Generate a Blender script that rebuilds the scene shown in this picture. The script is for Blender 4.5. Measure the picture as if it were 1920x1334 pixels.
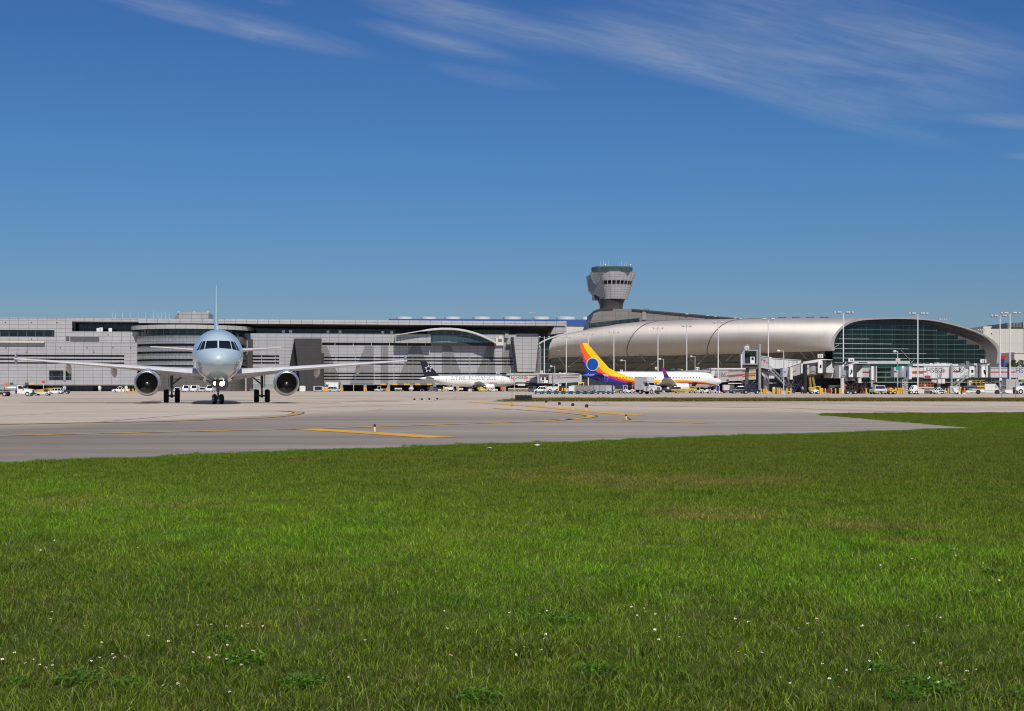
import bpy, bmesh, math, random
import numpy as np
from mathutils import Vector, Matrix, Quaternion

for _o in list(bpy.data.objects):
    bpy.data.objects.remove(_o)
S = bpy.context.scene
COL = S.collection
R = math.radians
PI = math.pi

# ------------------------------------------------------------------ camera
CAMZ, F, CX, HY = 1.25, 2424.0, 960.0, 728.0      # eye height (m), focal length and horizon in photo pixels
cam_data = bpy.data.cameras.new('camera')
cam_data.sensor_width = 36.0
cam_data.lens = 36.0 * F / 1920.0
cam_data.shift_y = (HY - 667.0) / 1920.0
cam_data.clip_start, cam_data.clip_end = 0.1, 9000.0
cam = bpy.data.objects.new('camera', cam_data)
cam.location = (0, 0, CAMZ)
cam.rotation_euler = (R(90), 0, 0)
COL.objects.link(cam)
S.camera = cam

# ------------------------------------------------------------------ sun, sky, exposure
SUN_EL, SUN_AZ = 50.0, 15.0          # elevation; degrees to the right of straight behind the camera
S.view_settings.view_transform = 'Standard'
S.view_settings.look = 'None'
S.view_settings.exposure = 0.0
S.view_settings.gamma = 1.0
S.cycles.filter_width = 1.1
sun_data = bpy.data.lights.new('sun', 'SUN')
sun_data.energy = 4.0
sun_data.angle = R(0.53)
sun_data.color = (1.0, 0.93, 0.83)
sun = bpy.data.objects.new('sun', sun_data)
sdir = Vector((math.sin(R(SUN_AZ)) * math.cos(R(SUN_EL)), -math.cos(R(SUN_AZ)) * math.cos(R(SUN_EL)), math.sin(R(SUN_EL))))
sun.rotation_euler = sdir.to_track_quat('Z', 'Y').to_euler()
sun.location = sdir * 500
COL.objects.link(sun)


class NT:
    """small helper round a node tree"""
    def __init__(s, tree):
        s.t = tree
        s.n = tree.nodes
        s.l = tree.links

    def new(s, kind, **kw):
        n = s.n.new(kind)
        for k, v in kw.items():
            setattr(n, k, v)
        return n

    def put(s, sock, val):
        if hasattr(val, 'is_output'):
            s.l.new(val, sock)
        elif val is not None:
            sock.default_value = val

    def math(s, op, a, b=None, c=None, clamp=False):
        n = s.new('ShaderNodeMath', operation=op, use_clamp=clamp)
        s.put(n.inputs[0], a)
        s.put(n.inputs[1], b)
        if c is not None:
            s.put(n.inputs[2], c)
        return n.outputs[0]

    def xyz(s, v):
        n = s.new('ShaderNodeSeparateXYZ')
        s.l.new(v, n.inputs[0])
        return n.outputs

    def vec(s, x, y, z):
        n = s.new('ShaderNodeCombineXYZ')
        for i, a in enumerate((x, y, z)):
            s.put(n.inputs[i], a)
        return n.outputs[0]

    def mix(s, f, a, b, blend='MIX'):
        n = s.new('ShaderNodeMix', data_type='RGBA', blend_type=blend)
        s.put(n.inputs[0], f)
        s.put(n.inputs[6], a)
        s.put(n.inputs[7], b)
        return n.outputs[2]

    def ramp(s, f, stops, interp='LINEAR'):
        n = s.new('ShaderNodeValToRGB')
        n.color_ramp.interpolation = interp
        e = n.color_ramp.elements
        while len(e) > 1:
            e.remove(e[-1])
        for i, (p, c) in enumerate(stops):
            k = e[0] if i == 0 else e.new(p)
            k.position = p
            k.color = c if len(c) == 4 else (*c, 1)
        s.put(n.inputs[0], f)
        return n.outputs[0]

    def noise(s, vec, scale=1.0, detail=4.0, rough=0.55, dist=0.0, out=0):
        n = s.new('ShaderNodeTexNoise')
        s.put(n.inputs['Vector'], vec)
        n.inputs['Scale'].default_value = scale
        n.inputs['Detail'].default_value = detail
        n.inputs['Roughness'].default_value = rough
        n.inputs['Distortion'].default_value = dist
        return n.outputs[out]


def g(v):
    return (v, v, v, 1)


def build_world():
    w = bpy.data.worlds.new('World')
    S.world = w
    w.use_nodes = True
    t = NT(w.node_tree)
    t.n.clear()
    out = t.new('ShaderNodeOutputWorld')
    bg = t.new('ShaderNodeBackground')
    bg.inputs['Strength'].default_value = 0.075
    sky = t.new('ShaderNodeTexSky', sky_type='NISHITA')
    sky.sun_disc = False
    sky.sun_elevation = R(SUN_EL)
    sky.sun_rotation = R(180 - SUN_AZ)
    sky.altitude = 0
    sky.air_density = 1.0
    sky.dust_density = 0.15
    sky.ozone_density = 3.0
    gen = t.new('ShaderNodeTexCoord').outputs['Generated']
    tint = t.mix(1.0, sky.outputs[0], t.ramp(t.xyz(gen)[2], SKY_TINT), 'MULTIPLY')
    # thin cirrus, laid out by compass direction and height on the sky
    d = t.xyz(t.new('ShaderNodeTexCoord').outputs['Generated'])
    yy = t.math('MAXIMUM', d[1], 0.05)
    u = t.math('MULTIPLY_ADD', t.math('DIVIDE', d[0], yy), F, CX)
    v = t.math('SUBTRACT', HY, t.math('MULTIPLY', t.math('DIVIDE', d[2], yy), F))
    total = None
    for (x0, y0, x1, y1, wd, st) in [
            (120, -30, 740, 112, 30, .62), (330, 30, 700, 104, 22, .35), (790, 122, 1060, 168, 20, .30),
            (600, -40, 1120, 96, 46, .62), (650, 36, 1000, 122, 24, .50), (960, 30, 1560, 160, 60, .66),
            (1180, 100, 1790, 224, 44, .62), (1040, -40, 1980, 150, 130, .42), (1330, 160, 1840, 285, 26, .34),
            (1770, 219, 2080, 240, 17, .62), (1860, 292, 2050, 296, 9, .40), (1480, 50, 2040, 120, 60, .42),
            (1300, 110, 1980, 200, 70, .36), (470, -6, 560, 8, 10, .3)]:
        cx, cy = (x0 + x1) / 2, (y0 + y1) / 2
        L = math.hypot(x1 - x0, y1 - y0) / 2
        ca, sa = (x1 - x0) / (2 * L), (y1 - y0) / (2 * L)
        du = t.math('SUBTRACT', u, cx)
        dv = t.math('SUBTRACT', v, cy)
        lx = t.math('ADD', t.math('MULTIPLY', du, ca / L), t.math('MULTIPLY', dv, sa / L))
        ly = t.math('ADD', t.math('MULTIPLY', du, -sa / wd), t.math('MULTIPLY', dv, ca / wd))
        q = t.math('ADD', t.math('MULTIPLY', lx, lx), t.math('MULTIPLY', ly, ly))
        m = t.math('MULTIPLY', t.math('POWER', t.math('SUBTRACT', 1.0, q, clamp=True), 1.3), st)
        total = m if total is None else t.math('SUBTRACT', t.math('ADD', total, m), t.math('MULTIPLY', total, m))
    a = R(13)
    ru = t.math('ADD', t.math('MULTIPLY', u, math.cos(a)), t.math('MULTIPLY', v, math.sin(a)))
    rv = t.math('ADD', t.math('MULTIPLY', u, -math.sin(a)), t.math('MULTIPLY', v, math.cos(a)))
    n1 = t.noise(t.vec(t.math('MULTIPLY', ru, 1 / 340), t.math('MULTIPLY', rv, 1 / 64), 3.1), 1.0, 9, 0.60, 0.9)
    n2 = t.noise(t.vec(t.math('MULTIPLY', ru, 1 / 130), t.math('MULTIPLY', rv, 1 / 13), 7.7), 1.0, 6, 0.6, 0.8)
    n1 = t.ramp(n1, [(0.25, g(0.05)), (0.62, g(1))])
    n2 = t.ramp(n2, [(0.25, g(0.4)), (0.72, g(1))])
    fac = t.math('MULTIPLY', t.math('MULTIPLY', total, n1), n2)
    fac = t.math('MULTIPLY', fac, t.math('GREATER_THAN', d[1], 0.05))
    col = t.mix(t.math('MULTIPLY', fac, 0.86, clamp=True), tint, CLOUD_COL)
    t.l.new(col, bg.inputs['Color'])
    t.l.new(bg.outputs[0], out.inputs['Surface'])


# clear, dry, deep blue air: less glow at the horizon than the default model
SKY_TINT = [(0.0, (.44, .55, .74)), (.061, (.42, .56, .79)), (.172, (.365, .665, .97)), (.30, (.335, .62, 1.03)), (1.0, (.42, .65, 1.0))]
CLOUD_COL = (4.6, 5.4, 7.0, 1)
build_world()

# ------------------------------------------------------------------ helpers
def P(px, py, Y):
    return Vector(((px - CX) / F * Y, Y, CAMZ - (py - HY) / F * Y))


def ground_d(py):
    return CAMZ * F / (py - HY)


def G(px, py):
    d = ground_d(py)
    return Vector(((px - CX) / F * d, d, 0.0))


def gz(x, y):
    """height of the apron: a shallow dip at the far left"""
    fx = min(1, max(0, (-60 - x) / 35.0))
    fy = math.exp(-((y - 290) / 70.0) ** 2)
    return -0.6 * fx * fx * (3 - 2 * fx) * fy


class K:
    """photo pixels to local metres, for a thing whose front stands at distance Y"""
    def __init__(s, pxc, Y):
        s.c, s.Y, s.k = pxc, Y, Y / F

    def x(s, px):
        return (px - s.c) * s.k

    def z(s, py):
        return CAMZ + (HY - py) * s.k

    def loc(s):
        return ((s.c - CX) * s.k, s.Y, gz((s.c - CX) * s.k, s.Y))


ORD = 'first second third fourth fifth sixth seventh eighth ninth tenth eleventh twelfth thirteenth fourteenth fifteenth'.split()


class MB:
    def __init__(s):
        s.v, s.f, s.m = [], [], []

    def add(s, vs, fs, m=0):
        b = len(s.v)
        s.v += [tuple(p) for p in vs]
        for i, f in enumerate(fs):
            s.f.append(tuple(b + k for k in f))
            s.m.append(m[i] if isinstance(m, (list, tuple)) else m)
        return s

    def box(s, x0, x1, y0, y1, z0, z1, m=0):
        return s.add([(x0, y0, z0), (x1, y0, z0), (x1, y1, z0), (x0, y1, z0), (x0, y0, z1), (x1, y0, z1), (x1, y1, z1), (x0, y1, z1)],
                     [(0, 3, 2, 1), (4, 5, 6, 7), (0, 1, 5, 4), (1, 2, 6, 5), (2, 3, 7, 6), (3, 0, 4, 7)], m)

    def frustum(s, a, b, z0, z1, m=0):
        """a, b: (x0, x1, y0, y1) of the bottom and top rectangles"""
        return s.add([(a[0], a[2], z0), (a[1], a[2], z0), (a[1], a[3], z0), (a[0], a[3], z0), (b[0], b[2], z1), (b[1], b[2], z1), (b[1], b[3], z1), (b[0], b[3], z1)],
                     [(0, 3, 2, 1), (4, 5, 6, 7), (0, 1, 5, 4), (1, 2, 6, 5), (2, 3, 7, 6), (3, 0, 4, 7)], m)

    def prism(s, poly, c0, c1, plane='xz', m=0):
        def mk(a, b, c):
            return {'xz': (a, c, b), 'xy': (a, b, c), 'yz': (c, a, b)}[plane]
        n = len(poly)
        vs = [mk(a, b, c0) for a, b in poly] + [mk(a, b, c1) for a, b in poly]
        fs = [tuple(range(n)), tuple(range(2 * n - 1, n - 1, -1))] + [(i, (i + 1) % n, n + (i + 1) % n, n + i) for i in range(n)]
        return s.add(vs, fs, m)

    def tube(s, p0, p1, r0, r1=None, n=8, m=0, cap=True):
        p0, p1 = Vector(p0), Vector(p1)
        r1 = r0 if r1 is None else r1
        d = (p1 - p0).normalized()
        a = d.orthogonal().normalized()
        b = d.cross(a)
        vs = []
        for p, r in ((p0, r0), (p1, r1)):
            vs += [p + (a * math.cos(2 * PI * i / n) + b * math.sin(2 * PI * i / n)) * r for i in range(n)]
        fs = [(i, (i + 1) % n, n + (i + 1) % n, n + i) for i in range(n)]
        if cap:
            fs += [tuple(range(n - 1, -1, -1)), tuple(range(n, 2 * n))]
        return s.add(vs, fs, m)

    def loft(s, rings, closed=True, cap0=False, cap1=False, m=0):
        n = len(rings[0])
        vs = [p for r in rings for p in r]
        fs, mm = [], []
        for j in range(len(rings) - 1):
            for i in range(n if closed else n - 1):
                k = (i + 1) % n
                fs.append((j * n + i, j * n + k, (j + 1) * n + k, (j + 1) * n + i))
                mm.append(m[j] if isinstance(m, (list, tuple)) else m)
        if cap0:
            fs.append(tuple(range(n)))
            mm.append(m[0] if isinstance(m, (list, tuple)) else m)
        if cap1:
            fs.append(tuple(range(len(vs) - n, len(vs))))
            mm.append(m[-1] if isinstance(m, (list, tuple)) else m)
        return s.add(vs, fs, mm)

    def lathe(s, prof, c=(0, 0, 0), axis='z', n=24, m=0, sz=1.0, cap0=False, cap1=False):
        rings = []
        for a, r in prof:
            ring = []
            for i in range(n):
                t = 2 * PI * i / n
                p, q = r * math.cos(t), r * math.sin(t) * sz
                o = {'z': (p, q, a), 'x': (a, p, q), 'y': (p, a, q)}[axis]
                ring.append((c[0] + o[0], c[1] + o[1], c[2] + o[2]))
            rings.append(ring)
        return s.loft(rings, True, cap0, cap1, m)

    def blob(s, c, rx, ry, rz, n=12, k=8, m=0):
        prof = [(-math.cos(PI * j / k), math.sin(PI * j / k)) for j in range(k + 1)]
        rings = []
        for a, r in prof:
            r = max(r, 0.02)
            rings.append([(c[0] + rx * r * math.cos(2 * PI * i / n), c[1] + ry * r * math.sin(2 * PI * i / n), c[2] + rz * a) for i in range(n)])
        return s.loft(rings, True, True, True, m)

    def mesh(s, name, mats, smooth=None):
        me = bpy.data.meshes.new(name)
        me.from_pydata(s.v, [], s.f)
        for x in (mats if isinstance(mats, (list, tuple)) else [mats]):
            me.materials.append(x)
        me.polygons.foreach_set('material_index', s.m)
        bm = bmesh.new()
        bm.from_mesh(me)
        bmesh.ops.recalc_face_normals(bm, faces=bm.faces)
        bm.to_mesh(me)
        bm.free()
        if smooth:
            me.polygons.foreach_set('use_smooth', [True] * len(me.polygons))
            me.set_sharp_from_angle(angle=R(smooth))
        me.update()
        return me

    def build(s, name, mats, parent=None, smooth=None, loc=None, label=None):
        return obj(name, s.mesh(name, mats, smooth), parent, loc, label)


def obj(name, me, parent=None, loc=None, label=None):
    o = bpy.data.objects.new(name, me)
    COL.objects.link(o)
    if parent:
        o.parent = parent
    if loc:
        o.location = loc
    if label:
        o['label'] = label
    return o


def T(name, label, cat, loc=(0, 0, 0), rz=0.0, group=None):
    o = bpy.data.objects.new(name, None)
    COL.objects.link(o)
    o.empty_display_size = 0.5
    o.location = loc
    o.rotation_euler = (0, 0, rz)
    return tag(o, label, cat, group)


def tag(o, label, cat, group=None):
    o['label'], o['category'] = label, cat
    if group:
        o['group'] = group
    return o


def struct(o, kind='structure'):
    o['kind'] = kind
    return o


def kids(o):
    return [c for c in KIDMAP.get(o.name, [])]


KIDMAP = {}


def remap():
    KIDMAP.clear()
    for o in bpy.data.objects:
        if o.parent:
            KIDMAP.setdefault(o.parent.name, []).append(o)


def copy_tree(o, parent=None):
    c = o.copy()
    COL.objects.link(c)
    if parent:
        c.parent = parent
    for ch in kids(o):
        copy_tree(ch, c)
    return c


def dup(root, loc, rz, label):
    c = copy_tree(root)
    c.location = loc
    c.rotation_euler = (0, 0, rz)
    c['label'] = label
    return c


# ------------------------------------------------------------------ materials
MATS = {}


def mat(name, col, rough=0.6, metal=0.0, coat=0.0, var=0.06, vscale=0.8, spec=0.5, emit=None, bump=0.0):
    if name in MATS:
        return MATS[name]
    m = bpy.data.materials.new(name)
    m.use_nodes = True
    t = NT(m.node_tree)
    b = t.n['Principled BSDF']
    b.inputs['Roughness'].default_value = rough
    b.inputs['Metallic'].default_value = metal
    b.inputs['Coat Weight'].default_value = coat
    b.inputs['Coat Roughness'].default_value = 0.08
    b.inputs['Specular IOR Level'].default_value = spec
    if var:
        co = t.new('ShaderNodeTexCoord').outputs['Object']
        f = t.noise(co, vscale, 5, 0.6)
        lo = tuple(c * (1 - var * 2) for c in col[:3])
        hi = tuple(min(1, c * (1 + var * 2)) for c in col[:3])
        t.l.new(t.ramp(f, [(0.25, lo), (0.75, hi)]), b.inputs['Base Color'])
        if bump:
            bn = t.new('ShaderNodeBump')
            bn.inputs['Strength'].default_value = bump
            t.l.new(t.noise(co, vscale * 8, 4), bn.inputs['Height'])
            t.l.new(bn.outputs[0], b.inputs['Normal'])
    else:
        b.inputs['Base Color'].default_value = (*col[:3], 1)
    if emit:
        b.inputs['Emission Color'].default_value = (*emit[:3], 1)
        b.inputs['Emission Strength'].default_value = emit[3]
    MATS[name] = m
    return m


def panel_mat(name, col, pw, ph, line=(0.1, 0.1, 0.1), lw=0.09, rough=0.45, metal=0.0, var=0.06, spec=0.5, angle_r=None, dirt=0.12, col2=None):
    """flat panels with seams; x-z of the object, or the angle round z times a radius"""
    if name in MATS:
        return MATS[name]
    m = bpy.data.materials.new(name)
    m.use_nodes = True
    t = NT(m.node_tree)
    b = t.n['Principled BSDF']
    co = t.new('ShaderNodeTexCoord').outputs['Object']
    x, y, z = t.xyz(co)
    if angle_r:
        x = t.math('MULTIPLY', t.math('ARCTAN2', x, t.math('MULTIPLY', y, -1.0)), angle_r)
    br = t.new('ShaderNodeTexBrick', offset=0.0, squash=1.0)
    t.l.new(t.vec(x, z, 0.0), br.inputs['Vector'])
    c2 = col2 or tuple(c * (1 - var * 2) for c in col)
    br.inputs['Color1'].default_value = (*col, 1)
    br.inputs['Color2'].default_value = (*c2, 1)
    br.inputs['Mortar'].default_value = (*line, 1)
    br.inputs['Scale'].default_value = 1.0
    br.inputs['Mortar Size'].default_value = lw
    br.inputs['Mortar Smooth'].default_value = 0.0
    br.inputs['Brick Width'].default_value = pw
    br.inputs['Row Height'].default_value = ph
    f = t.noise(t.vec(t.math('MULTIPLY', x, 0.5), y, t.math('MULTIPLY', z, 0.12)), 0.7, 6, 0.65)
    c = t.mix(1.0, br.outputs[0], t.ramp(f, [(0.3, g(1 - dirt)), (0.7, g(1))]), 'MULTIPLY')
    t.l.new(c, b.inputs['Base Color'])
    b.inputs['Roughness'].default_value = rough
    b.inputs['Metallic'].default_value = metal
    b.inputs['Specular IOR Level'].default_value = spec
    MATS[name] = m
    return m


WHITE = mat('white_paint', (0.78, 0.78, 0.76), 0.35, coat=0.2, var=0.04)
OFFWHITE = mat('offwhite_paint', (0.66, 0.65, 0.61), 0.5, var=0.06)
CREAM = mat('cream_paint', (0.72, 0.66, 0.5), 0.5)
GREY = mat('grey_metal', (0.33, 0.33, 0.33), 0.5, var=0.08)
LGREY = mat('light_grey_metal', (0.5, 0.5, 0.5), 0.45, var=0.06)
DGREY = mat('dark_grey_metal', (0.10, 0.10, 0.105), 0.5)
BLACK = mat('black_rubber', (0.018, 0.018, 0.02), 0.75)
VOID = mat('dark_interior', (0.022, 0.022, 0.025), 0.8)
RED = mat('red_paint', (0.55, 0.02, 0.03), 0.4)
YEL = mat('yellow_paint', (0.80, 0.42, 0.02), 0.45, var=0.08)
LYEL = mat('pale_yellow_paint', (0.75, 0.62, 0.10), 0.5)
ORANGE = mat('orange_paint', (0.80, 0.20, 0.03), 0.5)
NAVY = mat('navy_paint', (0.015, 0.022, 0.06), 0.35, coat=0.3)
BLUE = mat('blue_paint', (0.02, 0.07, 0.32), 0.4)
TEALBLUE = mat('teal_blue_paint', (0.03, 0.10, 0.15), 0.5)
GLASSV = mat('vehicle_glass', (0.012, 0.015, 0.018), 0.08, var=0.0)
STEEL = mat('bright_steel', (0.6, 0.6, 0.6), 0.3, metal=1.0)
HUB = mat('wheel_hub', (0.55, 0.55, 0.54), 0.45)
GREEN = mat('green_tarp', (0.06, 0.25, 0.06), 0.6)
PURPLE = mat('purple_paint', (0.12, 0.02, 0.35), 0.5)
LAV = mat('pale_blue_grey_paint', (0.46, 0.48, 0.54), 0.45)
BROWN = mat('brown_steel', (0.12, 0.06, 0.035), 0.6)
DKRED = mat('dark_red', (0.16, 0.015, 0.02), 0.5)
SKIN = mat('skin', (0.35, 0.2, 0.13), 0.6)
HAIRM = mat('dark_hair', (0.02, 0.015, 0.012), 0.7)
LAMPLENS = mat('floodlight_lens', (0.75, 0.75, 0.72), 0.15)
GREENSIGN = mat('green_sign', (0.0, 0.33, 0.22), 0.5)


def text_mesh(name, s, size, offset=0.0, xs=1.0):
    """lettering as a flat mesh standing in x-z, centred on x, from z=0"""
    c = bpy.data.curves.new(name, 'FONT')
    c.body = s
    c.size = size
    c.offset = offset
    c.align_x = 'CENTER'
    o = bpy.data.objects.new(name, c)
    COL.objects.link(o)
    bpy.context.view_layer.update()
    dg = bpy.context.evaluated_depsgraph_get()
    me = bpy.data.meshes.new_from_object(o.evaluated_get(dg))
    bpy.data.objects.remove(o)
    bpy.data.curves.remove(c)
    for v in me.vertices:
        v.co = (v.co.x * xs, 0.0, v.co.y)
    me.name = name
    return me


def text(name, s, size, m, parent, loc, offset=0.0, xs=1.0, rz=0.0):
    me = text_mesh(name, s, size, offset, xs)
    me.materials.clear()
    me.materials.append(m)
    o = obj(name, me, parent, loc)
    o.rotation_euler = (0, 0, rz)
    return o
# ------------------------------------------------------------------ ground, pavement, lawn
def concrete_mat(name, lo, hi, joint, jx, jy, streak=0.25, jf=0.6, zone=None):
    m = bpy.data.materials.new(name)
    m.use_nodes = True
    t = NT(m.node_tree)
    b = t.n['Principled BSDF']
    pos = t.new('ShaderNodeNewGeometry').outputs['Position']
    x, y, z = t.xyz(pos)
    big = t.noise(pos, 0.035, 6, 0.6, 0.4)
    st = t.noise(t.vec(t.math('MULTIPLY', x, 0.035), t.math('MULTIPLY', y, 0.45), 2.0), 1.0, 7, 0.7, 0.8)
    fine = t.noise(pos, 6.0, 5, 0.7)
    f = t.math('ADD', t.math('MULTIPLY', big, 0.5), t.math('MULTIPLY', st, 0.5))
    c = t.ramp(f, [(0.38, lo), (0.62, hi)])
    c = t.mix(1.0, c, t.ramp(fine, [(0.25, g(0.86)), (0.75, g(1.06))]), 'MULTIPLY')
    # long darker tyre and drainage streaks
    s2 = t.noise(t.vec(t.math('MULTIPLY', x, 0.012), t.math('MULTIPLY', y, 0.22), 9.0), 1.0, 5, 0.6, 0.5)
    c = t.mix(t.ramp(s2, [(0.52, g(0)), (0.75, g(streak))]), c, (*[k * 0.55 for k in lo], 1))
    s3 = t.noise(t.vec(t.math('MULTIPLY', x, 0.05), t.math('MULTIPLY', y, 2.4), 1.0), 1.0, 4, 0.7, 0.6)
    c = t.mix(1.0, c, t.ramp(s3, [(0.3, g(0.74)), (0.5, g(1.0)), (0.72, g(1.24))]), 'MULTIPLY')
    # crossing hairline cracks and pale scuffs
    vo = t.new('ShaderNodeTexVoronoi', feature='DISTANCE_TO_EDGE')
    t.l.new(t.vec(t.math('MULTIPLY', t.math('ADD', x, t.math('MULTIPLY', t.noise(pos, 0.3, 4), 6)), 0.10), t.math('MULTIPLY', y, 0.06), 0.0), vo.inputs['Vector'])
    c = t.mix(t.ramp(vo.outputs[0], [(0.0, g(0.22)), (0.012, g(0))]), c, (*[k * 0.6 for k in lo], 1))
    if joint:
        br = t.new('ShaderNodeTexBrick', offset=0.0, squash=1.0)
        t.l.new(t.vec(x, y, 0.0), br.inputs['Vector'])
        br.inputs['Color1'].default_value = br.inputs['Color2'].default_value = g(0)
        br.inputs['Mortar'].default_value = g(1)
        br.inputs['Scale'].default_value = 1.0
        br.inputs['Mortar Size'].default_value = 0.14
        br.inputs['Mortar Smooth'].default_value = 0.3
        br.inputs['Brick Width'].default_value = jx
        br.inputs['Row Height'].default_value = jy
        k = t.ramp(t.noise(t.vec(t.math('MULTIPLY', x, 0.06), t.math('MULTIPLY', y, 0.03), 5.0), 1.0, 3), [(0.45, g(0.05)), (0.62, g(jf))])
        jf_ = t.math('MULTIPLY', br.outputs[0], k)
        c = t.mix(jf_, c, joint)
    if zone:
        c = zone(t, c, x, y)
    t.l.new(c, b.inputs['Base Color'])
    b.inputs['Roughness'].default_value = 0.85
    b.inputs['Specular IOR Level'].default_value = 0.3
    return m


CONCRETE = concrete_mat('apron_concrete', (0.44, 0.36, 0.28), (0.62, 0.53, 0.425), (0.10, 0.085, 0.07, 1), 7.6, 15.2, 0.3, 0.8)


def dark_zone(t, c, x, y):
    n = t.noise(t.vec(t.math('MULTIPLY', x, 0.03), t.math('MULTIPLY', y, 0.2), 4.0), 1.0, 5, 0.6)
    # older, darker asphalt on the left half
    k = t.math('ADD', t.math('MULTIPLY_ADD', x, -0.035, 0.45), t.math('MULTIPLY_ADD', n, 1.2, -0.6), clamp=True)
    c = t.mix(t.math('MULTIPLY', k, 0.62), c, (0.165, 0.14, 0.115, 1))
    # worn, blended change-over to the pale concrete along the far edge
    yb = t.math('MINIMUM', 71.0, t.math('MULTIPLY_ADD', x, 2.8, 93.4))
    f = t.math('DIVIDE', t.math('ADD', t.math('SUBTRACT', y, yb), t.math('MULTIPLY_ADD', n, 14.0, 8.0)), 18.0, clamp=True)
    return t.mix(t.math('MULTIPLY', f, .85), c, (0.50, 0.425, 0.335, 1))


ASPHALT = concrete_mat('taxiway_asphalt', (0.255, 0.22, 0.18), (0.45, 0.39, 0.322), None, 1, 1, 0.6, 0.5, dark_zone)


def sheet(name, pts, z, m, kind='structure'):
    me = bpy.data.meshes.new(name)
    me.from_pydata([(p[0], p[1], z) for p in pts], [], [tuple(range(len(pts)))])
    me.materials.append(m)
    bm = bmesh.new()
    bm.from_mesh(me)
    bmesh.ops.triangulate(bm, faces=bm.faces)
    bmesh.ops.recalc_face_normals(bm, faces=bm.faces)
    for f in bm.faces:
        if f.normal.z < 0:
            f.normal_flip()
    bm.to_mesh(me)
    bm.free()
    return struct(obj(name, me), kind)


def build_apron():
    xs = [-4000, -1200, -500] + list(range(-300, -39, 10)) + [0, 40, 100, 300, 1200, 4000]
    ys = [-300, 0, 60, 110] + list(range(130, 481, 10)) + [560, 1000, 4000]
    vs = [(x, y, gz(x, y)) for y in ys for x in xs]
    n = len(xs)
    fs = [(j * n + i, j * n + i + 1, (j + 1) * n + i + 1, (j + 1) * n + i) for j in range(len(ys) - 1) for i in range(n - 1)]
    mb = MB()
    mb.add(vs, fs)
    struct(mb.build('ground', CONCRETE, smooth=80))


build_apron()

EDGE = [(0, 872), (110, 868), (213, 863), (330, 858), (427, 854), (540, 850), (640, 847), (750, 842), (853, 838), (960, 835), (1067, 832),
        (1180, 827), (1280, 823), (1440, 818), (1600, 812.6), (1760, 807.4), (1852, 804.6)]
_e0 = [G(*p).xy for p in EDGE]
_re = random.Random(11)
edge = []
for _a, _b in zip(_e0[:-1], _e0[1:]):
    _n = max(2, int((_b - _a).length / .35))
    for _i in range(_n):
        _p = _a.lerp(_b, _i / _n)
        edge.append(Vector((_p.x + _re.gauss(0, .05), _p.y + _re.gauss(0, .13) + .12 * math.sin(_p.x * 2.1) * math.sin(_p.x * .7))))
edge.append(_e0[-1])
lawn_poly = [Vector((-60, -22)), Vector((-48.5, -13.5))] + edge + [G(1780, 799).xy, G(1700, 792.2).xy, G(1620, 785).xy, G(1543, 779.3).xy, G(1552, 777).xy, G(1700, 776.2).xy,
             G(1920, 775.2).xy, Vector((120, 78)), Vector((120, -22))]
# asphalt of the near taxiway
tx = [Vector((-70, -25))] + [Vector((p.x - 0.0, p.y - 6)) for p in _e0] + [Vector((40, 38)), Vector((40, 62.5)), G(1543, 776).xy, G(1400, 768).xy, G(1200, 769).xy,
      G(1000, 769).xy, G(850, 769.3).xy, G(690, 770.5).xy, G(560, 776).xy, G(430, 783).xy, G(300, 788.5).xy, G(150, 793).xy, G(0, 796).xy, Vector((-34, 41)), Vector((-90, 28)), Vector((-90, -25))]
sheet('taxiway', tx, 0.004, ASPHALT)


def paint_mat(name, col, wear=0.45):
    m = bpy.data.materials.new(name)
    m.use_nodes = True
    t = NT(m.node_tree)
    b = t.n['Principled BSDF']
    pos = t.new('ShaderNodeNewGeometry').outputs['Position']
    n = t.noise(pos, 1.3, 8, 0.7)
    t.l.new(t.mix(t.ramp(n, [(0.45, g(0)), (0.72, g(wear))]), (*col, 1), (0.25, 0.22, 0.19, 1)), b.inputs['Base Color'])
    b.inputs['Roughness'].default_value = 0.7
    return m


TAXI_YEL = paint_mat('taxi_line_yellow', (0.72, 0.37, 0.02))
FADE_YEL = paint_mat('faded_line_yellow', (0.50, 0.30, 0.10), 0.8)
TAXI_BLK = paint_mat('taxi_line_black', (0.09, 0.065, 0.04), .7)
TAXI_WHT = paint_mat('line_white', (0.62, 0.6, 0.57), 0.6)
TAXI_RED = paint_mat('line_red', (0.42, 0.03, 0.03), 0.5)


def smooth_pts(pts, n=10):
    out = []
    p = [pts[0]] + list(pts) + [pts[-1]]
    for i in range(1, len(p) - 2):
        for k in range(n):
            t = k / n
            a, b, c, d = p[i - 1], p[i], p[i + 1], p[i + 2]
            out.append(0.5 * ((2 * b) + (c - a) * t + (2 * a - 5 * b + 4 * c - d) * t * t + (3 * b - a - 3 * c + d) * t ** 3))
    out.append(pts[-1])
    return out


def stripe(name, pix, width, m, z=0.009, curve=False):
    pts = [G(*p).xy for p in pix]
    if curve:
        pts = smooth_pts(pts)
    vs = []
    for i, p in enumerate(pts):
        d = (pts[min(i + 1, len(pts) - 1)] - pts[max(i - 1, 0)]).normalized()
        nrm = Vector((-d.y, d.x)) * width / 2
        vs += [(p.x + nrm.x, p.y + nrm.y, z), (p.x - nrm.x, p.y - nrm.y, z)]
    fs = [(2 * i, 2 * i + 1, 2 * i + 3, 2 * i + 2) for i in range(len(pts) - 1)]
    mb = MB()
    mb.add(vs, fs)
    return struct(mb.build(name, m))


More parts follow.
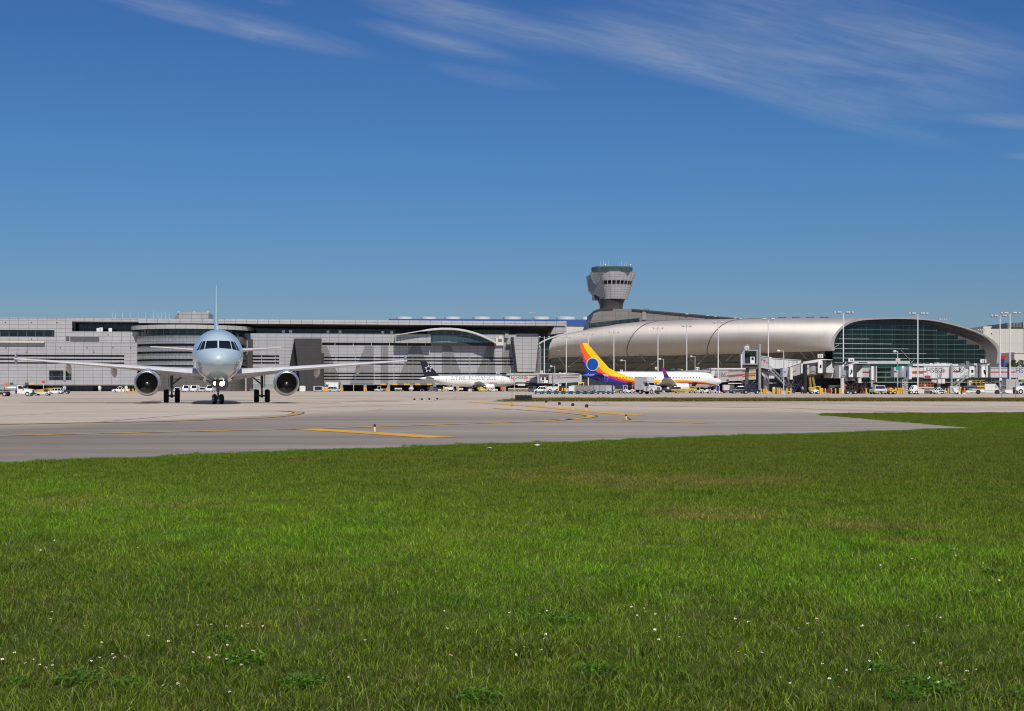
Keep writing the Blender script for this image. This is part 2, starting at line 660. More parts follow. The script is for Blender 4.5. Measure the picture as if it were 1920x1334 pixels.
stripe('taxiway_line', [(570, 805), (700, 813), (830, 821.5)], 0.9, TAXI_YEL, 0.013)
stripe('taxiway_line', [(880, 754), (1000, 762.3), (1100, 771), (1190, 779.3)], 1.05, TAXI_YEL, 0.013)
stripe('taxiway_line', [(1040, 786.4), (1100, 788), (1200, 790.5), (1327, 794.4)], 0.8, FADE_YEL, 0.013)
curve = [(-60, 819.5), (0, 818), (150, 814.5), (300, 811), (450, 807.6), (570, 805), (700, 801), (853, 796), (960, 792.4), (1040, 789), (1090, 785), (1108, 781.8),
         (1103, 779.2), (1080, 776.5), (1040, 773), (975, 769), (930, 766.5)]
stripe('taxiway_line_border', curve, 0.62, TAXI_BLK, 0.008, True)
stripe('taxiway_line', curve, 0.36, TAXI_YEL, 0.013, True)
stripe('taxiway_line_border', [(-60, 797.5), (0, 796.6), (150, 793.6), (300, 791), (420, 787), (500, 783.5), (548, 778.5), (560, 774.2), (550, 772.4), (525, 771)], 0.6, TAXI_BLK, 0.012, True)
stripe('taxiway_line', [(-60, 797.5), (0, 796.6), (150, 793.6), (300, 791), (420, 787), (500, 783.5), (548, 778.5), (560, 774.2), (550, 772.4), (525, 771)], 0.42, FADE_YEL, 0.017, True)
stripe('taxiway_line', [(1100, 760.8), (1300, 763), (1500, 766.5), (1760, 775.4)], 0.8, FADE_YEL)
stripe('taxiway_line', [(1250, 753.4), (1500, 756), (1920, 763.2), (2000, 764.6)], 0.9, FADE_YEL)
stripe('taxiway_line', [(1040, 753.2), (1500, 753.9), (1920, 754.3)], 0.5, FADE_YEL)
stripe('pavement_edge_line', [(690, 770.2), (850, 769.0), (1010, 768.8)], 0.55, TAXI_WHT, 0.013)
for x0, x1 in ((199, 213), (225, 234), (247, 260), (352, 366)):
    stripe('apron_marking', [(x0, 756.4), (x1, 756.3)], 1.6, TAXI_RED, 0.009)
stripe('apron_line', [(680, 752), (760, 750.5)], 0.8, FADE_YEL)
JOINT = paint_mat('pavement_joint_tar', (0.10, 0.08, 0.06), .9)
for pts, w_ in ([(0, 757.2), (200, 756.9), (640, 757)], .35), ([(0, 751.8), (160, 751.2), (260, 752)], .45), ([(60, 747.2), (330, 748.2)], .6), ([(470, 746.6), (700, 748.6)], .7), ([(560, 742), (760, 743.6)], 1.0), \
        ([(840, 749.4), (920, 748.9)], .9), ([(760, 744.4), (960, 744.8)], .9), ([(0, 763), (420, 762), (900, 763)], .12), ([(560, 766), (760, 759), (980, 755)], .14):
    stripe('pavement_joint', pts, w_, JOINT, 0.007)
DIRT = mat('bare_dirt', (0.20, 0.14, 0.07), 0.9, var=0.2)
sheet('dirt_patch', [G(262, 754.5).xy, G(275, 755.3).xy, G(300, 754.6).xy, G(303, 752.6).xy, G(285, 752.2).xy, G(268, 752.8).xy], 0.011, DIRT)

# ------------------------------------------------------------------ grass
def grass_color(t):
    pos = t.new('ShaderNodeNewGeometry').outputs['Position']
    x, y, z = t.xyz(pos)
    n_big = t.noise(t.vec(x, t.math('MULTIPLY', y, 0.55), 0.0), 0.16, 4, 0.6, 0.6)
    n_mid = t.noise(t.vec(x, y, 3.0), 1.1, 5, 0.65, 0.5)
    n_dry = t.noise(t.vec(t.math('MULTIPLY', x, 0.7), t.math('MULTIPLY', y, 0.5), 11.0), 0.33, 5, 0.62, 0.4)
    dist = t.math('ADD', t.math('MULTIPLY', y, 0.025), t.math('MULTIPLY_ADD', n_big, 0.16, -0.08))
    dist = t.math('ADD', dist, t.math('MULTIPLY', x, 0.012))
    # sward colours by stretch of ground: mixed weeds, bright short turf, dull olive turf, mixed
    c = t.ramp(dist, [(0.12, (0.082, 0.145, 0.013)), (0.18, (0.090, 0.178, 0.012)), (0.225, (0.122, 0.258, 0.011)), (0.30, (0.122, 0.250, 0.011)),
                      (0.37, (0.106, 0.198, 0.011)), (0.50, (0.102, 0.158, 0.011)), (0.75, (0.096, 0.145, 0.010)), (1.0, (0.096, 0.160, 0.011))])
    c = t.mix(t.ramp(n_mid, [(0.35, g(0)), (0.75, g(0.6))]), c, (0.140, 0.150, 0.020, 1))
    c = t.mix(t.ramp(n_mid, [(0.22, g(0.5)), (0.42, g(0))]), c, (0.050, 0.165, 0.005, 1))
    c = t.mix(t.ramp(n_dry, [(0.60, g(0)), (0.74, g(0.75))]), c, (0.23, 0.155, 0.05, 1))
    c = t.mix(t.ramp(t.math('MULTIPLY', y, .01), [(.8, g(0)), (1.1, g(.9))]), c, (.125, .098, .030, 1))
    for (px_, py_, rx_, ry_, st_) in ((1330, 968, .75, .9, .85), (1240, 908, 1.5, 1.3, .6), (980, 898, 1.6, 1.2, .55), (1592, 986, .6, .6, .75), (1680, 990, .5, .5, .6), (1715, 1020, .35, .35, .55), (1420, 905, 1.2, 1.0, .4), (320, 945, 1.0, 1.2, .4), (90, 950, 1.2, 1.0, .4), (850, 1010, .6, .5, .3)):
        q_ = G(px_, py_)
        dx_, dy_ = t.math('DIVIDE', t.math('SUBTRACT', x, q_.x), rx_), t.math('DIVIDE', t.math('SUBTRACT', y, q_.y), ry_)
        rr_ = t.math('SUBTRACT', 1.25, t.math('ADD', t.math('MULTIPLY', dx_, dx_), t.math('MULTIPLY', dy_, dy_)))
        f_ = t.math('MULTIPLY', t.math('MULTIPLY', rr_, st_, clamp=True), t.ramp(n_mid, [(.38, g(.05)), (.62, g(.75))]))
        c = t.mix(f_, c, (.27, .19, .075, 1))
    # lusher growth along the pavement edge
    e = t.math('SUBTRACT', y, t.math('MULTIPLY_ADD', x, 0.85, 28.0))
    e = t.math('ADD', e, t.math('MULTIPLY_ADD', n_mid, 3.0, -1.5))
    c = t.mix(t.ramp(t.math('MULTIPLY_ADD', e, 0.1, 0.5), [(0.25, g(0)), (0.46, g(0.75)), (0.62, g(0.7)), (0.85, g(0))]), c, (0.085, 0.190, 0.006, 1))
    n_p = t.noise(t.vec(x, t.math('MULTIPLY', y, 0.8), 21.0), 2.2, 5, 0.7, 0.4)
    return t.mix(1.0, c, t.ramp(n_p, [(.30, (.54, .54, .52)), (.5, (.82, .78, .70)), (.72, (1.08, .99, .82))]), 'MULTIPLY')


def grass_mat():
    m = bpy.data.materials.new('grass_blades')
    m.use_nodes = True
    t = NT(m.node_tree)
    t.n.clear()
    c = grass_color(t)
    a = t.new('ShaderNodeAttribute')
    a.attribute_name = 'rnd'
    rnd = a.outputs['Fac']
    a2 = t.new('ShaderNodeAttribute')
    a2.attribute_name = 'tip'
    c = t.mix(1.0, c, t.ramp(rnd, [(0.0, g(0.55)), (0.5, g(1.3)), (0.89, g(3.2))]), 'MULTIPLY')
    c = t.mix(t.ramp(rnd, [(0.90, g(0)), (0.91, g(0.9))], 'CONSTANT'), c, (0.26, 0.215, 0.10, 1))
    d = t.new('ShaderNodeBsdfDiffuse')
    tr = t.new('ShaderNodeBsdfTranslucent')
    gl = t.new('ShaderNodeBsdfGlossy')
    gl.inputs['Roughness'].default_value = 0.42
    gl.inputs['Color'].default_value = (0.8, 0.85, 0.7, 1)
    t.l.new(c, d.inputs[0])
    t.l.new(t.mix(1.0, c, (1.25, 1.3, 0.7, 1), 'MULTIPLY'), tr.inputs[0])
    m1 = t.new('ShaderNodeMixShader')
    m1.inputs[0].default_value = 0.26
    t.l.new(d.outputs[0], m1.inputs[1])
    t.l.new(tr.outputs[0], m1.inputs[2])
    m2 = t.new('ShaderNodeMixShader')
    m2.inputs[0].default_value = 0.02
    t.l.new(m1.outputs[0], m2.inputs[1])
    t.l.new(gl.outputs[0], m2.inputs[2])
    o = t.new('ShaderNodeOutputMaterial')
    t.l.new(m2.outputs[0], o.inputs[0])
    return m


def soil_mat():
    m = bpy.data.materials.new('lawn_soil')
    m.use_nodes = True
    t = NT(m.node_tree)
    b = t.n['Principled BSDF']
    t.l.new(t.mix(0.55, grass_color(t), (0.05, 0.042, 0.022, 1)), b.inputs['Base Color'])
    b.inputs['Roughness'].default_value = 0.95
    b.inputs['Specular IOR Level'].default_value = 0.1
    return m


GRASS, SOIL = grass_mat(), soil_mat()


def tuft_mesh(name, n, half, hmin, hmax, wmin, wmax, seed, lean=1.5):
    rng = np.random.default_rng(seed)
    # small clumps inside the patch
    nc = max(6, n // 14)
    cc = rng.uniform(-half, half, (nc, 2))
    ci = rng.integers(0, nc, n)
    base = cc[ci] + rng.normal(0, half * 0.09, (n, 2))
    loose = rng.random(n) < 0.35
    base[loose] = rng.uniform(-half, half, (int(loose.sum()), 2))
    h = rng.uniform(hmin, hmax, n) * rng.uniform(0.7, 1.25, nc)[ci]
    w = rng.uniform(wmin, wmax, n)
    tall = rng.random(n) < 0.006
    h[tall] *= 2.4
    w[tall] *= .5
    a = rng.uniform(0, 2 * PI, n)
    la = rng.uniform(0, 2 * PI, n)
    ln = rng.uniform(0.25, lean, n) * h
    sx, sy = np.cos(a) * w / 2, np.sin(a) * w / 2
    lx, ly = np.cos(la) * ln, np.sin(la) * ln
    V = np.zeros((n, 5, 3))
    V[:, 0] = np.c_[base[:, 0] - sx, base[:, 1] - sy, np.full(n, -0.01)]
    V[:, 1] = np.c_[base[:, 0] + sx, base[:, 1] + sy, np.full(n, -0.01)]
    V[:, 2] = np.c_[base[:, 0] + lx * 0.35 + sx * .8, base[:, 1] + ly * .35 + sy * .8, h * .55]
    V[:, 3] = np.c_[base[:, 0] + lx * 0.35 - sx * .8, base[:, 1] + ly * .35 - sy * .8, h * .55]
    V[:, 4] = np.c_[base[:, 0] + lx, base[:, 1] + ly, h * 0.95]
    fs = []
    for i in range(n):
        k = 5 * i
        fs += [(k, k + 1, k + 2, k + 3), (k + 3, k + 2, k + 4)]
    me = bpy.data.meshes.new(name)
    me.from_pydata(V.reshape(-1, 3).tolist(), [], fs)
    r = np.repeat(rng.random(n), 5).astype(np.float32)
    at = me.attributes.new('rnd', 'FLOAT', 'POINT')
    at.data.foreach_set('value', r)
    me.materials.append(GRASS)
    return me


def scatter(obj_, coll, density, smin, smax, seed, dmin):
    ng = bpy.data.node_groups.new('grass_scatter', 'GeometryNodeTree')
    ng.interface.new_socket('Geometry', in_out='INPUT', socket_type='NodeSocketGeometry')
    ng.interface.new_socket('Geometry', in_out='OUTPUT', socket_type='NodeSocketGeometry')
    n, l = ng.nodes, ng.links
    gi, go = n.new('NodeGroupInput'), n.new('NodeGroupOutput')
    dp = n.new('GeometryNodeDistributePointsOnFaces')
    dp.distribute_method = 'POISSON'
    dp.inputs['Distance Min'].default_value = dmin
    dp.inputs['Density Max'].default_value = density
    dp.inputs['Seed'].default_value = seed
    ip = n.new('GeometryNodeInstanceOnPoints')
    ci = n.new('GeometryNodeCollectionInfo')
    ci.inputs['Collection'].default_value = coll
    ci.inputs['Separate Children'].default_value = True
    ci.inputs['Reset Children'].default_value = True
    rv = n.new('FunctionNodeRandomValue')
    rv.data_type = 'FLOAT_VECTOR'
    rv.inputs[0].default_value = (-0.06, -0.06, 0)
    rv.inputs[1].default_value = (0.06, 0.06, 2 * PI)
    rs = n.new('FunctionNodeRandomValue')
    rs.data_type = 'FLOAT'
    rs.inputs[2].default_value = smin
    rs.inputs[3].default_value = smax
    ip.inputs['Pick Instance'].default_value = True
    l.new(gi.outputs[0], dp.inputs['Mesh'])
    l.new(dp.outputs['Points'], ip.inputs['Points'])
    l.new(ci.outputs[0], ip.inputs['Instance'])
    l.new(rv.outputs[0], ip.inputs['Rotation'])
    l.new(rs.outputs[1], ip.inputs['Scale'])
    l.new(ip.outputs[0], go.inputs[0])
    md = obj_.modifiers.new('scatter', 'NODES')
    md.node_group = ng


def inside(poly, x, y):
    c = False
    for i in range(len(poly)):
        a, b = poly[i], poly[i - 1]
        if (a[1] > y) != (b[1] > y) and x < (b[0] - a[0]) * (y - a[1]) / (b[1] - a[1]) + a[0]:
            c = not c
    return c


def cells(poly, s, x0, x1, y0, y1, z, keep=lambda x, y: True):
    vs, fs = [], []
    for j in range(int((y1 - y0) / s)):
        for i in range(int((x1 - x0) / s)):
            x, y = x0 + (i + .5) * s, y0 + (j + .5) * s
            if keep(x, y) and inside(poly, x, y):
                k = len(vs)
                h = s / 2
                vs += [(x - h, y - h, z), (x + h, y - h, z), (x + h, y + h, z), (x - h, y + h, z)]
                fs.append((k, k + 1, k + 2, k + 3))
    return vs, fs


sheet('lawn', lawn_poly, 0.02, SOIL)
tufts = bpy.data.collections.new('grass_tufts')
for i in range(6):
    tufts.objects.link(bpy.data.objects.new('grass_tuft', tuft_mesh('grass_tuft', 1000, 0.30, 0.016, 0.042, 0.0020, 0.0046, 40 + i)))
vs, fs = cells(lawn_poly, 0.3, -15, 34, 4.0, 71, 0.018, lambda x, y: abs(x) < 0.42 * y + 1.2)
mb = MB()
mb.add(vs, fs)
gr = struct(mb.build('grass', SOIL), 'stuff')
gr['label'] = 'mown green lawn in front of and beside the taxiway'
scatter(gr, tufts, 30, 0.75, 1.3, 3, 0.24)

strip_poly = [G(948, 753.4).xy, G(1100, 753.0).xy, G(1500, 752.9).xy, G(1930, 753.2).xy, Vector((110, 121)), Vector((110, 152)), G(1930, 748.6).xy, G(1400, 748.6).xy,
              G(1000, 748.8).xy, G(970, 750.5).xy]
sheet('grass_strip_soil', strip_poly, 0.012, SOIL)
far_tufts = bpy.data.collections.new('strip_tufts')
for i in range(3):
    far_tufts.objects.link(bpy.data.objects.new('strip_tuft', tuft_mesh('strip_tuft', 260, 1.0, 0.06, 0.2, 0.012, 0.03, 90 + i)))
vs, fs = cells(strip_poly, 1.0, -4, 66, 119, 153, 0.01)
mb = MB()
mb.add(vs, fs)
gs = struct(mb.build('grass_strip', SOIL), 'stuff')
scatter(gs, far_tufts, 3, 0.7, 1.2, 5, 0.8)

# wild flowers and broad-leaved weeds in the lawn
PETAL = mat('white_petal', (0.82, 0.82, 0.78), 0.6, var=0)
FLCORE = mat('orange_flower_core', (0.65, 0.28, 0.02), 0.7, var=0)
LEAF = mat('weed_leaf', (0.06, 0.16, 0.006), 0.6, var=0.25, vscale=9, spec=0.25)


def flower_mesh(seed):
    rng = random.Random(seed)
    mb = MB()
    h = rng.uniform(0.05, 0.1)
    mb.tube((0, 0, 0), (0.006, 0.004, h), 0.0012, n=5, m=2)
    for i in range(5):
        a = 2 * PI * i / 5 + rng.uniform(-.2, .2)
        ca, sa = math.cos(a), math.sin(a)
        r = rng.uniform(.008, .0125)
        dz = rng.uniform(-.003, .005)
        c = Vector((0.006, 0.004, h))
        pts = [(0.002, -.003), (r * .7, -.006), (r, 0), (r * .7, .006), (0.002, .003)]
        mb.add([(c.x + p * ca - q * sa, c.y + p * sa + q * ca, h + dz * p / r) for p, q in pts], [(0, 1, 2, 3, 4)], 0)
    mb.blob((0.006, 0.004, h + .002), .0032, .0032, .0026, 8, 5, 1)
    return mb.mesh('wildflower', [PETAL, FLCORE, LEAF])


def weed_mesh(seed):
    rng = random.Random(seed)
    mb = MB()
    for k in range(150):
        a, r = rng.uniform(0, 2 * PI), rng.random() ** .7 * 0.15
        x, y = r * math.cos(a), r * math.sin(a)
        z = rng.uniform(.02, .062) * (1.25 - r * 3)
        ya = rng.uniform(0, 2 * PI)
        L, W = rng.uniform(.016, .034), rng.uniform(.006, .011)
        d = Vector((math.cos(ya), math.sin(ya), rng.uniform(-.3, .7))).normalized()
        s = d.cross(Vector((0, 0, 1))).normalized()
        c = Vector((x, y, z))
        mb.add([c, c + d * L * .45 + s * W, c + d * L, c + d * L * .45 - s * W], [(0, 1, 2, 3)], 0)
        if k % 4 == 0:
            mb.tube((x * .5, y * .5, 0), (x, y, z), .0014, n=4)
    return mb.mesh('weed', [LEAF])


rng = random.Random(7)
fl = [flower_mesh(i) for i in range(4)]
spots = []
for (cx, cy, n, sx, sy) in [(60, 1268, 9, 50, 18), (210, 1265, 7, 60, 14), (120, 1190, 4, 90, 25), (430, 1255, 9, 45, 28), (440, 1205, 6, 60, 8), (250, 1225, 5, 90, 20), (300, 1320, 4, 120, 9), (560, 1210, 3, 60, 30),
                            (1005, 1165, 6, 50, 12), (985, 1240, 8, 45, 25), (1190, 1165, 6, 50, 16), (1230, 1215, 5, 30, 8), (1520, 1200, 8, 60, 40), (1600, 1275, 8, 50, 14), (1720, 1190, 7, 70, 35), (1750, 1300, 7, 70, 18),
                            (1850, 1100, 7, 60, 30), (1700, 1060, 6, 90, 25), (1560, 1300, 6, 60, 20), (1840, 1290, 6, 60, 25), (700, 1270, 5, 120, 40), (830, 1190, 4, 60, 30), (180, 1045, 6, 120, 16), (1640, 990, 4, 30, 6), (1350, 1240, 4, 80, 40)]:
    for k in range(int(n * 1.05)):
        spots.append((rng.gauss(cx, sx * .7), rng.gauss(cy, sy * .7)))
for i, (px, py) in enumerate(spots):
    if not (0 < px < 1920 and 960 < py < 1333):
        continue
    p = G(px, py)
    o = obj('wildflower', fl[i % 4], loc=(p.x, p.y, 0.02))
    o.rotation_euler = (rng.uniform(-.35, .35) + .25, rng.uniform(-.35, .35), rng.uniform(0, 6.3))
    o.scale = [rng.uniform(.55, .85)] * 3
    tag(o, 'tiny white wildflower with an orange centre among the grass blades', 'flower', 'white wildflowers dotted over the lawn')
wm = [weed_mesh(i) for i in range(3)]
for i, (px, py) in enumerate([(35, 1295), (150, 1290), (240, 1300), (415, 1210), (455, 1255), (360, 1270), (930, 1185), (1055, 1175), (905, 1325), (1120, 1275), (1600, 1172), (1650, 1270), (1740, 1300), (1700, 1320), (1775, 1312),
                              (1900, 1318), (1870, 1085), (1850, 1125), (570, 1300), (1290, 1310)]):
    p = G(px, py)
    o = obj('broadleaf_weed', wm[i % 3], loc=(p.x, p.y, 0.02))
    o.rotation_euler = (0, 0, rng.uniform(0, 6.3))
    o.scale = [rng.uniform(.4, .8)] * 3
    tag(o, 'low bright green broad-leaved weed growing among the grass', 'weed', 'broad-leaved weeds in the lawn')
LITTER = mat('litter_white', (0.45, 0.46, 0.47), 0.6)
for (px, py, lab) in ((917, 848, 'scrap of white litter in the grass, the larger and nearer one'), (1007, 841.5, 'scrap of white litter close to the pavement edge, the smaller one')):
    p = G(px, py)
    mb = MB()
    rr = random.Random(px)
    pts = [(0.06 * math.cos(a) * rr.uniform(.6, 1.2), 0.04 * math.sin(a), rr.uniform(0.04, .07)) for a in [k * PI / 4 for k in range(8)]]
    mb.add(pts + [(0, 0, .08), (0, 0, .03)], [(i, (i + 1) % 8, 8) for i in range(8)] + [(i, (i + 1) % 8, 9) for i in range(8)])
    tag(mb.build('litter_scrap', LITTER, loc=(p.x, p.y, 0.02)), lab, 'litter')

# ------------------------------------------------------------------ small things on the pavement
POSTY = mat('pale_yellow_post', (0.75, 0.56, 0.28), 0.5)
BLUELENS = mat('blue_lens', (0.01, 0.03, 0.10), 0.1, var=0)
PORC = mat('white_socket', (0.75, 0.7, 0.68), 0.5, var=0)
for px, py, lab in ((702.5, 811.5, 'blue-capped yellow taxiway edge light beside the short yellow stripe'), (1174, 788.6, 'blue-capped yellow taxiway edge light with a bird beside it')):
    p = G(px, py)
    t_ = T('taxiway_light', lab, 'taxiway light', p, 0, 'blue taxiway edge lights')
    mb = MB()
    mb.lathe([(0, .14), (.015, .13), (.02, .05)], n=16, cap0=True, cap1=True)
    mb.build('base_plate', BROWN, t_, 40)
    mb = MB()
    mb.lathe([(.018, .03), (.06, .03), (.062, .024)], n=14, cap0=True, cap1=True)
    mb.build('socket', PORC, t_, 40)
    mb = MB()
    mb.lathe([(.06, .032), (.16, .034), (.165, .03)], n=14, cap0=True, cap1=True)
    mb.build('post', POSTY, t_, 40)
    mb = MB()
    mb.lathe([(.163, .036), (.20, .036), (.225, .03), (.24, .014), (.243, .004)], n=14, cap0=True, cap1=True)
    mb.build('lens', BLUELENS, t_, 50)


def marker(px, py, lab, grp, h=0.3):
    p = G(px, py)
    t_ = T('reflector_post', lab, 'reflector', p, 0, grp)
    mb = MB()
    mb.tube((0, 0, 0), (0, 0, h * .62), .03, n=10)
    mb.lathe([(0, .07), (.02, .07)], n=10, cap0=True, cap1=True)
    mb.build('post', POSTY, t_, 40)
    mb = MB()
    mb.lathe([(-.015, .1), (.015, .1)], (0, 0, h * .62 + .09), 'y', 18, cap0=True, cap1=True)
    mb.build('reflector_disc', mat('dark_red_reflector', (0.05, 0.012, 0.015), 0.4), t_, 40)


for i, (px, py) in enumerate([(777, 753.7), (791, 753.5), (805, 753.2), (820, 752.6)]):
    marker(px, py, ORD[i] + ' from the left of the far row of red reflectors on the concrete', 'far row of red reflector posts', 0.22)
for i, (px, py) in enumerate([(1024, 760.5), (1049, 765.2), (1074, 768.2), (1100, 771)]):
    marker(px, py, ORD[i] + ' from the left of the near reflectors beside the thick yellow stripe', 'near row of red reflector posts')

k = K(981.5, 121)
t_ = T('taxiway_sign', 'black back of a taxiway sign box at the grass strip end', 'taxiway sign', k.loc())
mb = MB()
mb.box(-.78, .78, -.1, .1, .1, .58)
mb.build('sign_box', mat('sign_black', (0.012, 0.012, 0.012), 0.5), t_)
for x in (-.6, -.2, .2, .6):
    mb = MB()
    mb.tube((x, 0, 0), (x, 0, .64), .035, n=8)
    mb.build('leg', DGREY, t_)

# bird beside the second light
p = G(1178.6, 788.8)
BIRD = mat('bird_plumage', (0.03, 0.026, 0.02), 0.5, var=0.15, vscale=30)
mb = MB()
rings = []
for (s, z, ry, rz) in [(-.055, .125, .004, .004), (-.045, .124, .016, .016), (-.03, .12, .022, .023), (-.018, .105, .02, .02), (0, .085, .03, .032), (.03, .06, .033, .034), (.06, .036, .022, .022), (.085, .02, .014, .009), (.15, -.005 + .02, .016, .004)]:
    rings.append([(s, ry * math.cos(2 * PI * i / 10), z + rz * math.sin(2 * PI * i / 10)) for i in range(10)])
mb.loft(rings, True, True, True)
mb.tube((-.055, 0, .125), (-.08, 0, .121), .004, .001, 6)
for s in (-1, 1):
    mb.tube((.02, s * .012, .05), (.018, s * .014, 0), .003, n=5)
    mb.tube((.018, s * .014, .003), (-.012, s * .016, .002), .0025, n=5)
b_ = mb.build('bird', BIRD, smooth=60, loc=(p.x, p.y, 0.006))
tag(b_, 'dark bird standing on the taxiway beside a blue edge light', 'bird')
# ------------------------------------------------------------------ airliners
def hermite(tab, x):
    xs = [a for a, _ in tab]
    ys = [b for _, b in tab]
    if x <= xs[0]:
        return ys[0]
    if x >= xs[-1]:
        return ys[-1]
    d = [(ys[i + 1] - ys[i]) / (xs[i + 1] - xs[i]) for i in range(len(xs) - 1)]
    m = [d[0]] + [0 if d[i - 1] * d[i] <= 0 else 2 * d[i - 1] * d[i] / (d[i - 1] + d[i]) for i in range(1, len(d))] + [d[-1]]
    for i in range(len(xs) - 1):
        if x <= xs[i + 1]:
            h = xs[i + 1] - xs[i]
            t = (x - xs[i]) / h
            return ((2 * t ** 3 - 3 * t * t + 1) * ys[i] + (t ** 3 - 2 * t * t + t) * h * m[i] + (-2 * t ** 3 + 3 * t * t) * ys[i + 1] + (t ** 3 - t * t) * h * m[i + 1])


class Fuse:
    """x runs aft from the nose tip, z from the cabin axis"""
    def __init__(s, L, hw, hh, xt, boeing=False):
        s.L, s.hw, s.hh = L, hw, hh
        if boeing:
            s.top = [(0, -.55), (.25, -.18), (.7, .12), (1.3, .38), (1.9, .66), (2.7, 1.25), (3.5, 1.62), (4.6, 1.86), (6.5, hh)]
            s.bot = [(0, -.55), (.2, -.85), (.7, -1.15), (1.5, -1.45), (2.8, -1.75), (4.5, -1.93), (6.5, -hh)]
            s.wid = [(0, 0.0), (.12, .28), (.4, .55), (.8, .8), (1.5, 1.12), (2.5, 1.45), (3.7, 1.7), (5, 1.83), (6.5, hw)]
        else:
            s.top = [(0, -.45), (.15, -.12), (.5, .18), (1.0, .42), (1.6, .70), (2.5, 1.30), (3.4, 1.68), (4.6, 1.93), (6.6, hh)]
            s.bot = [(0, -.45), (.15, -.82), (.5, -1.12), (1.0, -1.38), (2, -1.70), (3.2, -1.9), (4.6, -2.02), (6.6, -hh)]
            s.wid = [(0, 0.0), (.08, .30), (.3, .60), (.65, .88), (1.2, 1.18), (2.0, 1.48), (3.0, 1.72), (4.4, 1.90), (6.6, hw)]
        s.top += [(xt, hh), (xt + (L - xt) * .5, hh * .93), (L - 1.5, hh * .68), (L, hh * .50)]
        s.bot += [(xt, -hh), (xt + (L - xt) * .3, -hh * .72), (xt + (L - xt) * .65, -hh * .06), (L - .8, hh * .28), (L, hh * .36)]
        s.wid += [(xt, hw), (xt + (L - xt) * .35, hw * .87), (xt + (L - xt) * .7, hw * .48), (L - .6, hw * .15), (L, hw * .06)]

    def sec(s, x):
        return hermite(s.top, x), hermite(s.bot, x), max(hermite(s.wid, x), 0.004)

    def ring(s, x, n=44):
        t, b, w = s.sec(x)
        zm, h = (t + b) / 2, max((t - b) / 2, .004)
        return [(x, w * math.sin(2 * PI * i / n), zm + h * math.cos(2 * PI * i / n)) for i in range(n)]

    def side(s, x, z, out=0.012):
        """half width of the skin at height z"""
        t, b, w = s.sec(x)
        zm, h = (t + b) / 2, (t - b) / 2
        return w * math.sqrt(max(0.02, 1 - ((z - zm) / h) ** 2)) + out

    def nose_x(s, y, z):
        lo, hi = 0.0, 9.0
        for _ in range(40):
            x = (lo + hi) / 2
            t, b, w = s.sec(x)
            zm, h = (t + b) / 2, max((t - b) / 2, .004)
            if (y / w) ** 2 + ((z - zm) / h) ** 2 <= 1:
                hi = x
            else:
                lo = x
        return hi

    def mesh(s):
        xs = [0.004, .03, .08, .15, .25, .4, .6, .85, 1.15, 1.5, 1.9, 2.4, 2.9, 3.5, 4.2, 5, 6, 7.5] + [8.5 + i * 1.5 for i in range(int((s.L - 10.5) / 1.5))]
        xs = [x for x in xs if x < s.L - 1.2] + [s.L - 1.0, s.L - .5, s.L - .15, s.L]
        mb = MB()
        mb.loft([s.ring(x) for x in xs], True, True, True)
        return mb


def airfoil(le, chord, th, twist, n=11):
    """ring of points in x-z round one aerofoil section, le = (x, y, z)"""
    pts = []
    up = [(1 - math.cos(PI * i / (n - 1))) / 2 for i in range(n)]
    yt = lambda c: 5 * th * (.2969 * math.sqrt(c) - .126 * c - .3516 * c * c + .2843 * c ** 3 - .1036 * c ** 4)
    for c in reversed(up):
        pts.append((c, yt(c) + .02 * math.sin(PI * c)))
    for c in up[1:]:
        pts.append((c, -yt(c) * .75 + .02 * math.sin(PI * c)))
    ct, st = math.cos(twist), math.sin(twist)
    return [(le[0] + (c * ct + z * st) * chord, le[1], le[2] + (z * ct - c * st) * chord) for c, z in pts]


def wing_mb(secs, side, cap=True):
    mb = MB()
    mb.loft([[(x, y * side, z) for x, y, z in airfoil((xl, y, z), c, th, tw)] for (y, xl, c, z, th, tw) in secs], True, cap, True)
    return mb


TYRE = mat('aircraft_tyre', (0.012, 0.012, 0.013), 0.7)
STRUT = mat('gear_strut', (0.16, 0.16, 0.165), 0.4, metal=0.4)
LIP = mat('inlet_lip', (0.62, 0.62, 0.63), 0.28, metal=0.9)
DUCT = mat('engine_duct', (0.30, 0.28, 0.26), 0.5)
FANM = mat('fan_blade', (0.10, 0.095, 0.09), 0.35, metal=0.4)
COCK = mat('cockpit_glass', (0.008, 0.012, 0.014), 0.06, var=0)
WINGTOP = mat('wing_grey', (0.58, 0.58, 0.58), 0.38)
CORE = mat('exhaust_metal', (0.2, 0.18, 0.16), 0.35, metal=0.9)


def wheel(parent, x, y, z, r, w, hub=HUB):
    mb = MB()
    mb.lathe([(-w / 2, r * .55), (-w / 2, r * .86), (-w * .36, r * .97), (-w * .12, r), (w * .12, r), (w * .36, r * .97), (w / 2, r * .86), (w / 2, r * .55)], (x, y, z), 'y', 26)
    o = mb.build('wheel', TYRE, parent, 50)
    mb = MB()
    for s in (-1, 1):
        mb.lathe([(s * w * .47, .01), (s * w * .45, r * .2), (s * w * .36, r * .24), (s * w * .36, r * .44), (s * w * .49, r * .56)], (x, y, z), 'y', 22)
    mb.build('rim', hub, o, 40)
    return o


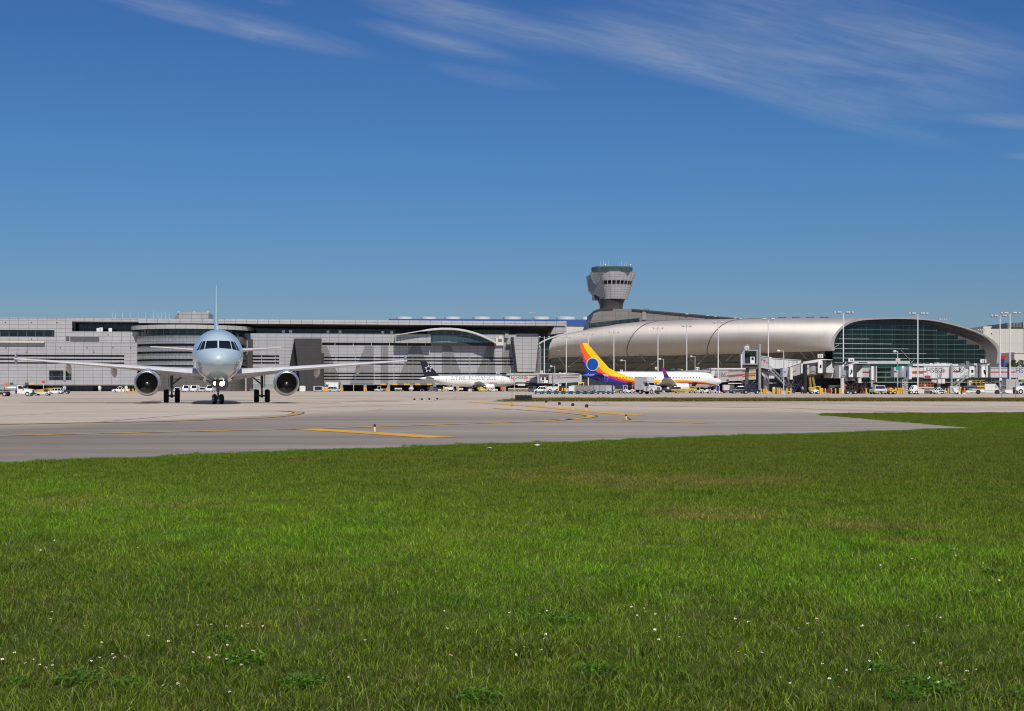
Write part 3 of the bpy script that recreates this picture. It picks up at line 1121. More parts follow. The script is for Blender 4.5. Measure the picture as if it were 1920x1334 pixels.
def engine(parent, x, y, z, sc, skin, wing_z, sz=1.0, side=1):
    e = MB()
    e.lathe([(.03, .955), (.25, 1.02), (.7, 1.065), (1.3, 1.075), (2.0, 1.03), (2.8, .90), (3.4, .76), (3.38, .70), (2.9, .70)], (0, 0, 0), 'x', 40, 0, sz)
    e.v = [(x + a * sc, y + b * sc, z + c * sc) for a, b, c in e.v]
    n = e.build('engine', skin, parent, 50)

    def sub(name, prof, m, nn=40, smooth=50):
        q = MB()
        q.lathe(prof, (0, 0, 0), 'x', nn, 0, sz)
        q.v = [(x + a * sc, y + b * sc, z + c * sc) for a, b, c in q.v]
        return q.build(name, m, n, smooth)
    sub('inlet_lip', [(.10, .845), (.03, .865), (-.01, .90), (.0, .935), (.035, .957), (.10, .985)], LIP)
    sub('inlet_duct', [(.09, .846), (.4, .83), (.95, .85), (1.15, .85)], DUCT)
    q = MB()
    for i in range(30):
        a = 2 * PI * i / 30
        for (r0, r1, d0, d1) in ((.24, .84, .05, .16),):
            da = .105
            p = [(1.0, r0, a - .06), (1.0 + d0 * 2, r0, a + .06), (1.0 + d1, r1, a + da + .05), (1.0 - .02, r1, a - .05)]
            q.add([(xx, r * math.cos(t), r * math.sin(t) * sz) for xx, r, t in p], [(0, 1, 2, 3)])
    q.lathe([(1.17, .02), (1.17, .85)], n=30, axis='x', sz=sz)
    q.v = [(x + a * sc, y + b * sc, z + c * sc) for a, b, c in q.v]
    q.build('fan', FANM, n)
    sub('spinner', [(.62, .01), (.7, .08), (.85, .17), (1.05, .245)], mat('spinner_grey', (0.16, 0.16, 0.17), 0.35), 24)
    q = MB()
    q.blob((x + .635 * sc, y, z), .03, .06, .06, 10, 6)
    q.build('spinner_mark', WHITE, n, 60)
    sub('exhaust_cone', [(2.9, .55), (3.6, .52), (4.1, .40), (4.12, .3), (4.5, .16), (4.75, .02)], CORE, 28)
    # pylon
    q = MB()
    t0, t1 = 1.03 * sc * sz, wing_z - z
    poly = [(x + .55 * sc, z + t0 * .98), (x + 1.6 * sc, z + t1 * .95), (x + 2.6 * sc, z + t1 + .10), (x + 5.2 * sc, z + t1 - .05), (x + 4.4 * sc, z + t0 * .62), (x + 2.6 * sc, z + t0 * .8)]
    q.prism(poly, y - .19 * sc, y + .19 * sc, 'xz')
    q.build('pylon', skin, n)
    q = MB()
    for s in (-1, 1):
        q.prism([(x + 1.0 * sc, z + .86 * sc), (x + 1.75 * sc, z + .98 * sc), (x + 1.75 * sc, z + .75 * sc), (x + 1.2 * sc, z + .72 * sc)], y + s * .66 * sc - .012, y + s * .66 * sc + .012, 'xz')
    q.v = [(a, y + (b - y) + (1 if b > y else -1) * .16 * sc, c) for a, b, c in q.v]
    q.build('nacelle_strake', skin, n)


def gear_main(parent, x, y, side, ztop, r, w, dy):
    mb = MB()
    mb.tube((x, y * side, r), (x, y * side, r + .75), .075, n=12)
    mb.tube((x, y * side, r + .7), (x, y * side, ztop), .125, n=14)
    mb.tube((x, (y - dy) * side, r), (x, (y + dy) * side, r), .07, n=10)
    mb.blob((x, y * side, r), .15, .15, .17)
    mb.tube((x, y * side, r + .95), (x + .2, (y - 1.25) * side, ztop + .1), .065, n=8)
    mb.tube((x, y * side, r + 1.35), (x + .1, (y - .65) * side, r + 1.45), .03, n=6)
    mb.tube((x + .22, y * side, r + .1), (x + .34, y * side, r + .5), .035, n=6)
    mb.tube((x + .34, y * side, r + .5), (x + .12, y * side, r + .95), .035, n=6)
    mb.prism([(x - .45, r + .75), (x + .45, r + .75), (x + .6, ztop), (x - .6, ztop)], (y + .22) * side, (y + .26) * side, 'xz')
    o = mb.build('main_gear', STRUT, parent, 50)
    for s in (-1, 1):
        wheel(o, x, (y + s * dy) * side, r, r, w)


def lift(fz, lst):
    return [(x, y, z + fz) for x, y, z in lst]


def airliner(root, fz, fu, skin, wing, tail, stab, eng, gear, fences=True, fin_mat=None, stab_mat=None, eng_mat=None, belly=None, glass_panes=None, lights=False):
    """root: Empty under the nose tip; x aft, z up from the ground; fz = height of the cabin axis"""
    mb = fu.mesh()
    mb.v = lift(fz, mb.v)
    body = mb.build('fuselage', skin, root, 60)
    # belly fairing
    x0, x1, bz = belly
    rings = []
    for i in range(13):
        t = i / 12
        e = math.sin(PI * min(1, max(0, t))) ** .55 if 0 < t < 1 else 0.0
        x = x0 + (x1 - x0) * t
        ry, rz = (fu.hw * .62 + .42 * fu.hw * e), (fu.hh * .62 + (bz - fu.hh * .62) * e)
        rings.append([(x, ry * math.sin(2 * PI * k / 24), fz - .25 + rz * math.cos(2 * PI * k / 24) * .98 - (0 if math.cos(2 * PI * k / 24) < 0 else rz * .3 * math.cos(2 * PI * k / 24))) for k in range(24)])
    mb = MB()
    mb.loft(rings, True, True, True)
    mb.build('belly_fairing', skin, root, 60)
    # cockpit panes
    for poly in glass_panes:
        for s in (-1, 1):
            n = 5
            a, b, c, d = [Vector(q) for q in poly]      # bottom inner, bottom outer, top outer, top inner (y, z)
            vs = []
            for j in range(n + 1):
                for i in range(n + 1):
                    u, v = i / n, j / n
                    q = (a * (1 - u) + b * u) * (1 - v) + (d * (1 - u) + c * u) * v
                    x = fu.nose_x(q.x, q.y)
                    vs.append((x - .018, q.x * s * 1.004, q.y + fz + .008))
            mb = MB()
            mb.add(vs, [(j * (n + 1) + i, j * (n + 1) + i + 1, (j + 1) * (n + 1) + i + 1, (j + 1) * (n + 1) + i) for j in range(n) for i in range(n)])
            mb.build('cockpit_window', COCK, root, 60)
    for s in (-1, 1):
        w = wing_mb(wing, s)
        wo = w.build('wing', WINGTOP, root, 40)
        ty, tx_, tc, tz, _, _ = wing[-1]
        if fences:
            mb = MB()
            mb.prism([(tx_ - .15, tz + .02), (tx_ + tc * .75, tz + .5), (tx_ + tc * 1.15, tz + .5), (tx_ + tc * 1.05, tz), (tx_ + tc * 1.15, tz - .42), (tx_ + tc * .8, tz - .42)], (ty + .0) * s, (ty + .05) * s, 'xz')
            mb.build('wingtip_fence', eng_mat, wo)
        for (fy, fl, fr) in ((8.6, 3.0, .27), (12.4, 2.4, .24)):
            # flap track fairing below the trailing edge, drooped with the flaps
            i0 = [q for q in wing if q[0] <= fy][-1]
            i1 = [q for q in wing if q[0] > fy][0]
            t = (fy - i0[0]) / (i1[0] - i0[0])
            xl, ch, zz = [i0[k] * (1 - t) + i1[k] * t for k in (1, 2, 3)]
            rings = []
            for (a, rr, dz) in ((-.1, .04, -.12), (.15, .6, -.22), (.45, 1, -.34), (.7, .9, -.52), (.9, .5, -.72), (1.0, .05, -.86)):
                rings.append([(xl + ch * .52 + a * fl, s * (fy + fr * rr * math.cos(2 * PI * k / 14)), zz + dz * 1.0 + fr * 1.35 * rr * math.sin(2 * PI * k / 14)) for k in range(14)])
            mb = MB()
            mb.loft(rings, True, True, True)
            mb.build('flap_fairing', WINGTOP, wo, 60)
        mb = wing_mb(stab, s)
        mb.build('tailplane', stab_mat, root, 40)
        ex, ey, ez, es, esz = eng
        i0 = [q for q in wing if q[0] <= ey][-1]
        engine(root, ex, ey * s, ez, es, eng_mat, i0[3] + (ey - i0[0]) * .09 - .02, esz, s)
        mx, my, mr, mw, mdy, zt = gear[1]
        gear_main(root, mx, my, s, zt, mr, mw, mdy)
    # fin
    mb = MB()
    rings = []
    for (z, xl, c, th) in tail:
        pts = airfoil((xl, 0, 0), c, th, 0)
        rings.append([(x, (zz - .02 * math.sin(PI * min(1, max(0, (x - xl) / c))) * c), z) for x, _, zz in pts])
    mb.loft(rings, True, True, True)
    mb.build('tail_fin', fin_mat, root, 40)
    # nose gear
    nx, nr, nw, ndy, nzt = gear[0]
    mb = MB()
    mb.tube((nx, 0, nr), (nx, 0, nr + .6), .06, n=12)
    mb.tube((nx, 0, nr + .55), (nx + .12, 0, nzt), .10, n=12)
    mb.tube((nx, -ndy, nr), (nx, ndy, nr), .05, n=8)
    mb.tube((nx + .1, 0, nr + .7), (nx - .9, 0, nzt), .045, n=8)
    mb.tube((nx - .16, 0, nr + .1), (nx - .26, 0, nr + .4), .03, n=6)
    mb.tube((nx - .26, 0, nr + .4), (nx - .08, 0, nr + .68), .03, n=6)
    ng = mb.build('nose_gear', STRUT, root, 50)
    for s in (-1, 1):
        wheel(ng, nx, s * ndy, nr, nr, nw)
        mb = MB()
        mb.box(nx + .2, nx + 1.0, s * .42 - .015, s * .42 + .015, nzt - .55, nzt + .05)
        mb.build('gear_door', eng_mat, root)
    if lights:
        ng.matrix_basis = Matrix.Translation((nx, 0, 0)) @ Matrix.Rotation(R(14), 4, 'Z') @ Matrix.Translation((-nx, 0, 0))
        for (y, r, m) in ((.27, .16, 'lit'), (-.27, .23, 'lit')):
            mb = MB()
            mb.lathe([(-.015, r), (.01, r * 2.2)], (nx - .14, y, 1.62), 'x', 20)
            mb.build('added_halo_ring', mat('added_halo_ring', (0.9, 0.6, 0.3), 0.2, var=0, emit=(1.0, .46, .13, 1.2)), ng)  # added glowing ring, stands in for the glare halo round the lamp
            mb = MB()
            mb.lathe([(-.02, .0), (-.02, r)], (nx - .14, y, 1.62), 'x', 20, cap1=True)
            lo = mb.build('landing_light', mat('landing_lamp', (0.9, 0.85, 0.7), 0.2, var=0, emit=(1.0, .82, .48, 2.6)), ng)
            mb = MB()
            mb.lathe([(.12, .03), (.09, r * .8), (-.01, r * 2.25), (-.05, r * 2.25), (-.05, r)], (nx - .12, y, 1.62), 'x', 20)
            mb.build('lamp_housing', STRUT, lo, 40)
    return body


A320_PANES = [((.06, .44), (.98, .38), (.86, 1.00), (.06, 1.02)), ((1.05, .37), (1.38, .31), (1.12, .98), (.93, 1.00)), ((1.43, .31), (1.60, .28), (1.25, .96), (1.17, .97))]


def a320_parts(L, dx):
    """wing, tail ... sections of a short/medium single-aisle twin; dx shifts the wing aft"""
    wing = [(1.2, 9.6 + dx, 6.6, 2.38, .15, R(4)), (1.98, 10.0 + dx, 6.2, 2.45, .15, R(4)), (6.4, 12.35 + dx, 3.95, 2.88, .125, R(2.2)), (16.72, 17.65 + dx, 1.55, 3.70, .11, R(-.5))]
    e = L - 33.84
    tail = [(5.45, 25.5 + e, 6.4, .09), (5.95, 26.6 + e, 5.6, .095), (8.8, 29.3 + e, 3.7, .11), (11.25, 31.6 + e, 2.05, .11), (11.42, 31.95 + e, 1.7, .07)]
    stab = [(.3, 27.9 + e, 3.9, 4.75, .11, R(2)), (1.0, 28.4 + e, 3.5, 4.8, .11, R(2)), (6.22, 31.4 + e, 1.4, 5.25, .10, R(2))]
    gear = ((5.07, .39, .27, .27, 2.2), (16.1 + dx, 3.795, .575, .42, .46, 2.5))
    return wing, tail, stab, gear


ICE = mat('ice_blue_paint', (0.43, 0.555, 0.615), 0.22, coat=0.6, var=0.02, vscale=.3)
GREYBLUE = mat('nacelle_paint', (0.42, 0.46, 0.50), 0.3, coat=0.3, var=0.03)

# --- the taxiing airliner facing the camera
nd = Vector((409.5 - CX, F)).normalized()
nose = P(409.5, 728, 96.0)
yaw = math.atan2(nd.y, nd.x) + R(0.35)
t_ = T('airliner', 'ice-blue airliner taxiing nose-on with its landing lights lit', 'airliner', (nose.x, nose.y, 0), yaw)
fu = Fuse(33.84, 1.975, 2.07, 20.5)
wing, tail, stab, gear = a320_parts(33.84, 0)
# x aft, and the airframe's own left is +y here
airliner(t_, 3.82, fu, ICE, wing, tail, stab, (8.6, 5.52, 1.66, 0.985, 1.0), gear, True, ICE, WINGTOP, GREYBLUE, (9.2, 20.5, 2.10), A320_PANES, True)
mb = MB()
mb.lathe([(0, .07), (.012, .07)], (0, 0, 0), 'z', 12)
# small probes and antenna
mb = MB()
mb.prism([(7.6, 5.88), (8.1, 5.88), (8.0, 6.2), (7.85, 6.2)], -.02, .02, 'xz')
mb.build('antenna', WHITE, t_)
mb = MB()
for s in (-1, 1):
    for z in (3.2, 3.0):
        x = fu.nose_x(1.35, z - 3.82)
        mb.tube((x, s * 1.36, z), (x - .22, s * 1.47, z - .02), .022, n=6)
mb.build('probe', DGREY, t_)
# registration-coloured seam of the nose cone is left to the paint; landing gear bay edge
mb = MB()
mb.box(3.9, 4.75, -.38, .38, 1.76, 1.86)
mb.build('gear_bay', VOID, t_)


def fuselage_windows(root, fu, fz, xs, z, w=.24, h=.34, side=-1, m=GLASSV, skip=()):
    mb = MB()
    me = None
    for i, x in enumerate(xs):
        if i in skip:
            continue
        if me is None:
            pts = [(a, b) for a, b in ((-w / 2, -h * .28), (-w * .28, -h / 2), (w * .28, -h / 2), (w / 2, -h * .28), (w / 2, h * .28), (w * .28, h / 2), (-w * .28, h / 2), (-w / 2, h * .28))]
            q = MB()
            q.prism(pts, -.02, .02, 'xz')
            me = q.mesh('cabin_window', m)
        obj('cabin_window', me, root, (x, side * (fu.side(x, z, -.004)), fz + z))


def skin_text(root, name, s, size, m, fu, fz, xc, z0, side, offset=0.0, xs=1.0, flip=True):
    """lettering wrapped on the side of the fuselage"""
    me = text_mesh(name, s, size, offset, xs)
    bm = bmesh.new()
    bm.from_mesh(me)
    for i in range(1, 8):
        bmesh.ops.bisect_plane(bm, geom=bm.verts[:] + bm.edges[:] + bm.faces[:], plane_co=(0, 0, size * .74 * i / 8), plane_no=(0, 0, 1))
    for v in bm.verts:
        x = xc - v.co.x if flip else xc + v.co.x
        z = z0 + v.co.z
        v.co = Vector((x, side * fu.side(x, z, .02), fz + z))
    bm.to_mesh(me)
    bm.free()
    me.materials.clear()
    me.materials.append(m)
    return obj(name, me, root)


# --- white airliner with dark tail, at the far gate
PW = mat('airliner_white', (0.80, 0.80, 0.79), 0.3, coat=0.3, var=0.02)
DARKTAIL = mat('near_black_tail', (0.012, 0.012, 0.018), 0.35, coat=0.2)
nosep = P(966.5, 728, 484)
a = math.atan2(-math.sin(R(18)), -math.cos(R(18)))          # from nose to tail: left and towards the camera
t_ = T('airliner', 'white airliner with dark tail and ring of five pale arrowheads parked at the far gate', 'airliner', (nosep.x, nosep.y, 0), a)
L2 = 36.9
fu = Fuse(L2, 1.975, 2.07, 23)
wing, tail, stab, gear = a320_parts(L2, 1.6)
airliner(t_, 3.82, fu, PW, wing, tail, stab, (10.2, 5.75, 1.66, .985, 1.0), gear, True, DARKTAIL, mat('tailplane_grey', (.34, .34, .34), .4), PW, (10.8, 22, 2.1), A320_PANES)
# the camera sees its starboard side: with x aft that is +y
SB = 1
fuselage_windows(t_, fu, 3.82, [8.6 + i * .98 for i in range(20)], .45, side=SB)
skin_text(t_, 'lettering', 'STAR ALLIANCE', 2.15, mat('lettering_grey', (.30, .31, .33), .5), fu, 3.82, 16.6, .42, SB, -.014, 1.12)
skin_text(t_, 'lettering', 'Avianca', .95, mat('lettering_red', (.6, .05, .06), .5), fu, 3.82, 9.3, -.95, SB, 0, 1.0)
for x, w_, h_ in ((5.6, .82, 1.85), (30.2, .78, 1.8)):
    mb = MB()
    for (xx, zz, ww, hh) in ((x - w_ / 2, .4, .05, h_), (x + w_ / 2, .4, .05, h_), (x, .4 + h_ / 2, w_, .05), (x, .4 - h_ / 2, w_, .05)):
        for q in range(4):
            z0 = zz - hh / 2 + hh * q / 4
            z1 = z0 + hh / 4
            mb.add([(xx - ww / 2, SB * fu.side(xx, z0, .015), 3.82 + z0), (xx + ww / 2, SB * fu.side(xx, z0, .015), 3.82 + z0), (xx + ww / 2, SB * fu.side(xx, z1, .015), 3.82 + z1), (xx - ww / 2, SB * fu.side(xx, z1, .015), 3.82 + z1)], [(0, 1, 2, 3)])
    mb.build('cabin_door', mat('door_outline', (.35, .35, .36), .5) if x > 9 else mat('door_dark', (.03, .03, .03), .6), t_)
# five arrowheads round a centre on the fin
mb = MB()
e = L2 - 33.84
cx_, cz_, rr = 30.55 + e, 8.35, .95
for k in range(5):
    a = PI / 2 + 2 * PI * k / 5
    c = (cx_ + rr * math.cos(a), cz_ + rr * math.sin(a))
    rot = lambda p, q: (c[0] + p * math.cos(a) - q * math.sin(a), c[1] + p * math.sin(a) + q * math.cos(a))
    mb.prism([rot(.55, 0), rot(-.40, .50), rot(-.22, .06), rot(-.22, -.06), rot(-.40, -.50)], SB * .17, SB * .24, 'xz')
mb.build('arrowhead_emblem', mat('emblem_silver', (.62, .63, .66), .4), t_)

# --- white airliner with the rainbow tail
FZ3 = 3.42
L3 = 38.4
tailp, nosep = P(1093, 728, 322), P(1353.5, 728, 333)
dd = (tailp - nosep).xy.normalized()
t3 = T('airliner', 'white airliner with yellow, orange, magenta and blue swoosh tail parked at the hall', 'airliner', (nosep.x, nosep.y, 0), math.atan2(dd.y, dd.x))


def swoosh_mat():
    m = bpy.data.materials.new('rainbow_livery')
    m.use_nodes = True
    t = NT(m.node_tree)
    b = t.n['Principled BSDF']
    b.inputs['Roughness'].default_value = .3
    b.inputs['Coat Weight'].default_value = .3
    x, y, z = t.xyz(t.new('ShaderNodeTexCoord').outputs['Object'])
    xn = t.math('DIVIDE', x, 40.0)

    def bound(pix):
        pts = []
        for px, py in pix:
            Y = 333 - 11 * (1353.5 - px) / 260.5 - 1.6
            pts.append((L3 * (1353.5 - px) / 260.5 / 40.0, (CAMZ + (HY - py) * Y / F) / 14.0))
        pts.sort()
        r = t.new('ShaderNodeFloatCurve')
        cu = r.mapping.curves[0]
        cu.points[0].location = (0.0, pts[0][1])
        cu.points[1].location = (1.0, pts[-1][1])
        for p in pts:
            cu.points.new(*p)
        r.mapping.use_clip = False
        r.mapping.update()
        t.l.new(xn, r.inputs['Value'])
        return t.math('MULTIPLY', r.outputs[0], 14.0)
    b0 = bound([(1353, 724), (1330, 719.5), (1310, 715.8), (1280, 713.2), (1240, 712.6), (1200, 711.4), (1180, 708.5), (1165, 702.5), (1150, 694), (1142, 686), (1136, 678), (1124, 660), (1110, 634), (1093, 610)])
    b1 = bound([(1353, 724.6), (1330, 720.3), (1310, 717), (1280, 716), (1240, 717), (1200, 716.4), (1186, 714.8), (1170, 712), (1152, 706.6), (1135, 699.5), (1122, 686), (1109, 669.5), (1098, 652.5), (1093, 643)])
    b2 = bound([(1353, 725.2), (1330, 721), (1310, 718.4), (1280, 717.8), (1240, 719.3), (1200, 719.8), (1174, 715.8), (1152, 709.6), (1130, 699.5), (1120, 696), (1108, 684.5), (1098, 672), (1093, 661)])
    b3 = bound([(1353, 725.8), (1330, 721.7), (1310, 719.6), (1280, 719.4), (1240, 721.6), (1200, 723.6), (1180, 720.8), (1161, 716.4), (1143, 710.4), (1126, 701.6), (1115, 694), (1103, 684), (1093, 677)])
    b4 = bound([(1353, 726), (1330, 722.3), (1310, 720.6), (1280, 721.2), (1255, 723.5), (1243, 728), (1236, 740), (1200, 760), (1093, 760)])
    W_, Y_, O_, M_, B_ = (.80, .80, .79, 1), (.85, .56, .0, 1), (.80, .14, .005, 1), (.52, .015, .22, 1), (.010, .035, .32, 1)
    c = W_
    for bd, colr in ((b0, Y_), (b1, O_), (b2, M_), (b3, B_), (b4, W_)):
        c = t.mix(t.math('LESS_THAN', z, bd), c, colr)
    t.l.new(c, b.inputs['Base Color'])
    return m


SW = swoosh_mat()
fu = Fuse(L3, 1.88, 2.0, 26.0, True)
fu.bot = [q for q in fu.bot if q[0] <= 6.5] + [(26.0, -2.0), (29.0, -1.72), (32.0, -1.05), (35.0, -.15), (37.2, .65), (38.4, 1.0)]
wing = [(1.2, 12.4, 7.4, 2.15, .14, R(3)), (1.9, 12.9, 7.0, 2.2, .14, R(3)), (5.8, 15.6, 4.4, 2.62, .12, R(2)), (17.1, 22.0, 1.55, 3.72, .10, R(0))]
tail = [(4.9, 26.8, 10.4, .05), (5.45, 29.4, 7.9, .075), (6.3, 31.1, 6.4, .09), (9.4, 34.1, 4.1, .09), (12.35, 36.8, 2.1, .085), (12.5, 37.1, 1.8, .05)]
stab = [(.3, 32.2, 3.9, 4.2, .10, R(1)), (1.0, 32.6, 3.5, 4.25, .10, R(1)), (6.6, 35.6, 1.3, 4.8, .09, R(1))]
gear = ((4.0, .34, .2, .22, 1.8), (19.6, 2.86, .56, .40, .43, 2.2))
BPANES = [((.06, .50), (.78, .44), (.66, .98), (.06, 1.02)), ((.84, .42), (1.20, .34), (1.0, .92), (.72, .96)), ((1.25, .34), (1.46, .32), (1.18, .88), (1.06, .9))]
airliner(t3, FZ3, fu, SW, wing, tail, stab, (11.7, 4.85, 1.5, .98, .95), gear, False, SW, mat('stab_navy', (.012, .018, .07), .35), PW, (12, 24.5, 2.05), BPANES)
fuselage_windows(t3, fu, FZ3, [7.2 + i * .80 for i in range(34)], .42, side=SB, skip=(13, 14))
WL = [(17.1, 22.0, 1.55, 3.72), (17.5, 22.5, 1.25, 3.95), (17.75, 22.95, 1.05, 4.5), (17.95, 23.5, .85, 5.3), (18.15, 24.1, .55, 6.15)]
for s in (-1, 1):
    mb = MB()
    mb.loft([[(x + (0), (y + (zz - 0) * 0) * s, z + 0) for (x, y, zz), (q, z) in zip([(xl + c * (.5 + .5 * math.cos(2 * PI * k / 12)), y0 + .05 * math.sin(2 * PI * k / 12), 0) for k in range(12)], [(0, z0)] * 12)] for (y0, xl, c, z0) in WL], True, True, True, [0, 0, 0, 1])
    mb.m = [1 if max(mb.v[i][2] for i in f) > 5.2 else 0 for f in mb.f]
    mb.build('winglet', [mat('winglet_blue', (.01, .05, .32), .35), mat('winglet_magenta', (.32, .02, .28), .35)], t3, 40)
# blue disc with a pale ring on the fin
c_ = P(1112.2, 683.5, 322.9)
lx = L3 * (1353.5 - 1112.2) / 260.5
for nm, r0, off, m in (('emblem_ring', 1.62, .30, PW), ('emblem_disc', 1.48, .34, mat('emblem_blue', (.005, .075, .36), .35))):
    mb = MB()
    mb.lathe([(0, r0), (SB * off, r0)], (lx, 0, c_.z), 'y', 40, cap0=True, cap1=True)
    mb.build(nm, m, t3, 30)
for x, w_, h_ in ((5.0, .8, 1.8), (32.3, .75, 1.75)):
    mb = MB()
    for (xx, zz, ww, hh) in ((x - w_ / 2, .3, .06, h_), (x + w_ / 2, .3, .06, h_), (x, .3 + h_ / 2, w_, .06), (x, .3 - h_ / 2, w_, .06)):
        for q in range(4):
            z0 = zz - hh / 2 + hh * q / 4
            z1 = z0 + hh / 4
            mb.add([(xx - ww / 2, SB * fu.side(xx, z0, .015), FZ3 + z0), (xx + ww / 2, SB * fu.side(xx, z0, .015), FZ3 + z0), (xx + ww / 2, SB * fu.side(xx, z1, .015), FZ3 + z1), (xx - ww / 2, SB * fu.side(xx, z1, .015), FZ3 + z1)], [(0, 1, 2, 3)])
    mb.build('cabin_door', mat('door_pale', (.6, .6, .6), .5), t3)
for x, w_, z in ((8.4, 1.25, -1.25), (26.2, 1.2, -1.2)):
    mb = MB()
    for q in range(4):
        z0, z1 = z - .45 + q * .24, z - .45 + (q + 1) * .24
        mb.add([(x - w_ / 2, SB * fu.side(x - w_ / 2, z0, .02), FZ3 + z0), (x + w_ / 2, SB * fu.side(x + w_ / 2, z0, .02), FZ3 + z0), (x + w_ / 2, SB * fu.side(x + w_ / 2, z1, .02), FZ3 + z1), (x - w_ / 2, SB * fu.side(x - w_ / 2, z1, .02), FZ3 + z1)], [(0, 1, 2, 3)])
    mb.build('cargo_door', VOID, t3)
# ------------------------------------------------------------------ the long terminal on the left
TA = math.atan2(28.0, 207.7)
TO = Vector((-194.9, 492.0, 0))
EU = Vector((math.cos(TA), math.sin(TA), 0))
EN = Vector((-math.sin(TA), math.cos(TA), 0))
BZ0 = -0.2


def FU(px, py, v=0.0):
    d = Vector(((px - CX) / F, 1.0, -(py - HY) / F))
    k = (v + TO.xy.dot(EN.xy)) / (d.x * EN.x + d.y * EN.y)
    p = d * k
    return (p - TO).xy.dot(EU.xy), CAMZ + p.z


def fz_(px, py, v=0.0):
    return FU(px, py, v)[1]


def fu_(px, v=0.0):
    return FU(px, HY, v)[0]


PANEL = panel_mat('terminal_panel', (0.43, 0.435, 0.445), 3.45, 1.32, (0.24, 0.24, 0.25), 0.09, 0.42, 0.0, 0.025)
PANEL2 = panel_mat('terminal_panel_upper', (0.46, 0.46, 0.46), 3.45, 1.5, (0.26, 0.26, 0.26), 0.09, 0.42, 0.0, 0.025)
FASCIA = panel_mat('roof_fascia_panel', (0.52, 0.515, 0.50), 4.2, 9.0, (0.25, 0.25, 0.25), 0.10, 0.4, 0, 0.03)
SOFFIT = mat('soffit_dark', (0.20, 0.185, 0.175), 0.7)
GLASS = panel_mat('terminal_glass', (0.010, 0.018, 0.022), 3.2, 1.9, (0.10, 0.12, 0.13), 0.12, 0.10, 0, 0.2, 0.6, None, 0.3)
GLASST = panel_mat('teal_glass', (0.030, 0.075, 0.075), 3.2, 2.2, (0.16, 0.22, 0.22), 0.12, 0.10, 0, 0.15, 0.6, None, 0.25)
LOUVER = mat('louvre_dark', (0.025, 0.026, 0.028), 0.6, var=0.15)
LETTERM = panel_mat('letter_mesh_panel', (0.20, 0.203, 0.203), 3.45, .84, (0.30, 0.31, 0.31), 0.07, 0.55, 0.0, 0.04)
DARKCLAD = panel_mat('dark_cladding', (0.052, 0.048, 0.047), 2.4, 1.1, (0.035, 0.033, 0.033), 0.05, 0.5)
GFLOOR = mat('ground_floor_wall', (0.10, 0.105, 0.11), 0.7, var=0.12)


def wall(mb, u0, u1, z0, z1, v, holes=(), depth=0.6, m=0, mr=0):
    us = sorted({u0, u1, *[h[0] for h in holes], *[h[1] for h in holes]})
    zs = sorted({z0, z1, *[h[2] for h in holes], *[h[3] for h in holes]})
    us = [u for u in us if u0 - 1e-6 <= u <= u1 + 1e-6]
    zs = [z for z in zs if z0 - 1e-6 <= z <= z1 + 1e-6]
    for i in range(len(us) - 1):
        for j in range(len(zs) - 1):
            cu, cz = (us[i] + us[i + 1]) / 2, (zs[j] + zs[j + 1]) / 2
            if any(h[0] < cu < h[1] and h[2] < cz < h[3] for h in holes):
                continue
            mb.add([(us[i], v, zs[j]), (us[i + 1], v, zs[j]), (us[i + 1], v, zs[j + 1]), (us[i], v, zs[j + 1])], [(0, 1, 2, 3)], m)
    for a, b, c, d in holes:
        for q in ([(a, c), (b, c)], [(b, c), (b, d)], [(b, d), (a, d)], [(a, d), (a, c)]):
            (p0, r0), (p1, r1) = q
            mb.add([(p0, v, r0), (p1, v, r1), (p1, v + depth, r1), (p0, v + depth, r0)], [(0, 1, 2, 3)], mr)


term = T('terminal_building', 'long grey panelled terminal with big dark letters on its louvred front', 'terminal', TO, TA)
U = fu_
# left block -------------------------------------------------------------
zr = fz_(60, 597.5)                     # roof
z41 = fz_(60, 641.5)
z21 = fz_(60, 721)
rec = (U(135), U(262), fz_(190, 622), fz_(190, 603.5))
win1 = (U(-90), U(102), fz_(50, 632), fz_(50, 619))
slat = (U(132), U(186), fz_(160, 640), fz_(160, 632))
mb = MB()
wall(mb, U(-95), U(262), z41, zr, 0, [rec, win1], 0.7)
mb.box(U(-95), U(262), 7.2, 60, 0, zr - .6)
mb.box(U(-95), U(262), .0, 7.2, zr - .15, zr + .25)
mb.build('wall', PANEL2, term)
lo = -1.2
lou = [(U(-90, lo), U(233, lo), fz_(100, b, lo), fz_(100, a, lo)) for a, b in ((665.8, 669.2), (672.6, 675.4), (679.6, 682.4))]
w2 = (U(92, lo), U(134, lo), fz_(110, 713.2, lo), fz_(110, 694.8, lo))
mb = MB()
wall(mb, U(-95, lo), U(258, lo), z21, z41 - .1, lo, lou + [w2], 0.9)
mb.box(U(-95, lo), U(258, lo), lo + .001, .9, z41 - .35, z41 - .1)
mb.box(U(-95, lo), U(258, lo), lo, 6.0, z21 - .35, z21 - .002)
mb.build('wall', PANEL, term)
for h, m, v, nm in [(win1, GLASS, .65, 'window'), (w2, GLASS, lo + .8, 'window')] + [(q, LOUVER, lo + .75, 'louvre') for q in lou]:
    mb = MB()
    mb.box(h[0], h[1], v, v + .2, h[2], h[3])
    mb.build(nm, m, term)
mb = MB()
mb.box(rec[0], rec[1] + 3, 7.0, 7.15, rec[2], rec[3])
mb.build('window', GLASS, term)
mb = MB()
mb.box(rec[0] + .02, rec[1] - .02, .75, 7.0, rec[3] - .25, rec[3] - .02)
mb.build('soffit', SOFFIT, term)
mb = MB()
mb.box(U(119, lo), U(123.3, lo), lo - .35, lo + .3, fz_(110, 714, lo), fz_(110, 694, lo))
mb.build('column', GREY, term)
mb = MB()
mb.box(slat[0], slat[1], -.25, -.003, slat[2], slat[3])
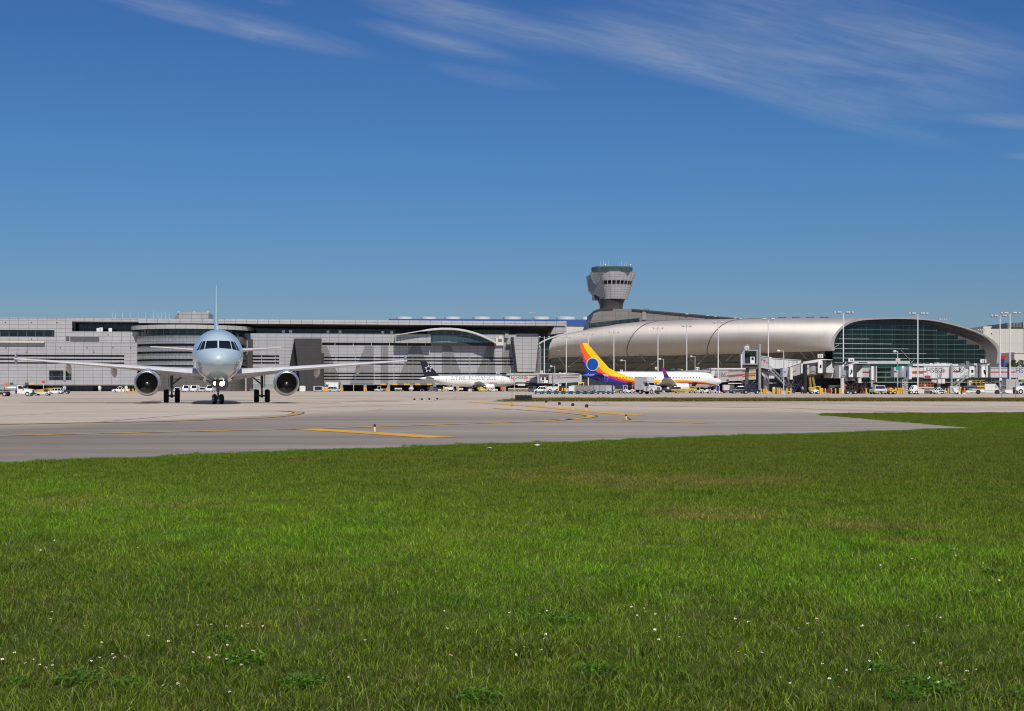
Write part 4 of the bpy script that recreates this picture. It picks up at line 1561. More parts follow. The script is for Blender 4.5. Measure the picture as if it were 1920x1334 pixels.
mb.box(slat[0] - 1.6, slat[0] - .4, -.35, -.003, slat[2] + .3, slat[3] + .2)
mb.build('canopy_box', DGREY, term)
mb = MB()
mb.box(U(-95), U(86), -2.6, -1.25, z41 - .35, z41 + .12)
mb.build('ledge', mat('cream_ledge', (0.72, 0.64, 0.52), .5), term)  # thin box in cream of its own, paler than the wall
for i in range(11):
    for zq, off in ((fz_(60, 604.5), 9), (fz_(60, 653), 3)):
        pass
VENT = mat('wall_vent', (0.03, 0.03, 0.03), .6)
for px, py, v in [(10, 605, 0), (59, 605.3, 0), (107, 605.5, 0), (59, 636, 0), (11, 652.5, lo), (113, 652.5, lo), (163, 652.5, lo), (212, 652.5, lo), (245, 652.5, lo), (50, 660.5, lo), (176, 660.5, lo), (203, 628.3, 0), (249, 628.6, 0)]:
    u, z = FU(px, py, v)
    mb = MB()
    mb.box(u - .24, u + .24, v - .12, v - .003, z - .14, z + .14)
    mb.build('vent', VENT, term)
# ground floor, left
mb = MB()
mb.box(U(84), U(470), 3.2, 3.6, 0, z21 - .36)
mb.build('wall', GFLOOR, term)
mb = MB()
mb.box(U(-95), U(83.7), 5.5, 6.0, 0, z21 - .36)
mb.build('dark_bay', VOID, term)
for a, b, m in ((172, 184.5, VOID), (195, 206, DGREY), (216, 250, DGREY)):
    mb = MB()
    mb.box(U(a), U(b), 3.0, 3.19, BZ0, z21 - .6)
    mb.build('door', m, term)
for px in (40, 121.5, 187.5, 237):
    mb = MB()
    mb.box(U(px - 2.3), U(px + 2.3), -.7, .3, BZ0, z21 - .4)
    mb.build('column', GREY, term)
    mb = MB()
    mb.blob((U(px), -.75, z21 - 1.35), .62, .3, 1.05, 12, 8)
    mb.build('column_guard', OFFWHITE, term, 60)

# middle: wall with set-back glazing under the wide flat roof ----------------
ztop = fz_(480, 600)
zfb = fz_(480, 607.3, -3)
zp = fz_(480, 625.2)
for a, b in ((391, 1040),):
    mb = MB()
    mb.box(U(262), U(1060, -3), -3, -2.6, zfb, ztop)
    mb.box(U(262), U(1060, -3), -2.6, 40, ztop - .35, ztop - .05)
    mb.build('roof', FASCIA, term)
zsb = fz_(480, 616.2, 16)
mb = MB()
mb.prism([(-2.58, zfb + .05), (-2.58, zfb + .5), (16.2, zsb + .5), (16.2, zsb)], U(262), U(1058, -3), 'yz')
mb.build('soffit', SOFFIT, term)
mb = MB()
mb.box(U(264), U(741, 16), 16, 16.3, zp - 3.2, zsb + .4)
mb.build('window', GLASS, term)
mb = MB()
mb.box(U(741, 16) + .01, U(1058, 16), 16.1, 16.4, zp - 3.2, zsb + .4)
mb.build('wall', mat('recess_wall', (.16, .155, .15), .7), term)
mb = MB()
mb.box(U(888, 15), U(956, 15), 15.7, 16.05, fz_(900, 632, 15.7), fz_(900, 618, 15.7))
mb.build('window', GLASST, term)
z48, z43 = fz_(700, 648.3), fz_(700, 643)
z20 = fz_(700, 719.8)
slots = [(fz_(700, b), fz_(700, a)) for a, b in ((669.7, 672.4), (675.6, 678.2), (682, 684.4), (699.2, 701.7), (705, 707.3), (710.8, 713))]
holes = [(U(472.5), U(523.5), fz_(500, b), fz_(500, a)) for a, b in ((666.5, 670), (673, 676.2), (679.2, 682.4))]
holes += [(U(604), U(808), z48, z43)] + [(U(604.5), U(962), a, b) for a, b in slots]
mb = MB()
wall(mb, U(470), U(968), z20, zp, 0, holes, .9)
mb.box(U(470), U(968), .001, 16, zp - .35, zp - .03)
mb.box(U(470), U(968), 1.5, 15.5, z20, zp - 1.0)
mb.box(U(470), U(968), .0, 8, z20 - .5, z20 - .002)
mb.build('wall', PANEL, term)
mb = MB()
mb.box(U(262), U(470), 2.0, 2.4, BZ0, zp)
mb.build('wall', PANEL, term)
for h in holes:
    mb = MB()
    mb.box(h[0] + .02, h[1] - .02, .8, .95, h[2], h[3])
    mb.build('louvre', LOUVER, term)
    n = max(2, int((h[1] - h[0]) / 6.9))
    mb = MB()
    for i in range(n):
        u = h[0] + (i + .7) * (h[1] - h[0]) / n
        mb.box(u - .12, u + .12, .3, .5, h[2], h[3])
    mb.build('louvre_post', LGREY, term)
# dark letters of louvred mesh standing on the light wall
zt_, zb_ = fz_(700, 649), z20
ptop, pbot = 649.0, 719.8


def letter(ch, regs):
    mb = MB()
    bands = []
    cur = zt_
    for a, b in sorted(slots, reverse=True):
        bands.append((b + .01, cur))
        cur = a - .01
    bands.append((zb_ + .02, cur))
    for z0, z1 in bands:
        for (lt, lb, rt, rb) in regs:
            f0, f1 = (zt_ - z0) / (zt_ - zb_), (zt_ - z1) / (zt_ - zb_)
            g_ = lambda a, b, f: U(a + (b - a) * f)
            l0, r0, l1, r1 = g_(lt, lb, f0), g_(rt, rb, f0), g_(lt, lb, f1), g_(rt, rb, f1)
            if r0 - l0 < .05 and r1 - l1 < .05:
                continue
            mb.prism([(l0, z0), (max(r0, l0 + .02), z0), (max(r1, l1 + .02), z1), (l1, z1)], -.28, -.004, 'xz')
    mb.build('letter', LETTERM, term, label='dark louvred letter %s on the terminal front' % ch)


letter('M', [(604.6, 604.6, 612.8, 640), (684.6, 656, 699.4, 699.4)])
letter('I', [(714, 714, 728, 728)])
letter('A', [(771, 743.5, 787.5, 814.5)])
letter('M', [(829, 829, 844.9, 872), (914, 886, 928, 928)])
letter('I', [(942, 942, 956, 956)])
# ground floor, middle
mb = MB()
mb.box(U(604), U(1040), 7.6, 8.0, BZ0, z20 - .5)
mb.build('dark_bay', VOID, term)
for px in (640, 684.5, 728.5, 771.5, 815, 858, 902, 946):
    mb = MB()
    mb.box(U(px - 2.8), U(px + 2.8), -.3, .8, BZ0, z20 - .51)
    mb.build('column', mat('column_concrete', (.30, .28, .27), .7, var=.12), term)
for a, b in ((713, 723), (736, 745), (757, 768), (778, 788), (801, 809)):
    mb = MB()
    mb.box(U(a), U(b), -.32, -.29, z20 - .55, z20 + .05)
    mb.build('clearance_board', YEL, term)
# side panels to the right of the letters
mb = MB()
mb.box(U(968) + .01, U(1040), .4, 14, z20, fz_(990, 650))
mb.build('wall', panel_mat('grey_louvred_wall', (.23, .235, .235), 3.45, .9, (.10, .10, .10), .12, .6), term)
mb = MB()
mb.prism([(U(963, -6), fz_(963, 632, -6)), (U(1010, -6), fz_(1010, 632, -6)), (U(1004, -6), fz_(1004, 697.5, -6)), (U(970.5, -6), fz_(970, 697.5, -6))], -6, .3, 'xz')
mb.build('pylon', PANEL2, term)
for (a, b, c, d) in ((961.3, 632, 969.4, 698), (1010.6, 632, 1004.6, 698)):
    mb = MB()
    mb.prism([(U(a, -5.9), fz_(a, b, -5.9)), (U(a + 1.5, -5.9), fz_(a, b, -5.9)), (U(c + 1.5, -5.9), fz_(c, d, -5.9)), (U(c, -5.9), fz_(c, d, -5.9))], -5.9, .3, 'xz')
    mb.build('pylon_edge', DGREY, term)
mb = MB()
mb.box(U(968), U(1010), 1.0, 10, fz_(990, 640, 1), fz_(990, 626, 1))
mb.build('wall', mat('plain_grey_wall', (.34, .34, .335), .6), term)
mb = MB()
mb.prism([(U(1028, 4), fz_(1028, 628, 4)), (U(1057, 4), fz_(1057, 625, 4)), (U(1057, 4), fz_(1057, 604, 4)), (U(1036, 4), fz_(1036, 604.5, 4)), (U(1036, 4), fz_(1036, 611, 4))], -2.5, 12, 'xz')
mb.build('wall', PANEL2, term)
# ducts and boxes beside the pavilion
for px0, px1, p0, p1, v in ((930, 944, 634, 648, -1), (935, 942, 630, 636, -2), (944, 958, 633, 652, .3), (947, 953, 626, 634, -1.5), (950, 958, 640, 646, -2.2)):
    mb = MB()
    mb.box(U(px0, v), U(px1, v), v, v + 3, fz_(px0, p1, v), fz_(px0, p0, v))
    mb.build('duct', OFFWHITE if px1 < 945 else GREY, term)

# things standing on the roof ledge
for i, (px, py, w, hgt) in enumerate([(185.5, 622.5, 1.6, 1.4), (189.8, 622.5, 1.2, 1.6), (207, 622.5, 1.2, 1.4), (531.5, 625.3, 1.1, 1.1), (545, 625.3, 1.2, 1.2), (615, 625.6, 1.1, 1.1), (637.5, 625.6, 1.1, 1.1), (717.5, 626.2, 1.1, 1.0), (734.5, 626.4, 1.1, 1.1)]):
    u, z = FU(px, py, 1.2)
    mb = MB()
    mb.box(u - w / 2, u + w / 2, .8, 1.9, z - .5 if i > 2 else rec[2] + .01, z + hgt)
    p = TO + EU * 0
    o = mb.build('roof_cabinet', WHITE)
    o.location, o.rotation_euler = TO, (0, 0, TA)
    tag(o, ORD[i] + ' white cabinet from the left on the long terminal ledge', 'cabinet', 'white cabinets on the terminal ledge')
# thin antenna rods on the roof
for i, px in enumerate((210.5, 216, 229.5, 244, 259, 273.5, 287.5, 296.5, 302.5, 310.5, 317)):
    u, z = FU(px, 597.5, 20)
    mb = MB()
    mb.tube((u, 20, ztop - .3), (u, 20, fz_(px, 586 if i % 3 else 584.5, 20)), .09, .05, 6)
    mb.box(u - .3, u + .3, 19.7, 20.3, ztop - .3, ztop + .3)
    o = mb.build('antenna_rod', mat('antenna_white', (.62, .68, .72), .5))
    o.location, o.rotation_euler = TO, (0, 0, TA)
    tag(o, ORD[i] + ' thin antenna rod from the left on the terminal roof', 'antenna', 'antenna rods on the terminal roof')

# ------------------------------------------------------------------ rotunda in front of the terminal
u0 = fu_(362, 8)
RO = TO + EU * u0 + EN * 8
rot = T('rotunda', 'round banded rotunda with curved window bands behind the taxiing airliner', 'building', RO, TA)
BANDM = panel_mat('rotunda_band', (0.60, 0.61, 0.60), 1.35, 0.9, (0.40, 0.41, 0.41), 0.18, 0.36, 0.75, 0.05, 0.5, 22.0)
RGLASS = panel_mat('rotunda_glass', (0.022, 0.060, 0.054), 3.0, 30.0, (0.09, 0.13, 0.12), 0.14, 0.08, 0, 0.2, 0.6, 21.0)
FR = -14


def rz_(py):
    return fz_(362, py, FR)


def drum(name, z0, z1, r, m, r2=None):
    mb = MB()
    mb.lathe([(z0, r - 1.5), (z0, r), (z1, r2 or r), (z1, (r2 or r) - 1.5)], n=72)
    mb.build(name, m, rot, 40)


drum('roof', rz_(617), rz_(609.5), 23.6, panel_mat('rotunda_roof_panel', (.46, .46, .45), 4.0, 30, (.22, .22, .22), .1, .4, 0, .04, .5, 23.6))
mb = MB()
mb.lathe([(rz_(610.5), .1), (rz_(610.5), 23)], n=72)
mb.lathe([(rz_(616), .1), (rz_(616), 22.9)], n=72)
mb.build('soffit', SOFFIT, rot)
drum('window', rz_(630), rz_(616), 21.2, RGLASS)
BANDT = panel_mat('rotunda_band_top', (0.30, 0.30, 0.30), 2.7, 30.0, (0.2, 0.2, 0.2), 0.12, 0.42, 0.6, 0.05, 0.5, 22.0)
for a, b in ((629.5, 644.6), (649.2, 659.2), (663.2, 673.4), (677, 685), (688, 694)):
    drum('wall', rz_(a + (b - a) * .28), rz_(a), 22.2, BANDT)
    drum('window', rz_(b), rz_(a + (b - a) * .28) - .01, 22.15, BANDM)
mb = MB()
mb.lathe([(rz_(700), 20.9), (rz_(630), 20.9)], n=72)
mb.build('dark_bay', LOUVER, rot, 40)
drum('wall', -.2, rz_(696), 21.4, panel_mat('rotunda_base', (.13, .125, .12), 3.0, 1.6, (.07, .07, .07), .1, .6, 0, .05, .5, 21.4))
mb = MB()
mb.box(fu_(464.5, -4) - u0, fu_(473, -4) - u0, -12.5, -6, -.2, rz_(634))
mb.build('wall', DARKCLAD, rot)
# penthouse behind its roof
mb = MB()
pv = 3
mb.prism([(fu_(335, pv) - u0, fz_(335, 616, pv)), (fu_(391, pv) - u0, fz_(391, 616, pv)), (fu_(391, pv) - u0, fz_(391, 586, pv)), (fu_(335, pv) - u0, fz_(335, 586, pv))], pv - 8, pv + 12, 'xz')
mb.build('penthouse', panel_mat('penthouse_panel', (.40, .395, .385), 3.6, 1.5, (.2, .2, .2), .1, .5), rot)
mb = MB()
mb.prism([(fu_(308, pv) - u0, fz_(313, 616, pv)), (fu_(335, pv) - u0 - .01, fz_(335, 616, pv)), (fu_(335, pv) - u0 - .01, fz_(335, 586.4, pv))], pv - 7.0, pv + 12, 'xz')
mb.build('penthouse_slope', panel_mat('penthouse_shaded_panel', (.24, .235, .23), 3.6, 1.5, (.13, .13, .13), .1, .6), rot)  # shaded side face: its shade is put into the darker panel colour
mb = MB()
mb.box(fu_(342, pv) - u0, fu_(384, pv) - u0, pv - 8.2, pv - 8.01, fz_(360, 609.2, pv), fz_(360, 606.8, pv))
mb.build('louvre', LOUVER, rot)
for px in (334.5, 364, 389.5):
    mb = MB()
    mb.tube((fu_(px, pv) - u0, pv - 7.5, fz_(px, 586, pv) - .01), (fu_(px, pv) - u0, pv - 7.5, fz_(px, 584.3, pv)), .35, .45, 8)
    mb.build('roof_lamp', WHITE, rot)

# ------------------------------------------------------------------ dark clad block
o = T('clad_block', 'plain dark windowless block with one slanted edge beside the big letters', 'building', TO, TA)
v = -10
mb = MB()
mb.prism([(U(552, v), fz_(552, 635, v)), (U(602.6, v), fz_(602, 635, v)), (U(602.6, v), BZ0), (U(565, v), BZ0)], v, -.02, 'xz')
mb.build('wall', DARKCLAD, o)
mb = MB()
mb.prism([(U(551.3, -6), fz_(551, 637, -6)), (U(560, -6), fz_(560, 637, -6)), (U(566, -6), BZ0), (U(534, -6), BZ0)], -6, -.03, 'xz')
mb.build('dark_upright', mat('recess_shade_black', (.012, .012, .013), .5), o)  # black prism standing in for the shade of a recess
mb = MB()
mb.box(U(602.6, v) + .01, U(607.3, -3), -4.5, -.03, BZ0, fz_(604, 662, -4))
mb.build('side_wall', mat('side_charcoal', (.035, .034, .036), .6), o)

# ------------------------------------------------------------------ arched glass pavilion
o = T('arched_pavilion', 'pavilion with a curved white roof over teal glass, on the terminal', 'building', TO, TA)
arc = [(744, 627.6), (788, 620.3), (800, 617.6), (812, 616), (828, 614.9), (845, 615), (860, 616.3), (875, 618.8), (888, 622.2), (902, 627.2), (916, 633.5), (931, 642)]
th = [1.2, 1.6, 3.4, 3.6, 3.6, 3.6, 3.6, 3.6, 3.6, 3.6, 3.4, 3.0]
v = -6
top = [FU(x, y, v) for x, y in arc]
bot = [FU(x, y + t, v) for (x, y), t in zip(arc, th)]
mb = MB()
mb.prism(top + bot[::-1], v, 15, 'xz')
mb.build('roof', mat('curved_roof_white', (.60, .59, .57), .45), o)
mb = MB()
v = -2
mb.prism([FU(806, 646, v), FU(926, 646, v)] + [FU(x, y + t - .8, v) for (x, y), t in list(zip(arc, th))[:1:-1]], v, 12, 'xz')
mb.build('window', GLASST, o)
mb = MB()
v = -2.25
mb.prism([FU(808, 642.6, v), FU(906, 642.6, v), FU(888, 637, v), FU(872, 633.4, v), FU(850, 630.2, v), FU(830, 629.4, v), FU(808, 629.6, v)], v, v + .24, 'xz')
mb.build('light_glass', panel_mat('pale_teal_glass', (.15, .30, .29), 2.9, 3.0, (.28, .36, .36), .14, .15, 0, .06), o)
mb = MB()
mb.box(U(808, -1.9), U(926, -1.9), -2.3, -2.05, fz_(850, 648.6, -2.1), fz_(850, 643.2, -2.1))
mb.build('louvre', LOUVER, o)
mb = MB()
mb.box(U(741, -4), U(807.6, -4), -4, 3, fz_(770, 643.2, -4), fz_(770, 626.4, -4))
mb.build('wall', PANEL, o)

# ------------------------------------------------------------------ blue roofed hall with tanks, behind
YB = 640
k = K(915, YB)
o = T('blue_hall', 'long low hall with a bright blue roof edge behind the terminal', 'building', k.loc())
mb = MB()
mb.box(k.x(735), k.x(1106), 0.5, 60, 0, k.z(604))
mb.build('wall', mat('hall_beige', (.62, .59, .52), .6), o)
mb = MB()
mb.prism([(k.x(726), k.z(604)), (k.x(1110), k.z(611.5)), (k.x(1110), k.z(599.6)), (k.x(730), k.z(598.2))], 0, 62, 'xz')
mb.build('roof', mat('roof_blue', (.035, .10, .33), .5), o)
for i, (a, b) in enumerate([(743, 774), (789, 819), (833, 864), (886, 920), (943, 978), (998, 1031), (1043, 1079), (1091, 1108)]):
    cxp = (a + b) / 2
    kk = K(cxp, YB + 20)
    t_ = T('roof_tank', ORD[i] + ' round white roof tank from the left on the blue-roofed hall', 'tank', (kk.loc()[0], YB + 20, kk.z(600.2)), 0, 'white tanks on the blue roof')
    r = (b - a) / 2 * kk.k
    h = 5.2 * kk.k
    mb = MB()
    mb.lathe([(-1.2, r), (h * .86, r), (h * .98, r * .96), (h * 1.03, r * .5), (h * 1.05, .05)], n=28)
    mb.build('tank_body', OFFWHITE, t_, 30)
    mb = MB()
    mb.tube((r * .2, 0, h), (r * .2, 0, h + .9), .07, n=6)
    mb.build('vent_pipe', DGREY, t_)

# ------------------------------------------------------------------ control tower
YT = 540
k = K(1149, YT)
o = T('control_tower', 'flared grey control tower with a dark window band and antenna rods', 'control tower', k.loc())
TPANEL = panel_mat('tower_panel', (.58, .57, .565), 1.75, 1.0, (.36, .36, .36), .08, .42, 0, .03, .5, 8.0)
TSIDE = panel_mat('tower_shaded_panel', (.30, .295, .30), 2.4, 1.4, (.2, .2, .2), .06, .55)  # shade of the left-facing facets, put into a darker panel colour
n = 20


def poly_ring(r, z, sx=1.0, cx=0):
    return [(cx + r * sx * math.sin(2 * PI * (i + .5) / n), r * math.cos(2 * PI * (i + .5) / n), z) for i in range(n)]


S_ = k.k
r_at = lambda py: (27.5 + (562 - py) / 49.0 * 16.0) * S_
mb = MB()
mb.loft([poly_ring(r_at(562), k.z(562)), poly_ring(r_at(536), k.z(536)), poly_ring(r_at(529), k.z(529)), poly_ring(r_at(512.5), k.z(512.5)), poly_ring(r_at(512.5) * .5, k.z(512))], True, True, True)
mb.build('drum', TPANEL, o, 12)
# faceted flank on the left
mb = MB()
pts_f = [(1124, 511.8), (1101, 516.6), (1105.3, 544.5), (1112.5, 552.8), (1126, 560.5), (1132, 560.5)]
yb = r_at(540) * .75
mb.loft([[(k.x(a), (-7.0 + (1124 - a) / 24.0 * 11.0) if s_ < 0 else 8.0, k.z(b)) for a, b in pts_f] for s_ in (-1, 1)], True, True, True)
mb.build('flank', TSIDE, o)
mb = MB()
mb.box(k.x(1111.5), k.x(1124), -2, 4, k.z(563), k.z(553))
mb.build('flank_base', DGREY, o)
for i in range(2, 11):
    a = R(-62 + i * 12.2)
    z0, z1 = k.z(535.2), k.z(528.8)
    r0, r1 = r_at(535.2) + .05, r_at(528.8) + .05
    mb = MB()
    hw = R(4.6)
    q = []
    for (aa, r, z) in ((a - hw, r0, z0), (a + hw, r0, z0), (a + hw, r1, z1), (a - hw, r1, z1)):
        for rr in (r, r - .5):
            q.append((rr * math.sin(aa), -rr * math.cos(aa), z))
    mb.add(q, [(0, 2, 4, 6), (1, 7, 5, 3), (0, 1, 3, 2), (2, 3, 5, 4), (4, 5, 7, 6), (6, 7, 1, 0)])
    mb.build('window', mat('tower_glass', (.010, .008, .010), .1, var=0), o)
mb = MB()
cab = [(1108.5, -3), (1118, -8.2), (1135, -9.3), (1160, -9.3), (1176, -8.6), (1184, -5), (1184, 6), (1150, 9), (1110, 6)]
mb.loft([[(k.x(a) * .99, b, k.z(513)) for a, b in cab], [(k.x(a), b, k.z(504.5 if 1112 < a < 1180 else 505)) for a, b in cab]], True, True, True)
mb.build('cab', panel_mat('cab_glass', (.055, .10, .10), 1.9, 3, (.07, .10, .10), .12, .25, 0, .15), o)
mb = MB()
mb.loft([[(k.x(a), b, k.z(505)) for a, b in cab], [(k.x(a), b, k.z(503)) for a, b in cab]], True, True, True)
mb.build('roof', mat('cab_roof', (.10, .13, .13), .6), o)
mb = MB()
mb.loft([poly_ring(q * S_, k.z(zz), 1, (cxx - 1149) * S_) for q, zz, cxx in ((26, 562.1, 1146), (22, 572, 1146), (21.5, 580, 1146), (21.5, 600, 1146))] + [poly_ring(21.5 * S_, 0, 1, -3 * S_)], True, True, False)
mb.build('dark_upright', panel_mat('tower_shaft', (.085, .075, .072), 3, 1.5, (.06, .055, .055), .08, .6), o, 30)
for i, px in enumerate((1125.5, 1130.5, 1135, 1140.3, 1160, 1164.8, 1169.5, 1174.3)):
    mb = MB()
    mb.tube((k.x(px), -2, k.z(503.2)), (k.x(px), -2, k.z(490 if i in (3, 7) else 491.5)), .10, .06, 6)
    mb.build('antenna_rod', mat('rod_pale', (.52, .60, .62), .5), o)
for px in (1133.8, 1180.5):
    mb = MB()
    mb.tube((k.x(px), -4, k.z(503.6)), (k.x(px), -4, k.z(500)), .12, n=6)
    mb.blob((k.x(px), -4, k.z(499)), .35, .35, .35)
    mb.build('beacon', WHITE, o, 60)

# ------------------------------------------------------------------ sloping clad building below the tower
k = K(1250, 465)
o = T('sloping_building', 'brown-grey clad building with a long sloping roofline below the control tower', 'building', k.loc())
SLOPE = panel_mat('warm_grey_panel', (.235, .22, .20), 4.6, 1.7, (.16, .15, .14), .10, .55, 0, .04)
prof = [(1089, 640), (1114.5, 584.5), (1124, 580.8), (1150, 579.3), (1185, 580.2), (1225, 583.2), (1280, 588.8), (1340, 593.6), (1396, 598), (1402, 601), (1405, 640)]
mb = MB()
mb.prism([(k.x(a), k.z(b)) for a, b in prof[1:-1]] + [(k.x(1405), 0), (k.x(1060), 0)], 0, 45, 'xz')
mb.build('wall', SLOPE, o)
mb = MB()
mb.prism([(k.x(1104), k.z(613.5)), (k.x(1104.5), k.z(606.5)), (k.x(1150), k.z(601.6)), (k.x(1199), k.z(596.8)), (k.x(1199), k.z(603))], -.3, -.003, 'xz')
mb.build('window', panel_mat('slope_glass', (.035, .06, .065), 2.5, 4, (.07, .09, .09), .1, .12, 0, .3), o)
mb = MB()
mb.prism([(k.x(1114), k.z(584.4)), (k.x(1124), k.z(581.2)), (k.x(1150), k.z(579.6)), (k.x(1150), k.z(578.4)), (k.x(1123), k.z(579.4)), (k.x(1113.5), k.z(583))], -.5, 45.2, 'xz')
mb.prism([(k.x(1185), k.z(581.6)), (k.x(1280), k.z(590.2)), (k.x(1385), k.z(599.2)), (k.x(1400), k.z(598.6)), (k.x(1280), k.z(587.8)), (k.x(1185), k.z(579.4))], -.6, 45.3, 'xz')
mb.build('roof_edge', mat('roof_edge_dark', (.07, .06, .058), .6), o)
mb = MB()
mb.box(k.x(1204), k.x(1211), -.35, -.004, k.z(600), k.z(583.4))
mb.build('pilaster', mat('pilaster', (.28, .27, .25), .6), o)
for px, py in ((1287.5, 589.6), (1326, 592.6), (1341, 593.8), (1378, 597.2), (1388, 597.8)):
    mb = MB()
    mb.box(k.x(px - 2.6), k.x(px + 2.6), -.9, -.605, k.z(py + .5), k.z(py - 1.1))
    mb.build('roof_lamp', LGREY, o)
for a, b in ((1186, 1196), (1213, 1220)):
    mb = MB()
    for q in (a, b):
        mb.tube((k.x(q), 8, k.z(581.5)), (k.x(q), 8, k.z(577)), .12, n=6)
    mb.tube((k.x(a), 8, k.z(577.3)), (k.x(b), 8, k.z(577.6)), .12, n=6)
    mb.build('roof_rail', DGREY, o)
# ------------------------------------------------------------------ the metal-shelled concourse hall on the right
YE0, YE1 = 372.0, 384.0


def YE(px):
    return YE0 + (px - 1558) / (1875 - 1558.0) * (YE1 - YE0)


def PE(px, py):
    return P(px, py, YE(px))


hall = T('concourse_hall', 'long brushed metal hall with a rounded shell and arched glass end', 'concourse', (P(1558, 728, YE0).x, YE0, 0))
HO = hall.location.copy()
AX = Vector((-0.984, 0.178, 0))
OUT = [(1562, 658.6), (1558.6, 656.5), (1557, 650), (1557.2, 642), (1559.5, 634), (1562.6, 627.7), (1568, 619.8), (1574.4, 613.5), (1582, 607.5), (1590, 603.4), (1599.6, 600.3), (1613.8, 597.8), (1637, 596.4), (1669, 595.7), (1700, 595.9), (1720, 596.8),
       (1743, 598.8), (1762, 601.8), (1782, 606.4), (1806, 612.8), (1829.5, 620.8), (1845, 627.9), (1858, 635.6), (1867, 643.5), (1873, 651.5), (1875.6, 661), (1875, 673), (1873, 686), (1868, 706)]
outer = [PE(*p) for p in OUT]
# inner line: offset of the outer one inside the end plane
E_ = (PE(1875, 700) - PE(1558, 700))
E_.z = 0
E_.normalize()
o2 = [((p - outer[0]).dot(E_), p.z) for p in outer]


def offset(pl, d):
    res = []
    for i in range(len(pl)):
        a, b = Vector(pl[max(i - 1, 0)]), Vector(pl[min(i + 1, len(pl) - 1)])
        t = (b - a).normalized()
        res.append((pl[i][0] + t.y * d, pl[i][1] - t.x * d))
    return res


def e2w(q, along=0.0):
    p = outer[0] + E_ * q[0]
    p.z = q[1]
    return p + AX * along - HO


METAL = None


def metal_mat():
    m = bpy.data.materials.new('brushed_shell_metal')
    m.use_nodes = True
    t = NT(m.node_tree)
    b = t.n['Principled BSDF']
    co = t.new('ShaderNodeTexCoord').outputs['Object']
    x, y, z = t.xyz(co)
    f = t.noise(t.vec(t.math('MULTIPLY', x, 2.2), t.math('MULTIPLY', y, .2), t.math('MULTIPLY', z, .12)), 1.0, 5, .6)
    f2 = t.noise(co, .12, 4, .6)
    c = t.ramp(t.math('MULTIPLY_ADD', f, .5, t.math('MULTIPLY', f2, .5)), [(.35, (.42, .388, .355)), (.65, (.475, .442, .408))])
    t.l.new(c, b.inputs['Base Color'])
    b.inputs['Metallic'].default_value = .36
    t.l.new(t.math('MULTIPLY_ADD', f2, .10, .45), b.inputs['Roughness'])
    return m


METAL = metal_mat()
# shell: the front half of the arch swept to the left, then a closing tail
half = o2[:22]
L_main = (P(1278, 728, 372 + 47).x - HO.x) / AX.x
secs = []
x_pk = max(q[1] for q in half)
zb = half[0][1]


def section(s, top_py=None, bot_drop=0.0, k_d=1.0):
    """arch profile s metres along the hall; optionally squeezed to a lower top"""
    res = []
    Yl = (HO + AX * s).y
    ztop_ = CAMZ + (HY - top_py) / F * (Yl + 10 * k_d) if top_py else x_pk - .020 * s * .25
    z0 = zb - bot_drop
    for q in half:
        f = (q[1] - zb) / (x_pk - zb)
        p = e2w((half[0][0] + (q[0] - half[0][0]) * k_d, z0 + (ztop_ - z0) * f), s)
        u_ = max(0.0, 1 - f / .52)
        p.y += 5.5 * u_ ** 1.7 * min(1, max(0, (s - 4.5) / 8.0))          # the shell curls under towards its lower edge
        res.append(p)
    return res


def s_at(px):
    """distance along the hall where its front line crosses a photo column"""
    t = (px - CX) / F
    return (t * HO.y - HO.x) / (AX.x - t * AX.y)


SIL = [(1025, 654), (1028, 645), (1033, 638), (1039, 633.5), (1054, 629.5), (1076, 624.6), (1109, 619), (1141, 614.4), (1174, 609.3), (1195, 606.2), (1228, 603.6), (1278, 601.8), (1330, 600.6), (1400, 599.2), (1480, 598.2), (1600, 596.5)]


def sil(px):
    for (a, b), (c, d) in zip(SIL[:-1], SIL[1:]):
        if a <= px <= c:
            return b + (d - b) * (px - a) / (c - a)
    return SIL[-1][1]


stations = [(0.0, None, 0, 1), (s_at(1540), None, .0, 1), (s_at(1480), None, .15, 1)]
for px_, drop_, kd_ in ((1400, .5, 1), (1330, .7, 1), (1278, .9, 1), (1228, 1.0, 1), (1195, 1.05, .98), (1174, 1.1, .95), (1141, 1.15, .9), (1109, 1.2, .82), (1076, 1.25, .68), (1054, 1.3, .54), (1040, 1.4, .38), (1031, 1.6, .24), (1026.5, 2.0, .13), (1025, 2.6, .06)):
    stations.append((s_at(px_), sil(px_ + 95 * kd_), drop_, kd_))
mb = MB()
rings = [section(*q) for q in stations]
mb.loft(rings, False)
# the far half of the arch near the end wall, and the roof behind
mb.loft([[e2w(q, s) for q in o2[21:]] for s in (0.0, 8.0, 30.0)], False)
mb.build('shell', METAL, hall, 40)
rim_in = [tuple(Vector(a).lerp(Vector(b), max(.4, 1.0 - i / 22.0))) for i, (a, b) in enumerate(zip(o2, offset(o2, 1.05)))]
# the inner lining, a little inside the shell
inner = offset(o2, .9)
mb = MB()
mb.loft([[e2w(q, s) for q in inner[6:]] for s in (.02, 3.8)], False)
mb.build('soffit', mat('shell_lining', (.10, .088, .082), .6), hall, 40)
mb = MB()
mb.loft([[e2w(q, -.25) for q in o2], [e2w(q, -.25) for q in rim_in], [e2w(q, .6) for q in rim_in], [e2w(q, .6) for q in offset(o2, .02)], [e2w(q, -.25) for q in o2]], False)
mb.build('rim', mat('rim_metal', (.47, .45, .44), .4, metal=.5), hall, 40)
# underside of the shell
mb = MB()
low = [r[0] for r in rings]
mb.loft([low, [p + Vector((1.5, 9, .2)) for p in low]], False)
mb.build('shell_underside', mat('underside_dark', (.07, .065, .06), .7), hall)
